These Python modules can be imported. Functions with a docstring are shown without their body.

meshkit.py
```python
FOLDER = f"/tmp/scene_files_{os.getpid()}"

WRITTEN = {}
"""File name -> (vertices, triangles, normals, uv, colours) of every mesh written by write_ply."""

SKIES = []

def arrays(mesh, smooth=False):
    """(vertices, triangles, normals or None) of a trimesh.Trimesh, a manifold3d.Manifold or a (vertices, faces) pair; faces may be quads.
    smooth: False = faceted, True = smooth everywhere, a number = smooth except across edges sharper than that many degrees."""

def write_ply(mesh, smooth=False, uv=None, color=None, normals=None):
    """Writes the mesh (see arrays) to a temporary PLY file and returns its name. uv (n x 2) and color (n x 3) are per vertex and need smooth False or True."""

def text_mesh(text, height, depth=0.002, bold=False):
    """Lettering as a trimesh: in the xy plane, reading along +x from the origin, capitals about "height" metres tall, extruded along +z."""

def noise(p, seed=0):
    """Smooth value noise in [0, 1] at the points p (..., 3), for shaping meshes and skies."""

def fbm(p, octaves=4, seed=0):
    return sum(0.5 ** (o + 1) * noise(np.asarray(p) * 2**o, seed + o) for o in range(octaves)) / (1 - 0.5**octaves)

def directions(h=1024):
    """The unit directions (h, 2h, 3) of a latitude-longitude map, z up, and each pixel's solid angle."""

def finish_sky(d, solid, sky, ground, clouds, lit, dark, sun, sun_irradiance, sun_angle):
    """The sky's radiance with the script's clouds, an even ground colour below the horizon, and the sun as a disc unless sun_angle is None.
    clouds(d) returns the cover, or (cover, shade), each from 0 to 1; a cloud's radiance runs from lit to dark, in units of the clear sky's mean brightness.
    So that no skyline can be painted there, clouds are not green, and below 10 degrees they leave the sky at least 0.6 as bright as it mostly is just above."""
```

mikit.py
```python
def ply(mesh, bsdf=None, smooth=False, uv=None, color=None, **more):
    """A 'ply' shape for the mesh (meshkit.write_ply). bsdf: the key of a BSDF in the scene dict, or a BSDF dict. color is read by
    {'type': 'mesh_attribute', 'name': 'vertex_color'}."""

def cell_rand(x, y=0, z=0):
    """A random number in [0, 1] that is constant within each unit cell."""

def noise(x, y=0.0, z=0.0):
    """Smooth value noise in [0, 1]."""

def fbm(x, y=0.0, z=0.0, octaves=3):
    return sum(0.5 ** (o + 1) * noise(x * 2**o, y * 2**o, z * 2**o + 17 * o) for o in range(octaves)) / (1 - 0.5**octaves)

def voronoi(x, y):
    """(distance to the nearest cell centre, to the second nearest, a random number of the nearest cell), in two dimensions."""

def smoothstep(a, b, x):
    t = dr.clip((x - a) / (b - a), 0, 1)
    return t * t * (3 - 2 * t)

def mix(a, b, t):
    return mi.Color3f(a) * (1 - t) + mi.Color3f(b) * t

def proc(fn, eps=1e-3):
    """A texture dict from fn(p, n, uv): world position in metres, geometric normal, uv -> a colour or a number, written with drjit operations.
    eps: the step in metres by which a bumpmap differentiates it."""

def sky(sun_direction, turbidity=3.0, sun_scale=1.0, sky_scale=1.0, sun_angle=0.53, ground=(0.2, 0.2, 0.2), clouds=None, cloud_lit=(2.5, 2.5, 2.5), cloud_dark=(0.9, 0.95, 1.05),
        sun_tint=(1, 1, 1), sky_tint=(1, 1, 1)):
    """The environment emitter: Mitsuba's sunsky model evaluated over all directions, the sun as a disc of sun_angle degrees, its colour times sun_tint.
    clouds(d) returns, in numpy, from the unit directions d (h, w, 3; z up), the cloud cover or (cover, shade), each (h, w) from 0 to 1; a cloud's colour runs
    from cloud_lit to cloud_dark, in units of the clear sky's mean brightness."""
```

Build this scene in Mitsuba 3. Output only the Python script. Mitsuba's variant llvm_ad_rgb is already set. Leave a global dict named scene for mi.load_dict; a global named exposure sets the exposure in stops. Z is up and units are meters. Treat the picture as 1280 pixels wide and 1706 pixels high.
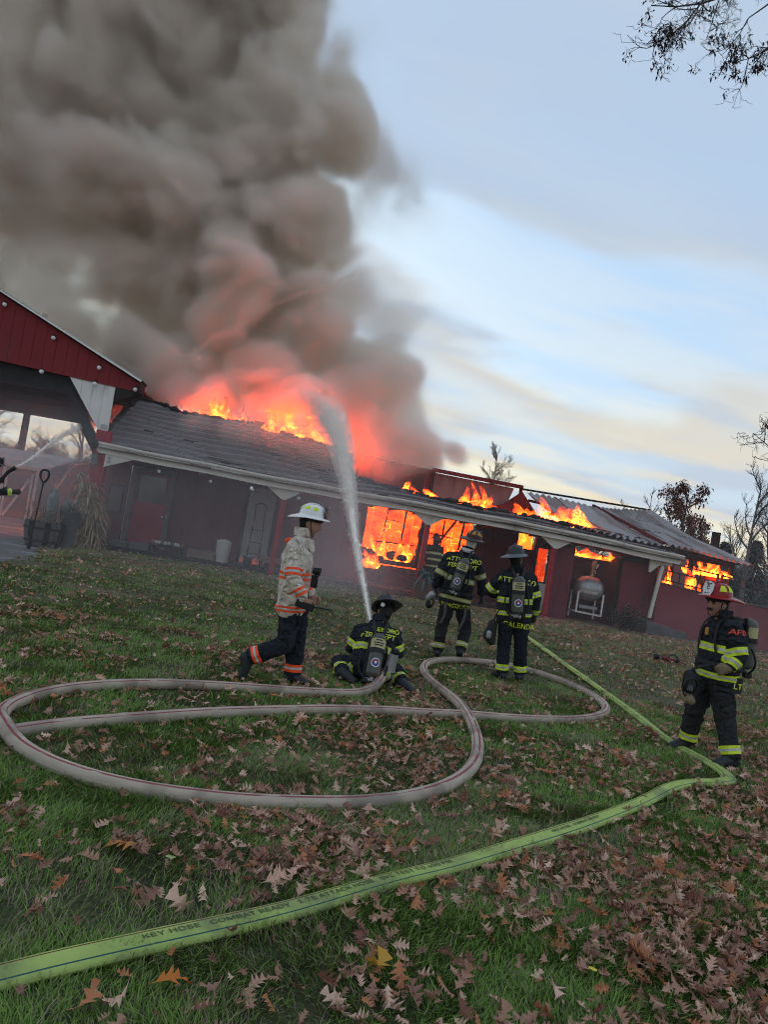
import math, random
import numpy as np, trimesh, manifold3d as m3, drjit as dr, mitsuba as mi
import mikit, meshkit
from shapely.geometry import Polygon, LineString, box as sbox
from scipy.spatial import cKDTree
from scipy.interpolate import splprep, splev, interp1d

T = mi.ScalarTransform4f
scene, labels = {}, {}

# ------------------------------------------------------------------ camera
CAM_ROLL, CAM_PITCH, CAM_HEIGHT, FOCAL = math.radians(9.3), math.radians(1.93), 1.62, 1229.0
_f = np.array([0, math.cos(CAM_PITCH), math.sin(CAM_PITCH)])
_u = math.cos(CAM_ROLL) * np.array([0, -math.sin(CAM_PITCH), math.cos(CAM_PITCH)]) - math.sin(CAM_ROLL) * np.array([1.0, 0, 0])
_o = np.array([0, 0, CAM_HEIGHT])
scene['camera'] = {'type': 'perspective', 'to_world': T().look_at(origin=_o.tolist(), target=(_o + _f).tolist(), up=_u.tolist()),
                   'fov': float(2 * math.degrees(math.atan(640 / FOCAL))), 'fov_axis': 'x', 'near_clip': 0.05, 'far_clip': 5000.0}
exposure = 3.42

# ------------------------------------------------------------------ sky: a broken overcast after sunset, cream low down
def clouds(d):
    el = np.maximum(d[..., 2], 0)
    q = d[..., :2] / (el + 0.20)[..., None]
    c, s = math.cos(0.12), math.sin(0.12)
    x, y = q[..., 0] * c + q[..., 1] * s, -q[..., 0] * s + q[..., 1] * c
    N = lambda fx, fy, o, sd: meshkit.fbm(np.stack([x * fx, y * fy, 0 * x + sd], -1), o, seed=sd)
    w = N(0.9, 1.6, 3, 3) - 0.5
    x, y = x + 0.35 * w, y + 0.22 * w
    n1, n2, n3 = N(1.1, 1.9, 6, 11), N(1.3, 4.4, 6, 23), N(3.6, 10.0, 5, 37)
    sm = lambda a, b, v: (lambda t: t * t * (3 - 2 * t))(np.clip((v - a) / (b - a), 0, 1))
    low = np.exp(-(el / 0.23) ** 1.5)
    cover = 0.88 + 0.11 * sm(0.36, 0.56, n1) - 0.38 * sm(0.56, 0.70, n1) * (1 - low)
    streak = sm(0.40, 0.62, n2 * 0.68 + n3 * 0.32)
    lit = np.clip(low * (0.26 + 0.80 * streak) + 0.16 * sm(0.42, 0.7, n1) * streak + 0.06, 0, 1)
    return cover, 1 - lit
scene['sky'] = mikit.sky([-0.46, 0.88, 0.34], turbidity=2.6, sun_scale=0.0, sky_scale=1.0, clouds=clouds,
                         cloud_lit=(1.32, 1.14, 0.80), cloud_dark=(0.68, 0.89, 1.18), sky_tint=(0.90, 1.0, 1.06), ground=(0.1, 0.1, 0.08))

# ------------------------------------------------------------------ names and parts
def numbered(name):
    if name not in scene and name not in labels:
        return name
    i = 1
    while f'{name}_{i:03d}' in scene or f'{name}_{i:03d}' in labels:
        i += 1
    return f'{name}_{i:03d}'

def tag(key, label=None, cat=None, group=None, kind=None):
    d = labels.setdefault(key, {})
    for k, v in (('label', label), ('category', cat), ('group', group), ('kind', kind)):
        if v: d[k] = v
    return key

def thing(name, label, cat, group=None):
    key = numbered(name)
    labels[key] = {}
    return tag(key, label, cat, group)

COUNT = {}
def put(parent, name, mesh, mat, smooth=False, label=None, kind=None, **more):
    base = f'{parent}__{name}' if parent else name
    n = COUNT.get(base, 0)
    while True:
        key = base if n == 0 else f'{base}_{n:03d}'
        n += 1
        if key not in scene and (parent or key not in labels): break
    COUNT[base] = n
    scene[key] = mesh if isinstance(mesh, dict) else mikit.ply(mesh, mat, smooth=smooth, **more)
    if label or kind: tag(key, label, None, None, kind)
    return key

def one(name, mesh, mat, label, cat, group=None, smooth=False, kind=None, **more):
    key = put(None, name, mesh, mat, smooth, **more)
    return tag(key, label, cat, group, kind)

# ------------------------------------------------------------------ mesh helpers
V3 = lambda *p: np.array(p, float)
def unit(v): v = np.asarray(v, float); return v / np.linalg.norm(v)
cat_ = trimesh.util.concatenate
def tm(v, f): return trimesh.Trimesh(np.asarray(v, float), np.asarray(f), process=False)
def to_tm(man):
    m = man.to_mesh()
    return trimesh.Trimesh(np.array(m.vert_properties[:, :3], float), np.array(m.tri_verts), process=False)

def box(x0, x1, y0, y1, z0, z1, bev=0.0):
    if bev <= 0:
        m = trimesh.creation.box([x1 - x0, y1 - y0, z1 - z0])
        m.apply_translation([(x0 + x1) / 2, (y0 + y1) / 2, (z0 + z1) / 2])
        return m
    p = []
    for a in (x0, x1):
        for b in (y0, y1):
            for c in (z0, z1):
                sa, sb, sc = (bev if v == lo else -bev for v, lo in ((a, x0), (b, y0), (c, z0)))
                p += [(a + sa, b + sb, c), (a + sa, b, c + sc), (a, b + sb, c + sc)]
    return to_tm(m3.Manifold.hull_points(np.array(p)))

def hullp(pts): return to_tm(m3.Manifold.hull_points(np.asarray(pts, float)))

def beam(p, q, w, h=None, up=(0, 0, 1), bev=0.0):
    """a bar from p to q, w wide and h deep"""
    p, q = np.asarray(p, float), np.asarray(q, float)
    d = q - p; L = np.linalg.norm(d); d /= L
    up = np.asarray(up, float)
    if abs(d @ up) > 0.98: up = np.array([0, 1.0, 0])
    s = np.cross(d, up); s /= np.linalg.norm(s); t = np.cross(s, d)
    h = h or w
    m = box(0, L, -w / 2, w / 2, -h / 2, h / 2, bev)
    M = np.eye(4); M[:3, 0], M[:3, 1], M[:3, 2], M[:3, 3] = d, -s, t, p
    m.apply_transform(M)
    return m

def frames(path, up=(0, 0, 1)):
    path = np.asarray(path, float)
    t = np.gradient(path, axis=0); t /= np.linalg.norm(t, axis=1, keepdims=True) + 1e-12
    a = np.cross(t, np.asarray(up, float))
    bad = np.linalg.norm(a, axis=1) < 0.05
    a[bad] = np.cross(t[bad], [0.3, 1.0, 0.1])
    a /= np.linalg.norm(a, axis=1, keepdims=True)
    return t, a, np.cross(a, t)

def tube(path, r, sides=8, up=(0, 0, 1), cap=True, flat=1.0):
    path = np.asarray(path, float); n = len(path)
    t, a, b = frames(path, up)
    r = np.broadcast_to(np.asarray(r, float), (n,))
    ang = np.arange(sides) * 2 * np.pi / sides
    v = path[:, None] + r[:, None, None] * (np.cos(ang)[None, :, None] * a[:, None] + flat * np.sin(ang)[None, :, None] * b[:, None])
    v = v.reshape(-1, 3)
    i, j = np.meshgrid(np.arange(n - 1), np.arange(sides), indexing='ij')
    q = np.stack([i * sides + j, i * sides + (j + 1) % sides, (i + 1) * sides + (j + 1) % sides, (i + 1) * sides + j], -1).reshape(-1, 4)
    f = np.vstack([q[:, [0, 2, 1]], q[:, [0, 3, 2]]])
    if cap:
        v = np.vstack([v, path[:1], path[-1:]]); c = n * sides
        k = np.arange(sides)
        f = np.vstack([f, np.stack([k, (k + 1) % sides, k * 0 + c], 1), np.stack([(n - 1) * sides + (k + 1) % sides, (n - 1) * sides + k, k * 0 + c + 1], 1)])
    return tm(v, f)

def lathe(prof, n=24, axis=None, at=(0, 0, 0)):
    m = trimesh.creation.revolve(np.asarray(prof, float), sections=n)
    M = np.eye(4)
    if axis is not None:
        M = trimesh.geometry.align_vectors([0, 0, 1], np.asarray(axis, float))
    M = M.copy(); M[:3, 3] = at
    m.apply_transform(M)
    return m

def spline(pts, n, k=3, s=0.0):
    pts = np.asarray(pts, float)
    tck, _ = splprep(pts.T, s=s, k=min(k, len(pts) - 1))
    fine = np.array(splev(np.linspace(0, 1, n * 6), tck)).T
    d = np.concatenate([[0], np.cumsum(np.linalg.norm(np.diff(fine, axis=0), axis=1))])
    u = np.linspace(0, d[-1], n)
    return np.stack([np.interp(u, d, fine[:, i]) for i in range(3)], 1)

def place(mesh, M):
    m = mesh.copy(); m.apply_transform(M); return m

def jitter(mesh, amp, freq, seed=0):
    m = to_tm(mesh) if hasattr(mesh, 'to_mesh') else mesh.copy()
    v = np.array(m.vertices)
    d = np.stack([meshkit.fbm(v * freq + 31 * k, 3, seed=seed + k) - 0.5 for k in range(3)], 1) * 2 * amp
    m.vertices = v + d
    return m

def rotz(a): return trimesh.transformations.rotation_matrix(a, [0, 0, 1])
def rot(a, ax, at=(0, 0, 0)): return trimesh.transformations.rotation_matrix(a, ax, at)
def move(x, y, z): return trimesh.transformations.translation_matrix([x, y, z])

# ------------------------------------------------------------------ materials
def rgb(*c): return {'type': 'rgb', 'value': list(c)}
def mat(name, tex, rough=0.8, bump=None, bump_scale=1.0, spec=0.3, metal=0.0, two=True, eps=2e-3):
    b = {'type': 'principled', 'base_color': tex, 'roughness': rough, 'specular': spec, 'metallic': metal}
    if bump is not None: b = {'type': 'bumpmap', 'tex': mikit.proc(bump, eps), 'scale': bump_scale, 'bsdf': b}
    scene[name] = {'type': 'twosided', 'bsdf': b} if two else b
    return name
N_, F_, SS, MIX = mikit.noise, mikit.fbm, mikit.smoothstep, mikit.mix

def worn(c0, c1, f=3.0, dirt=(0.05, 0.045, 0.04), amount=0.35):
    """a painted or weathered surface: two tones, dirt in blotches and streaks"""
    O = lambda v: dr.opaque(mi.Float, float(v))
    c0, c1, dirt = (mi.Color3f(*map(O, c)) for c in (c0, c1, dirt)); f, amount = O(f), O(amount)
    def fn(p, n, uv):
        a = F_(p.x * f, p.y * f, p.z * f, 4)
        s = F_(p.x * f * 6, p.y * f * 6, p.z * f * 0.8, 3)
        d = SS(0.5, 0.85, F_(p.x * f * 0.6 + 7, p.y * f * 0.6, p.z * f * 0.5, 4) * 0.6 + s * 0.4) * amount
        return MIX(MIX(c0, c1, a), dirt, d)
    return mikit.proc(fn)

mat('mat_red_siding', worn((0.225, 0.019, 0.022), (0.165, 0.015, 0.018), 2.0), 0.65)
mat('mat_red_post', worn((0.33, 0.014, 0.028), (0.24, 0.012, 0.022), 4.0), 0.55)
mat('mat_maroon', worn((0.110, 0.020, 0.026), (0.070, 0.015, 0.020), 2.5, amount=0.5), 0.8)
mat('mat_char', worn((0.012, 0.011, 0.011), (0.026, 0.022, 0.021), 6.0), 0.9)
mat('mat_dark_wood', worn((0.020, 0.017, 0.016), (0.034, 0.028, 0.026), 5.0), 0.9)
mat('mat_cream', worn((0.66, 0.60, 0.51), (0.55, 0.50, 0.43), 2.5, (0.14, 0.12, 0.10), 0.5), 0.6)
mat('mat_white_panel', worn((0.74, 0.70, 0.64), (0.64, 0.60, 0.55), 3.0, (0.15, 0.13, 0.11), 0.4), 0.6)
mat('mat_shingle', worn((0.170, 0.148, 0.140), (0.110, 0.096, 0.093), 5.0, (0.04, 0.038, 0.036), 0.6), 0.92)
mat('mat_shingle_light', worn((0.235, 0.205, 0.195), (0.155, 0.137, 0.132), 5.0, (0.05, 0.046, 0.044), 0.5), 0.92)
mat('mat_tin', worn((0.40, 0.36, 0.34), (0.24, 0.21, 0.20), 1.6, (0.07, 0.045, 0.04), 0.7), 0.5, metal=0.25)
mat('mat_tin_rusty', worn((0.30, 0.255, 0.235), (0.16, 0.13, 0.12), 2.0, (0.07, 0.04, 0.035), 0.8), 0.6, metal=0.2)
mat('mat_wood', worn((0.22, 0.15, 0.10), (0.14, 0.095, 0.07), 6.0), 0.85)
mat('mat_grey_wood', worn((0.13, 0.115, 0.105), (0.075, 0.068, 0.063), 6.0), 0.9)
mat('mat_stone', worn((0.13, 0.125, 0.12), (0.07, 0.068, 0.066), 5.0), 0.95, bump=lambda p, n, uv: F_(p.x * 14, p.y * 14, p.z * 14, 3), bump_scale=0.02)
mat('mat_steel', rgb(0.42, 0.42, 0.42), 0.32, metal=0.85)
mat('mat_dull_steel', worn((0.42, 0.41, 0.40), (0.28, 0.27, 0.26), 4.0, (0.06, 0.05, 0.05), 0.5), 0.42, metal=0.5)
mat('mat_iron', rgb(0.035, 0.035, 0.038), 0.5, metal=0.3)
mat('mat_black', rgb(0.012, 0.012, 0.014), 0.5)
mat('mat_rubber', worn((0.022, 0.023, 0.026), (0.035, 0.036, 0.038), 8.0, (0.09, 0.08, 0.07), 0.3), 0.7)
mat('mat_bulb', rgb(0.75, 0.73, 0.70), 0.2)
mat('mat_can', worn((0.50, 0.47, 0.42), (0.42, 0.39, 0.35), 3.0, (0.1, 0.09, 0.08), 0.4), 0.5)
mat('mat_paper', rgb(0.70, 0.68, 0.64), 0.7)
mat('mat_red_paint', rgb(0.42, 0.02, 0.02), 0.35)
mat('mat_dark_glass', rgb(0.012, 0.012, 0.014), 0.08, spec=0.6)
HOSE_ATTACK = [  # points along the middle of the hose, on the lawn
    (0.14, 8.42, 0.2), (0.225, 7.794, 0.1), (0.054, 7.484, 0.043), (-0.291, 7.192, 0.043), (-0.677, 7.004, 0.043), (-1.048, 6.849, 0.043), (-1.397, 6.678, 0.043), (-1.759, 6.439, 0.043), (-2.027, 6.171, 0.043), (-2.237, 5.839, 0.043), (-2.348, 5.475, 0.043), (-2.355, 5.182, 0.043), (-2.276, 4.91, 0.06), (-2.117, 4.649, 0.085), (-1.924, 4.443, 0.06), (-1.666, 4.275, 0.043), (-1.375, 4.156, 0.043), (-1.123, 4.109, 0.043), (-0.856, 4.11, 0.043), (-0.532, 4.164, 0.043), (-0.205, 4.273, 0.043), (0.138, 4.436, 0.043), (0.476, 4.703, 0.043), (0.739, 5.056, 0.043), (0.941, 5.51, 0.043), (1.058, 6.021, 0.043), (1.112, 6.704, 0.06), (1.065, 7.485, 0.085), (0.946, 8.263, 0.06), (0.837, 8.98, 0.043), (0.829, 9.587, 0.043), (0.943, 10.106, 0.043), (1.227, 10.576, 0.043), (1.657, 10.888, 0.043), (2.126, 11.02, 0.043), (2.601, 10.712, 0.043), (2.9, 10.174, 0.043), (3.041, 9.519, 0.043), (3.005, 8.925, 0.043), (2.801, 8.399, 0.043), (2.498, 8.008, 0.043), (2.058, 7.669, 0.043), (1.575, 7.427, 0.043), (1.129, 7.252, 0.043), (0.641, 7.02, 0.043), (0.296, 6.856, 0.043), (-0.24, 6.533, 0.043), (-0.715, 6.163, 0.043), (-1.13, 5.799, 0.043), (-1.485, 5.432, 0.043), (-1.791, 5.096, 0.043), (-1.971, 4.856, 0.043), (-2.068, 4.693, 0.043), (-2.196, 4.478, 0.043), (-2.341, 4.241, 0.043)]
HOSE_GREEN = [  # points along the middle of the hose, on the lawn
    (-1.087, 2.315, 0.03), (-0.974, 2.42, 0.03), (-0.833, 2.543, 0.03), (-0.674, 2.672, 0.03), (-0.497, 2.812, 0.03), (-0.3, 2.967, 0.03), (-0.08, 3.156, 0.03), (0.28, 3.501, 0.03), (0.587, 3.768, 0.03), (0.952, 4.113, 0.03), (1.397, 4.55, 0.03), (1.97, 5.156, 0.03), (2.348, 5.601, 0.03), (2.699, 6.01, 0.03), (3.055, 6.256, 0.03), (3.237, 6.36, 0.03), (3.34, 6.489, 0.03), (3.386, 6.676, 0.03), (3.377, 6.97, 0.03), (3.304, 7.401, 0.03), (3.279, 7.691, 0.03), (3.301, 8.314, 0.03), (3.345, 9.733, 0.03), (3.372, 11.976, 0.03), (3.411, 14.948, 0.03), (3.425, 16.996, 0.03)]
# ------------------------------------------------------------------ lawn, yard, far ground
def sheet(x0, x1, y0, y1, nx, ny, z, amp=0.0, f=0.8, seed=0, keep=None):
    x, y = np.meshgrid(np.linspace(x0, x1, nx), np.linspace(y0, y1, ny), indexing='ij')
    p = np.stack([x, y, 0 * x], -1)
    zz = z + amp * (meshkit.fbm(p * f, 4, seed=seed) - 0.5) * 2 if amp else z + 0 * x
    v = np.stack([x, y, zz], -1).reshape(-1, 3)
    i = np.arange(nx * ny).reshape(nx, ny)
    q = np.stack([i[:-1, :-1], i[1:, :-1], i[1:, 1:], i[:-1, 1:]], -1).reshape(-1, 4)
    if keep is not None: q = q[keep(v[q].mean(1))]
    return tm(v, np.vstack([q[:, [0, 1, 2]], q[:, [0, 2, 3]]]))

def lawn_tex(p, n, uv):
    a = F_(p.x * 0.9, p.y * 0.9, 0.0, 4); b = F_(p.x * 9, p.y * 9, 0.0, 3); c = F_(p.x * 45, p.y * 45, 0.0, 2)
    g = MIX((0.024, 0.032, 0.010), (0.058, 0.068, 0.022), SS(0.3, 0.7, b * 0.6 + c * 0.4))
    dry = SS(0.42, 0.68, a * 0.75 + b * 0.25 + SS(9, 20, p.y) * 0.14)
    return MIX(g, MIX((0.085, 0.070, 0.040), (0.17, 0.14, 0.09), c), dry * (0.25 + 0.5 * SS(5, 11, p.y)))
mat('mat_lawn', mikit.proc(lawn_tex), 0.95, bump=lambda p, n, uv: F_(p.x * 25, p.y * 25, 0.0, 3), bump_scale=0.02)
def yard_tex(p, n, uv):
    a = F_(p.x * 0.6, p.y * 0.6, 0.0, 4); c = F_(p.x * 30, p.y * 30, 0.0, 3); w = SS(0.55, 0.7, F_(p.x * 1.1, p.y * 2.2, 3.0, 4))
    return MIX(MIX((0.10, 0.088, 0.082), (0.19, 0.17, 0.16), a * 0.5 + c * 0.5), (0.30, 0.29, 0.29), w * 0.5)
mat('mat_yard', mikit.proc(yard_tex), 0.8, bump=lambda p, n, uv: F_(p.x * 30, p.y * 30, 0.0, 3), bump_scale=0.02)
def field_tex(p, n, uv):
    a = F_(p.x * 0.2, p.y * 0.2, 0.0, 4); c = F_(p.x * 6, p.y * 6, 0.0, 3)
    return MIX((0.055, 0.055, 0.035), (0.12, 0.10, 0.075), a * 0.5 + c * 0.5)
mat('mat_field', mikit.proc(field_tex), 0.95)

lawn_edge = lambda c: c[:, 0] > -6.1 - 0.22 * (c[:, 1] - 10) + 0.25 * np.sin(c[:, 1] * 1.3)
tag(put(None, 'lawn', sheet(-14, 22, 0.5, 24.3, 145, 96, 0.0, 0.012, 0.9, 4, lawn_edge), 'mat_lawn', True), kind='structure')
tag(put(None, 'yard', sheet(-45, -3, 2, 60, 60, 80, -0.03, 0.02, 0.5, 9), 'mat_yard', True), kind='structure')
tag(put(None, 'ground', sheet(-900, 900, -60, 1500, 40, 40, -0.09), 'mat_field', True), kind='structure')

# ------------------------------------------------------------------ grass: short blades thinning and growing coarser with distance
rg = np.random.default_rng(5)
def scatter(n, y0, y1, pad=0.6, power=1.0):
    """points over the wedge of lawn that opens away from where the photographer stands"""
    u = rg.random(n)
    y = (y0 ** power + u * (y1 ** power - y0 ** power)) ** (1 / power)
    x = (rg.random(n) * 2 - 1) * (0.60 * y + pad) + 0.04 * y
    return x, y
def blades(n, y0, y1, h0, h1, w, seed):
    x, y = scatter(n, y0, y1, power=2.0)
    p2 = np.stack([x, y, 0 * x], 1)
    lush = meshkit.fbm(p2 * 1.3, 3, seed=2)
    tuft = meshkit.fbm(p2 * 6.0, 2, seed=8)
    keep = (rg.random(n) < np.clip((lush - 0.10) * 3.0 + (tuft - .5) * 1.2, 0.30, 1)) & (x > -6.1 - 0.22 * (y - 10))
    x, y, lush, tuft, p2 = x[keep], y[keep], lush[keep], tuft[keep], p2[keep]; n = len(x)
    swirl = (meshkit.fbm(p2 * 2.2, 2, seed=40) - 0.5) * 9
    a = swirl + rg.normal(0, 1.1, n)
    h = (h0 + (h1 - h0) * rg.random(n) ** 1.6) * (0.6 + 0.8 * tuft); lean = (0.35 + 0.75 * rg.random(n)) * h
    d = np.stack([np.cos(a), np.sin(a), 0 * a], 1); s = np.stack([-np.sin(a), np.cos(a), 0 * a], 1) * (w * (0.7 + 0.6 * rg.random(n)))[:, None]
    base = np.stack([x, y, -0.008 + 0 * x], 1); up = np.array([0, 0, 1.0])
    mid = base + d * (lean * 0.35)[:, None] + up * (h * 0.62)[:, None]
    tip = base + d * lean[:, None] + up * (h * 0.95)[:, None]
    v = np.stack([base - s, base + s, mid - s * 0.75, mid + s * 0.75, tip], 1).reshape(-1, 3)
    k = np.arange(n)[:, None] * 5
    f = np.concatenate([k + [0, 1, 3], k + [0, 3, 2], k + [2, 3, 4]], 0)
    t = rg.random(n)
    green = np.array([0.092, 0.165, 0.024]) * (1 - t[:, None]) + np.array([0.215, 0.32, 0.060]) * t[:, None]
    far = np.clip((y - 6) / 11, 0, 1) * 0.40
    dry = (rg.random(n) < 0.10 + far * 0.7 + 0.35 * (lush < 0.42))[:, None]
    col = np.where(dry, np.array([0.250, 0.205, 0.120]) * (0.6 + 0.7 * t[:, None]), green)
    return v, f, np.repeat(col, 5, 0)
GV, GF, GC, at = [], [], [], 0
for args in ((230000, 2.0, 5.2, 0.030, 0.078, 0.0022, 1), (150000, 5.0, 10.0, 0.03, 0.08, 0.0036, 2), (90000, 9.8, 22.5, 0.025, 0.07, 0.0068, 3)):
    v, f, c = blades(*args); GV.append(v); GF.append(f + at); GC.append(c); at += len(v)
mat('mat_grass', {'type': 'mesh_attribute', 'name': 'vertex_color'}, 0.6, spec=0.25)
tag(put(None, 'grass', (np.vstack(GV), np.vstack(GF)), 'mat_grass', False, color=np.vstack(GC)), 'short green lawn grass with dry blades among it', 'grass', kind='stuff')
del GV, GF, GC

# ------------------------------------------------------------------ fallen oak leaves
def oak_leaf(seed, coarse=False):
    r = np.random.default_rng(seed)
    n = 9 if not coarse else 5
    t = np.linspace(0, 1, n)
    env = np.sin(np.pi * (0.10 + 0.80 * t)) ** 0.8 * (0.27 + 0.06 * r.random())
    wd = env * np.where(np.arange(n) % 2 == 1, 1.2, 0.26); wd[0], wd[-1] = 0.03, 0.05
    fwd = np.where(np.arange(n) % 2 == 1, 0.11, -0.01)
    mid = np.stack([t, 0.04 * np.sin(t * 4 + seed), 0 * t], 1)
    L = mid + np.stack([fwd, wd * (0.8 + 0.4 * r.random(n)), 0 * t], 1)
    R = mid + np.stack([fwd, -wd * (0.8 + 0.4 * r.random(n)), 0 * t], 1)
    v = np.vstack([mid, L, R, [[-0.22, 0.03, 0]]])
    f = []
    for i in range(n - 1):
        f += [[i, i + 1, n + i + 1], [i, n + i + 1, n + i], [i, 2 * n + i + 1, i + 1], [i, 2 * n + i, 2 * n + i + 1]]
    f += [[3 * n, 2 * n, 0], [3 * n, 0, n]]
    c, s = (r.random() - 0.3) * 1.9, (r.random() - 0.35) * 3.2
    v[:, 2] = c * (v[:, 0] - 0.5) ** 2 + s * np.abs(v[:, 1]) ** 1.4 + 0.10 * np.sin(v[:, 0] * 7 + seed) * v[:, 1] * 3 + r.normal(0, 0.02, len(v))
    v[:, 0] -= 0.45
    return v, np.array(f)
LEAVES = [oak_leaf(s) for s in range(10)]; LEAVES_FAR = [oak_leaf(s + 50, True) for s in range(6)]
PAL = np.array([[0.215, 0.140, 0.118], [0.295, 0.215, 0.190], [0.150, 0.090, 0.078], [0.340, 0.265, 0.240], [0.115, 0.060, 0.050], [0.250, 0.120, 0.070], [0.180, 0.115, 0.105]])
PW = np.array([0.24, 0.18, 0.17, 0.10, 0.10, 0.10, 0.11])
def leaf_density(x, y):
    p = np.stack([x, y, 0 * x], 1)
    cl = meshkit.fbm(p * 1.7, 4, seed=61); big = meshkit.fbm(p * 0.35, 2, seed=77)
    right = np.clip((x + 0.25 * y) / (0.7 * y) * 0.8, 0, 1)
    near = np.clip((4.6 - y) / 1.6, 0, 1) * 0.34
    d = (0.17 + 0.30 * right + near * 0.8) * np.clip((cl - 0.32) * 3.4, 0.10, 1) * (0.5 + big)
    farleft = np.clip((y - 9) / 6, 0, 1) * np.clip((-x) / 4, 0, 1) * 0.35
    return np.clip(d - farleft * 0.3 * d, 0.012, 1)
HOSE_TREE = cKDTree(np.vstack([spline(HOSE_ATTACK, 700)[:, :2], spline(HOSE_GREEN, 500)[:, :2]]))
def leaf_frames(n, y0, y1):
    x, y = scatter(n, y0, y1, power=2.0)
    dh = np.minimum(HOSE_TREE.query(np.stack([x, y], 1))[0], 9)
    k = (rg.random(n) < leaf_density(x, y)) & ((dh > 0.085) | (rg.random(n) < 0.06)) & (x > -6.35 - 0.22 * (y - 10)); x, y = x[k], y[k]; n = len(x)
    yaw = rg.random(n) * 2 * np.pi; tilt = rg.normal(0, 0.42, n); rol = rg.normal(0, 0.5, n)
    s = 0.058 * np.exp(rg.normal(0, 0.30, n))
    cy, sy, ct, st, cr, sr = np.cos(yaw), np.sin(yaw), np.cos(tilt), np.sin(tilt), np.cos(rol), np.sin(rol)
    ex = np.stack([cy * ct, sy * ct, st], 1)
    ey0 = np.stack([-sy, cy, 0 * cy], 1); ez0 = np.cross(ex, ey0)
    ey = ey0 * cr[:, None] + ez0 * sr[:, None]; ez = np.cross(ex, ey)
    z = 0.026 + 0.03 * rg.random(n) + 0.25 * s * np.abs(st)
    M = np.zeros((n, 4, 4)); M[:, 3, 3] = 1
    for i, e in enumerate((ex, ey, ez)): M[:, :3, i] = e * s[:, None]
    M[:, :3, 3] = np.stack([x, y, z], 1)
    return M, rg.choice(len(PAL), n, p=PW)
mat('mat_leaf_mix', {'type': 'mesh_attribute', 'name': 'vertex_color'}, 0.75, spec=0.2)
PAL = PAL * np.array([1.78, 1.45, 1.15])
for i, c in enumerate(PAL): mat(f'mat_leaf_{i}', rgb(*c), 0.75, spec=0.2)
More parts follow.
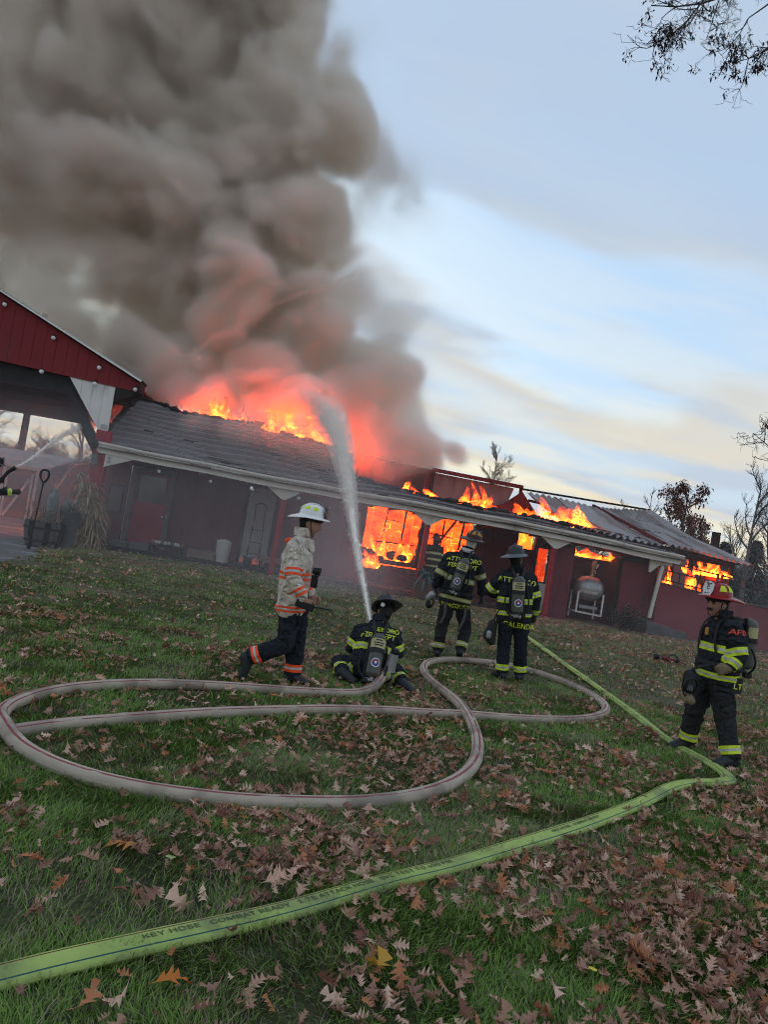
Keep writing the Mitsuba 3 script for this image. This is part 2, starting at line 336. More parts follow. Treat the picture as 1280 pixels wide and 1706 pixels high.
Mn, cn = leaf_frames(16000, 2.0, 5.0); Mf, cf = leaf_frames(30000, 5.0, 9.5); Mg, cg = leaf_frames(52000, 9.5, 22.0)
order = np.argsort(Mn[:, 1, 3] - 0.0001 * Mn[:, 0, 0])
xs, ys = Mn[:, 0, 3], Mn[:, 1, 3]
inview = (np.abs(xs - 0.06 * ys) < 0.50 * ys) & (ys > 2.3 + 0.16 * xs)
single = [i for i in order if inview[i]][:298]
leaf_ply = [mikit.ply(m, None) for m in LEAVES]
WORD = ['brown', 'pale brown', 'dark brown', 'light tan', 'blackish brown', 'rust brown', 'greyish brown']
for j, i in enumerate(single):
    key = numbered('fallen_leaf')
    scene[key] = {**leaf_ply[(j * 7) % 10], 'bsdf': {'type': 'ref', 'id': f'mat_leaf_{cn[i]}'}, 'to_world': T(Mn[i].tolist())}
    tag(key, 'curled ' + WORD[cn[i]] + ' lobed oak leaf lying on the grass close to the camera', 'fallen leaf', 'curled ' + WORD[cn[i]] + ' oak leaves on the near lawn')
rest = np.setdiff1d(np.arange(len(Mn)), single)
def leaf_heap(sets):
    V, Fc, C, at = [], [], [], 0
    for M, c, lib in sets:
        which = np.arange(len(M)) % len(lib)
        for k, (v, f) in enumerate(lib):
            m = M[which == k]; n = len(m)
            V.append((np.einsum('kij,nj->kni', m[:, :3, :3], v) + m[:, None, :3, 3]).reshape(-1, 3))
            Fc.append((f[None] + (np.arange(n) * len(v))[:, None, None]).reshape(-1, 3) + at)
            C.append(np.repeat(PAL[c[which == k]] * (0.8 + 0.4 * rg.random((n, 1))), len(v), 0)); at += n * len(v)
    return np.vstack(V), np.vstack(Fc), np.vstack(C)
v, f, c = leaf_heap([(Mn[rest], cn[rest], LEAVES), (Mf, cf, LEAVES), (Mg, cg, LEAVES_FAR)])
tag(put(None, 'leaf_litter', (v, f), 'mat_leaf_mix', False, color=c), 'scattered fallen brown oak leaves all over the lawn', 'fallen leaves', kind='stuff')
def special(px, label, col, sc, leaf, ang):
    i = len([k for k in scene if k.startswith('mat_special')])
    mat(f'mat_special_{i}', rgb(*col), 0.7, spec=0.2)
    M = move(*px) @ rotz(ang) @ rot(0.25, [0, 1, 0]) @ np.diag([sc, sc, sc, 1])
    key = numbered('fallen_leaf'); scene[key] = {**mikit.ply(leaf, None), 'bsdf': {'type': 'ref', 'id': f'mat_special_{i}'}, 'to_world': T(M.tolist())}
    tag(key, label, 'fallen leaf')
oval = (lambda t: (np.vstack([np.stack([t, 0 * t, 0.05 * t * t], 1), np.stack([t, 0.3 * np.sin(np.pi * t), 0.1 + 0 * t], 1), np.stack([t, -0.3 * np.sin(np.pi * t), 0.06 + 0 * t], 1)]),
                   np.array([q for i in range(8) for q in ([i, i + 1, 9 + i + 1], [i, 10 + i, 9 + i], [i, 18 + i + 1, i + 1], [i, 18 + i, 19 + i])])))(np.linspace(0, 1, 9))
special((-0.93, 3.40, 0.07), 'large orange oak leaf in the left foreground above the green hose', (0.46, 0.19, 0.06), 0.15, LEAVES[3], 2.6)
special((-0.68, 3.31, 0.065), 'pale yellow green oval leaf on the grass left of the middle, above the green hose', (0.40, 0.45, 0.17), 0.08, oval, 1.9)
special((-0.44, 2.49, 0.075), 'bright orange oak leaf in the left foreground below the green hose', (0.50, 0.16, 0.03), 0.12, LEAVES[5], 0.6)
special((1.08, 2.95, 0.08), 'small bright yellow leaf fragment in the right foreground', (0.60, 0.46, 0.05), 0.05, oval, 0.4)
special((0.24, 2.75, 0.075), 'amber yellow oak leaf at the bottom centre of the foreground', (0.48, 0.26, 0.04), 0.13, LEAVES[7], 1.2)
# ------------------------------------------------------------------ the long farm building; a = metres along its front, b = metres behind the front, z up
BU = np.array([1, 0.14, 0]) / math.hypot(1, 0.14); BN = np.array([-BU[1], BU[0], 0])
BM = np.eye(4); BM[:3, 0], BM[:3, 1], BM[:3, 3] = BU, BN, [0, 21.9, 0]
def B(m): return place(m, BM)
def Bp(a, b, z): return (BM @ np.array([a, b, z, 1.0]))[:3]
ZE = interp1d([-12, -8.1, -3, 1.4, 5.4, 9.6, 12], [2.75, 2.68, 2.56, 2.53, 2.46, 2.28, 2.2])
def roof_z(a, b): return ZE(a) + 0.30 + 0.47 * b
fb = thing('farm_building', 'long low dark red farm building on fire, with a shingled porch roof and tin roofs', 'building')
# ---- porch roof: shingle courses cut to the burnt outline
roof_outline = Polygon([(-8.35, -0.34), (9.5, -0.34), (9.5, 0.15), (8.2, 0.42), (6.91, 0.28), (6.3, 0.40), (5.5, 0.33), (4.9, 0.46), (4.3, 0.36), (3.6, 0.44), (2.96, 0.30), (2.2, 0.50), (1.46, 0.44), (0.8, 0.62), (0.14, 0.56), (-0.5, 0.75),
                        (-1.04, 0.92), (-1.2, 1.7), (-1.05, 2.4), (-1.55, 3.1), (-2.07, 3.2), (-3.07, 3.4), (-3.76, 3.8), (-4.29, 3.95), (-4.92, 3.78), (-6.0, 3.6), (-6.74, 3.5), (-7.2, 3.75), (-7.56, 3.95), (-8.35, 4.05)])
rr = np.random.default_rng(12)
rf = put(fb, 'roof', B(tm(*(lambda P: (np.array([(x, y, roof_z(x, y) - 0.03) for x, y in P[0]]), P[1]))(trimesh.creation.triangulate_polygon(roof_outline.segmentize(0.6), engine='earcut')))), 'mat_char')
step = 0.135
for k in range(33):
    b0 = -0.34 + k * step
    cut = roof_outline.intersection(sbox(-9, b0, 10, b0 + step))
    tabs = []
    for g in (cut.geoms if hasattr(cut, 'geoms') else [cut]):
        if g.is_empty or g.area < 0.004: continue
        x0, _, x1, _ = g.bounds
        x = x0 - rr.random() * 0.3
        while x < x1:
            w = 0.30 if x < -1.3 or b0 > 0.3 else 0.30
            s, e = max(x, x0), min(x + w - 0.006, x1)
            if e - s > 0.03 and g.intersection(sbox(s, b0, e, b0 + step)).area > 0.35 * (e - s) * step and rr.random() > 0.012:
                lift = 0.016 + 0.012 * rr.random()
                sag = 0.03 * math.sin(s * 1.7 + k * .2)
                za, zb = roof_z(s, b0) + sag, roof_z(s, b0 + step + 0.02) + sag
                tabs.append(hullp([(s, b0, za), (e, b0, za), (s, b0, za + lift), (e, b0, za + lift), (s, b0 + step + .02, zb - .01), (e, b0 + step + .02, zb - .01), (s, b0 + step + .02, zb), (e, b0 + step + .02, zb)]))
            x += w
    if tabs:
        burnt = [t for t in tabs if t.vertices[:, 0].mean() > -1.3 + 0.5 * math.sin(k)]
        good = [t for t in tabs if not t.vertices[:, 0].mean() > -1.3 + 0.5 * math.sin(k)]
        if good: put(rf, 'shingle_course', B(cat_(good)), 'mat_shingle' if k % 3 else 'mat_shingle_light', kind='stuff')
        if burnt: put(rf, 'burnt_course', B(cat_(burnt)), 'mat_dark_wood' if k % 2 else 'mat_shingle', kind='stuff')
chunks = []
P = [p for p in roof_outline.exterior.coords][2:]
for (a0, b0), (a1, b1) in zip(P[:-1], P[1:]):
    for t in np.arange(0, 1, 0.16 / max(0.16, math.hypot(a1 - a0, b1 - b0))):
        a, b = a0 + (a1 - a0) * t, b0 + (b1 - b0) * t
        s = 0.05 + 0.06 * rr.random()
        c = trimesh.creation.icosphere(1, s); c.apply_scale([1.6, 1.2, 0.5 + 0.7 * rr.random()]); c.apply_transform(rotz(rr.random() * 3)); c.apply_translation([a, b, roof_z(a, b) + 0.02])
        chunks.append(jitter(c, 0.03, 11, int(rr.integers(99))))
put(rf, 'charred_edge', B(cat_(chunks)), 'mat_char', kind='stuff')
# ---- fascia, gutter and soffit under the eave
def run(profile, a0, a1, n=30):
    """a profile of (b, z above the eave's underside) drawn along the eave"""
    aa = np.linspace(a0, a1, n); m = len(profile)
    v = np.array([(a, b, ZE(a) + z + 0.012 * math.sin(a * 2.1)) for a in aa for b, z in profile])
    i = np.arange(n * m).reshape(n, m)
    q = np.stack([i[:-1, :-1], i[1:, :-1], i[1:, 1:], i[:-1, 1:]], -1).reshape(-1, 4)
    w = np.stack([i[:-1, -1], i[1:, -1], i[1:, 0], i[:-1, 0]], -1)
    q = np.vstack([q, w, i[0][None, :4][:, ::-1] if m == 4 else np.zeros((0, 4), int)])
    return tm(v, np.vstack([q[:, [0, 1, 2]], q[:, [0, 2, 3]]]))
put(fb, 'fascia', B(run([(-0.23, 0.01), (-0.23, 0.24), (-0.20, 0.24), (-0.20, 0.01)], -8.3, 9.45)), 'mat_cream')
put(fb, 'gutter', B(run([(-0.245, 0.13), (-0.245, 0.27), (-0.255, 0.275), (-0.255, 0.255), (-0.335, 0.245), (-0.355, 0.255), (-0.36, 0.225), (-0.345, 0.195), (-0.315, 0.165), (-0.315, 0.14), (-0.29, 0.125)], -8.3, 9.5)), 'mat_cream', 30)
put(fb, 'trim_board', B(run([(-0.258, -0.035), (-0.258, 0.055), (-0.232, 0.055), (-0.232, -0.035)], -8.25, 9.4)), 'mat_cream')
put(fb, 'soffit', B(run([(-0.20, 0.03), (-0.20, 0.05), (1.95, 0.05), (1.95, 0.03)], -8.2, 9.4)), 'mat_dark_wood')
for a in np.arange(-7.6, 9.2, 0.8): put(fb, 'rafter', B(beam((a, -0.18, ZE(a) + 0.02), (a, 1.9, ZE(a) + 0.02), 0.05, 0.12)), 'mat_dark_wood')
# ---- posts with pale diamond gussets
for i, (a, lean) in enumerate(((-7.98, 0.0), (-2.98, 0.02), (1.36, 0.02), (5.40, 0.0))):
    z = float(ZE(a))
    if i: put(fb, 'porch_post', B(beam((a - lean, 0.0, -0.05), (a + lean, 0.0, z + 0.02), 0.15, 0.15, (0, 1, 0), 0.008)), 'mat_red_post')
    wd = 0.86 if i == 0 else 0.58
    pg = Polygon([(-0.1 if i == 0 else -wd, 0), (wd, 0), (0.06, -0.34), (-0.06, -0.34)]) if i else Polygon([(-0.06, 0), (wd, 0), (0.10, -0.32), (-0.06, -0.40)])
    g = trimesh.creation.extrude_polygon(pg, 0.025, engine='earcut'); g.apply_transform(rot(math.pi / 2, [1, 0, 0])); g.apply_translation([a, -0.10 if i else -0.20, z + 0.005])
    put(fb, 'gusset', B(g), 'mat_cream')
    for q in (0.03, 0.12): pass
def bolts(a, z, b, par):
    for dz in (0, -0.1):
        c = lathe([(0, 0), (0.045, 0), (0.04, 0.02), (0, 0.025)], 12, (0, -1, 0), (a, b, z + dz)); put(par, 'bolt_plate', B(c), 'mat_dull_steel')
bolts(-7.92, 2.56, -0.225, fb)
# ---- walls of vertical boards
def boards(parent, a0, a1, z0, z1, b, mats, w=0.19, th=0.025, top=None, seed=0):
    r = np.random.default_rng(seed); a = a0
    while a < a1 - 0.02:
        e = min(a + w * (0.9 + 0.2 * r.random()), a1)
        zt = z1 if top is None else float(top((a + e) / 2))
        put(parent, 'board', B(box(a + 0.003, e - 0.003, b - 0.012 * r.random(), b + th, z0, zt - (0.02 * r.random() if top is not None else 0))), mats[int(r.integers(len(mats)))])
        a = e
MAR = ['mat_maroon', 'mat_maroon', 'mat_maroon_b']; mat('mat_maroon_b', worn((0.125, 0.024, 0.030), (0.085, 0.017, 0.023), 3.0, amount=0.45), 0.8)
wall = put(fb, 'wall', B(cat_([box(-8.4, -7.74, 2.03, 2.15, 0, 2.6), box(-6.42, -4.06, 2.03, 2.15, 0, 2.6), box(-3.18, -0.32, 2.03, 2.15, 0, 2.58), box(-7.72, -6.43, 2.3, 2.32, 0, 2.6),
                               box(3.42, 4.90, 2.03, 2.15, 0, 2.55), box(5.50, 5.62, 2.03, 2.15, 0, 2.5), box(-0.32, 3.42, 2.03, 2.15, 0.0, 0.72), box(4.9, 5.5, 2.03, 2.15, 0, 2.0)])), 'mat_char')
ztop = lambda a: ZE(a) + 0.055
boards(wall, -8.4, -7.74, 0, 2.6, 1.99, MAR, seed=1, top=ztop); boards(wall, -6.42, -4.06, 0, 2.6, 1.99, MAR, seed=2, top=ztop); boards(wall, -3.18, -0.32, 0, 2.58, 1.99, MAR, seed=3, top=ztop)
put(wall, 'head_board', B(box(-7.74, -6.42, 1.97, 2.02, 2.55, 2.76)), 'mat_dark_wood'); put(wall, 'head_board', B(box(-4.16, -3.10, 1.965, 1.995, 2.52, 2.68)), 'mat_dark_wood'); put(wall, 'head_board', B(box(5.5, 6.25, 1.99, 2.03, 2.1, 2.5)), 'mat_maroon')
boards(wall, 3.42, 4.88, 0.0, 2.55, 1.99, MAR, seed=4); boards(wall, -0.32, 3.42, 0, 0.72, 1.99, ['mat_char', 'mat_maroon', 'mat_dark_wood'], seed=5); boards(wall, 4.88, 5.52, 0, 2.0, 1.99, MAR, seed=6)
# door with its frame, and the small window left of it
dr_ = put(fb, 'door', B(box(-7.52, -6.52, 2.05, 2.10, 0.16, 1.50, 0.004)), 'mat_door'); mat('mat_door', worn((0.30, 0.014, 0.035), (0.22, 0.012, 0.028), 2.0), 0.5)
put(dr_, 'stile', B(box(-7.52, -7.42, 2.05, 2.10, 1.50, 2.42)), 'mat_maroon'); put(dr_, 'stile', B(box(-6.62, -6.52, 2.05, 2.10, 1.50, 2.42)), 'mat_maroon'); put(dr_, 'top_rail', B(box(-7.42, -6.62, 2.05, 2.10, 2.32, 2.42)), 'mat_maroon')
put(dr_, 'pane', B(box(-7.42, -6.62, 2.07, 2.08, 1.50, 2.32)), 'mat_dark_glass')
put(dr_, 'handle', B(lathe([(0, 0), (0.012, 0), (0.012, 0.03), (0.03, 0.045), (0.028, 0.065), (0, 0.07)], 14, (0, -1, 0), (-6.58, 2.05, 1.12))), 'mat_steel', 40)
put(fb, 'door_frame', B(cat_([box(-7.68, -7.54, 1.95, 2.1, 0.1, 2.56), box(-6.50, -6.36, 1.95, 2.1, 0.1, 2.56), box(-7.54, -6.50, 1.952, 2.1, 2.44, 2.56)])), 'mat_grey_wood', label='weathered grey frame of the red door')
wn = put(fb, 'window', B(cat_([box(-8.28, -8.22, 1.95, 2.0, 1.0, 1.9), box(-7.86, -7.80, 1.95, 2.0, 1.0, 1.9), box(-8.22, -7.86, 1.952, 2.0, 1.84, 1.9), box(-8.22, -7.86, 1.952, 2.0, 1.0, 1.06)])), 'mat_dark_wood')
put(wn, 'pane', B(box(-8.22, -7.86, 1.965, 1.97, 1.06, 1.84)), 'mat_grey_glass'); mat('mat_grey_glass', rgb(0.08, 0.08, 0.085), 0.15, spec=0.5)
# arched panel in its opening, its pale colour standing in for daylight haze beyond
t = np.linspace(0, math.pi, 15)
arch = trimesh.creation.extrude_polygon(Polygon([(-0.42, 0.3), (0.42, 0.3)] + [(0.42 * math.cos(x), 2.14 + 0.40 * math.sin(x)) for x in t]), 0.04, engine='earcut')
arch.apply_transform(rot(math.pi / 2, [1, 0, 0])); arch.apply_translation([-3.62, 2.08, 0])
mat('mat_arch_haze', worn((0.42, 0.41, 0.41), (0.34, 0.33, 0.335), 1.6, (0.14, 0.13, 0.13), 0.5), 0.8)
put(fb, 'arched_panel', B(arch), 'mat_arch_haze', label='arched panel in the porch wall, coloured pale grey for the daylight haze beyond')
ar = LineString([(-0.47, 0.0), (-0.47, 2.14)] + [(0.47 * math.cos(x), 2.14 + 0.45 * math.sin(x)) for x in t[::-1]] + [(0.47, 0.0)]).buffer(0.05, cap_style=2)
av = Polygon([(-0.46, 2.12), (0.46, 2.12), (0.46, 2.6), (-0.46, 2.6)]).difference(Polygon([(0.44 * math.cos(x), 2.12 + 0.43 * math.sin(x)) for x in t]))
m = trimesh.creation.extrude_polygon(ar, 0.05, engine='earcut'); m.apply_transform(rot(math.pi / 2, [1, 0, 0])); m.apply_translation([-3.62, 2.03, 0]); put(fb, 'arch_frame', B(m), 'mat_dark_wood')
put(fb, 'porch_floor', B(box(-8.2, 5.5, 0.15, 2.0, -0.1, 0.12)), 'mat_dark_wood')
# ---- behind: burnt-out upper wall, roofless frame, red gable
uw = put(fb, 'upper_wall', B(cat_([box(-1.55, 2.24, 5.03, 5.1, 0, 4.3)])), 'mat_char')
boards(uw, -1.6, 2.26, 2.2, 4.4, 5.0, ['mat_maroon', 'mat_char', 'mat_maroon_b'], 0.4, seed=8, top=lambda a: 4.48 - 0.03 * (a + 1.6))
put(fb, 'frame_beam', B(cat_([beam((2.20, 4.9, 4.36), (5.72, 4.9, 4.30), 0.13, 0.13)])), 'mat_frame'); mat('mat_frame', worn((0.13, 0.025, 0.022), (0.07, 0.016, 0.015), 3.0), 0.8)
put(fb, 'frame_post', B(beam((2.28, 4.9, 0), (2.28, 4.9, 4.32), 0.10)), 'mat_char'); put(fb, 'frame_post', B(beam((5.60, 4.9, 0), (5.66, 4.9, 4.24), 0.10)), 'mat_frame')
pz = Polygon([(2.34, 3.0), (4.55, 2.95), (4.9, 3.3), (5.25, 3.55), (5.45, 4.22), (2.36, 4.28)])
m = trimesh.creation.extrude_polygon(pz, 0.03, engine='earcut'); m.apply_transform(rot(math.pi / 2, [1, 0, 0])); m.apply_translation([0, 5.12, 0])
mat('mat_scorched_sheet', worn((0.20, 0.175, 0.17), (0.13, 0.11, 0.108), 0.9, (0.05, 0.03, 0.03), 0.7), 0.7); put(fb, 'scorched_sheet', B(m), 'mat_scorched_sheet')
gp = Polygon([(4.35, 2.8), (4.2, 3.22), (5.0, 3.55), (5.66, 4.12), (6.6, 3.1), (6.6, 2.8)])
m = trimesh.creation.extrude_polygon(gp, 0.06, engine='earcut'); m.apply_transform(rot(math.pi / 2, [1, 0, 0])); m.apply_translation([0, 4.75, 0]); put(fb, 'gable_wall', B(m), 'mat_frame')
# ---- two corrugated tin roofs, sheet by sheet
def tin(c00, c10, c01, c11, nsheet, seed, per=0.23, amp=0.045):
    """corners: eave left, eave right, top left, top right; each sheet slightly slipped and buckled"""
    r = np.random.default_rng(seed); c00, c10, c01, c11 = map(np.array, (c00, c10, c01, c11)); out = []
    W = np.linalg.norm(c10 - c00); nw = int(round(W / per)) * 6; per_n = nw // nsheet
    for k in range(nsheet):
        u = np.linspace(k / nsheet, (k + 1) / nsheet + 0.012, per_n + 1); v = np.linspace(0, 1, 10)
        slip, buck = r.normal(0, 0.02), r.normal(0, 0.035)
        uu, vv = np.meshgrid(u, v, indexing='ij')
        p = (c00 * ((1 - uu) * (1 - vv))[..., None] + c10 * (uu * (1 - vv))[..., None] + c01 * ((1 - uu) * vv)[..., None] + c11 * (uu * vv)[..., None])
        p[..., 2] += amp * np.cos(uu * W / per * 2 * np.pi) + buck * np.sin(vv * 3.1) * np.sin((uu * nsheet % 1) * 3.1) + 0.004 * k % 0.008 - 0.13 * np.sin(np.pi * vv) + 0.03 * np.sin(vv * 9 + seed + k)
        p[..., 1] += slip
        n0, n1 = p.shape[:2]; i = np.arange(n0 * n1).reshape(n0, n1)
        q = np.stack([i[:-1, :-1], i[1:, :-1], i[1:, 1:], i[:-1, 1:]], -1).reshape(-1, 4)
        out.append(tm(p.reshape(-1, 3), np.vstack([q[:, [0, 1, 2]], q[:, [0, 2, 3]]])))
    return out
mr = put(fb, 'tin_roof', B(beam((5.9, 0.6, 2.98), (8.9, 0.6, 2.86), 0.06, 0.09)), 'mat_char')
for p_, q_ in (((5.7, 2.2, 3.3), (8.6, 2.2, 3.2)), ((5.6, 3.7, 3.75), (8.3, 3.7, 3.62))): put(mr, 'purlin', B(beam(p_, q_, 0.06, 0.09)), 'mat_char')
for s in tin((6.15, 0.15, 2.92), (9.0, 0.05, 2.74), (5.55, 4.0, 4.10), (8.35, 4.0, 3.92), 5, 3): put(mr, 'tin_sheet', B(s), 'mat_tin' if COUNT.get(mr + '__tin_sheet', 0) % 3 != 1 else 'mat_tin_rusty', True)
mr = put(fb, 'tin_roof', B(beam((9.2, 0.5, 2.76), (12.0, 0.7, 2.62), 0.06, 0.09)), 'mat_char')
for p_, q_ in (((8.9, 2.4, 3.3), (11.4, 2.5, 3.3)), ((8.75, 4.2, 3.85), (10.8, 4.3, 3.95))): put(mr, 'purlin', B(beam(p_, q_, 0.06, 0.09)), 'mat_char')
for s in tin((9.02, 0.0, 2.82), (12.25, 0.35, 2.66), (8.5, 4.6, 4.02), (10.75, 4.6, 4.22), 6, 7): put(mr, 'tin_sheet', B(s), 'mat_tin' if COUNT.get(mr + '__tin_sheet', 0) % 3 != 1 else 'mat_tin_rusty', True)
put(fb, 'roof_valley', B(beam((9.0, 0.15, 2.86), (8.35, 4.4, 4.04), 0.10, 0.10)), 'mat_frame')
put(fb, 'rear_ridge', B(beam((5.4, 4.2, 4.16), (10.8, 4.75, 4.28), 0.14, 0.06)), 'mat_char')
# ---- right half: flush red wall, smoker bay, end post
rw = put(fb, 'front_wall', B(box(5.52, 6.22, 0.36, 0.5, -0.05, 2.36)), 'mat_char'); rw2 = put(fb, 'front_wall', B(box(7.86, 9.0, 0.36, 0.5, -0.05, 2.30)), 'mat_char')
RW = ['mat_red_wall', 'mat_red_wall_b', 'mat_red_wall']
mat('mat_red_wall', worn((0.170, 0.032, 0.040), (0.125, 0.026, 0.034), 2.0, amount=0.45), 0.8); mat('mat_red_wall_b', worn((0.145, 0.028, 0.036), (0.110, 0.024, 0.031), 2.0, amount=0.5), 0.8)
boards(rw, 5.50, 6.22, -0.05, 2.24, 0.32, RW, 0.36, seed=11); boards(rw2, 7.86, 9.02, -0.05, 2.10, 0.32, RW, 0.39, seed=12)
put(fb, 'bay_wall', B(cat_([box(6.2, 7.9, 2.0, 2.1, -0.05, 2.0), box(6.2, 6.26, 0.5, 2.0, -0.05, 2.4), box(7.8, 7.86, 0.5, 2.0, -0.05, 2.2)])), 'mat_char')
for a in (6.5, 6.95, 7.4): put(fb, 'bay_shelf', B(box(a - 0.2, a + 0.2, 1.7, 1.98, 1.1 + 0.1 * a % 0.3, 1.14 + 0.1 * a % 0.3)), 'mat_dark_wood')
ep = put(fb, 'downspout', B(tube([(8.98, -0.02, 2.28), (8.98, -0.02, 2.1), (8.95, -0.02, 1.9), (8.80, 0.0, 0.48)], 0.062, 10)), 'mat_cream', 40, label='pale pole at the right end of the porch eave')
put(fb, 'end_bracket', B(trimesh.creation.extrude_polygon(Polygon([(0, 0), (0.75, 0.0), (0.75, -0.12), (0.35, -0.14), (0.05, -0.42), (0, -0.4)]), 0.05, engine='earcut').apply_transform(move(8.55, 0.03, 2.30) @ rot(math.pi / 2, [1, 0, 0]))), 'mat_cream')
put(fb, 'window', B(cat_([box(5.56, 5.60, 1.9, 1.96, 0.95, 2.15), box(5.97, 6.01, 1.9, 1.96, 0.95, 2.15), box(5.60, 5.97, 1.902, 1.96, 2.11, 2.15), box(5.60, 5.97, 1.902, 1.96, 0.95, 0.99)])), 'mat_frame')
# ---- burnt posts and stubs of the right-hand end
for a, b, z in ((9.95, 1.2, 2.66), (10.45, 0.9, 2.66), (11.1, 1.2, 2.62), (11.95, 1.0, 2.60)): put(fb, 'burnt_post', B(jitter(beam((a, b, 0), (a + 0.02, b, z), 0.13, 0.13).subdivide().subdivide(), 0.02, 6, int(a * 10))), 'mat_char')
put(fb, 'burnt_lintel', B(beam((9.6, 1.0, 2.62), (12.05, 1.0, 2.56), 0.12, 0.16)), 'mat_char')
put(fb, 'end_wall', B(box(9.0, 12.0, 3.6, 3.7, 0, 2.75)), 'mat_scorched_sheet'); put(fb, 'end_wall', B(box(11.2, 11.95, 1.25, 1.3, 1.2, 2.3)), 'mat_maroon')

# ------------------------------------------------------------------ ramp wall with its iron railing
wl = one('ramp_wall', B(hullp([(9.03, 0.12, -0.4), (22, 0.12, -0.4), (22, 0.12, 0.72), (9.03, 0.12, 1.60), (9.03, 0.34, -0.4), (22, 0.34, -0.4), (22, 0.34, 0.72), (9.03, 0.34, 1.60)])), 'mat_ramp', 'long red painted ramp wall sloping down to the right edge', 'wall')
mat('mat_ramp', worn((0.250, 0.058, 0.068), (0.185, 0.046, 0.055), 1.2, (0.06, 0.05, 0.05), 0.5), 0.85, bump=lambda p, n, uv: F_(p.x * 8, p.y * 8, p.z * 8, 3), bump_scale=0.012)
put(wl, 'capping', B(hullp([(9.03, 0.08, 1.602), (22, 0.08, 0.722), (22, 0.08, 0.762), (9.03, 0.08, 1.642), (9.03, 0.38, 1.602), (22, 0.38, 0.722), (22, 0.38, 0.762), (9.03, 0.38, 1.642)])), 'mat_grey_wood')
rz_ = lambda a: 1.64 - 0.068 * (a - 9.03)
rl = thing('iron_railing', 'black iron railing along the top of the red ramp wall', 'railing')
for h in (0.66, 0.40, 0.10):
    for a0, a1 in ((9.05, 11.05), (11.2, 16.5)):
        put(rl, 'rail', B(beam((a0, 0.23, rz_(a0) + h), (a1, 0.23, rz_(a1) + h), 0.04, 0.04)), 'mat_iron')
for a in (9.05, 11.05, 11.2, 13.7, 16.5): put(rl, 'post', B(beam((a, 0.23, rz_(a) - 0.02), (a, 0.23, rz_(a) + 0.70), 0.06 if a in (11.05, 11.2) else 0.045)), 'mat_iron')
for a in (9.75, 10.45, 11.9, 12.7, 14.6, 15.5): put(rl, 'baluster', B(beam((a, 0.23, rz_(a) + (0.40 if a > 10 else 0.10)), (a, 0.23, rz_(a) + (0.66 if a > 10 else .4)), 0.03)), 'mat_iron')
one('raised_bed', B(jitter(hullp([(8.35, -0.75, -0.1), (9.75, -0.75, -0.1), (9.75, 0.1, -0.1), (8.35, 0.1, -0.1), (8.37, -0.73, 0.42), (9.73, -0.73, 0.20), (9.73, 0.1, 0.24), (8.37, 0.1, 0.46)]).subdivide().subdivide().subdivide(), 0.03, 5, 3)), 'mat_stone', 'low dark grey stone bed at the foot of the pale pole', 'planter')

# ------------------------------------------------------------------ carport with the red gable at the left edge
cp = thing('carport', 'open carport with a red board gable, white corner panel and red post', 'carport')
CE = lambda a: 4.78 - 0.432 * (a + 7.42)          # the rake line
lowr = lambda a: 4.53 - 0.045 * (a + 7.41)
gb = put(cp, 'gable', B(trimesh.creation.extrude_polygon(Polygon([(-7.5, 4.56), (-7.5, 4.78), (-13, 7.16), (-14.5, 6.5), (-14.5, 4.9), (-13, 4.80)]), 0.04, engine='earcut').apply_transform(move(0, -0.05, 0) @ rot(math.pi / 2, [1, 0, 0]))), 'mat_char')
a = -7.42; rr = np.random.default_rng(4)
while a > -13:
    e = a - 0.305
    m = hullp([(x, b, z) for x in (a - 0.004, e + 0.004) for b in (-0.118 - 0.004 * rr.random(), -0.092) for z in (lowr(x), CE(x) - 0.02)])
    put(gb, 'board', B(m), 'mat_red_siding'); a = e
wp = put(cp, 'corner_panel', B(trimesh.creation.extrude_polygon(Polygon([(-8.12, 4.6), (-9.42, 4.68), (-8.40, 3.30), (-8.13, 3.27)]), 0.03, engine='earcut').apply_transform(move(0, -0.03, 0) @ rot(math.pi / 2, [1, 0, 0]))), 'mat_grey_wood')
xs = [-8.12, -8.42, -8.72, -9.02, -9.42]
for x1, x0 in zip(xs[:-1], xs[1:]):
    lo = lambda x: max(3.27, 3.30 + (-8.40 - x) * 1.353)
    put(wp, 'board', B(hullp([(x, b, z) for x in (x0 + 0.004, x1 - 0.004) for b in (-0.088, -0.064) for z in (lo(x), 4.62 - 0.05 * (x + 8.12))])), 'mat_white_panel')
pst = put(cp, 'post', B(box(-8.42, -8.04, -0.12, 0.20, -0.1, 3.30, 0.01)), 'mat_red_post')
for x in (-8.41, -8.285, -8.16): put(pst, 'post_board', B(box(x, x + 0.115, -0.138, -0.122, 0.0, 3.25)), 'mat_red_post')
put(cp, 'post', B(box(-14.4, -14.1, -0.08, 0.20, -0.1, 4.8, 0.01)), 'mat_red_post'); put(cp, 'post', B(box(-8.33, -8.05, 8.0, 8.3, -0.1, 4.2, 0.01)), 'mat_dark_wood'); put(cp, 'post', B(box(-14.4, -14.1, 8.0, 8.3, -0.1, 4.2, 0.01)), 'mat_dark_wood')
put(cp, 'brace', B(beam((-8.36, 0.13, 2.80), (-9.50, 0.13, 4.45), 0.22, 0.26, (0, 1, 0))), 'mat_char'); put(cp, 'brace', B(beam((-8.36, 0.45, 2.60), (-9.42, 0.45, 4.15), 0.22, 0.26, (0, 1, 0))), 'mat_char')
put(cp, 'header_beam', B(box(-14.3, -8.15, 0.02, 0.32, 4.15, 4.95)), 'mat_char'); put(cp, 'header_beam', B(box(-14.3, -8.05, 7.9, 8.2, 4.05, 4.62)), 'mat_char')
for b in (2.0, 4.0, 6.0): put(cp, 'tie_beam', B(box(-14.3, -8.05, b, b + 0.15, 4.35, 4.60)), 'mat_char')
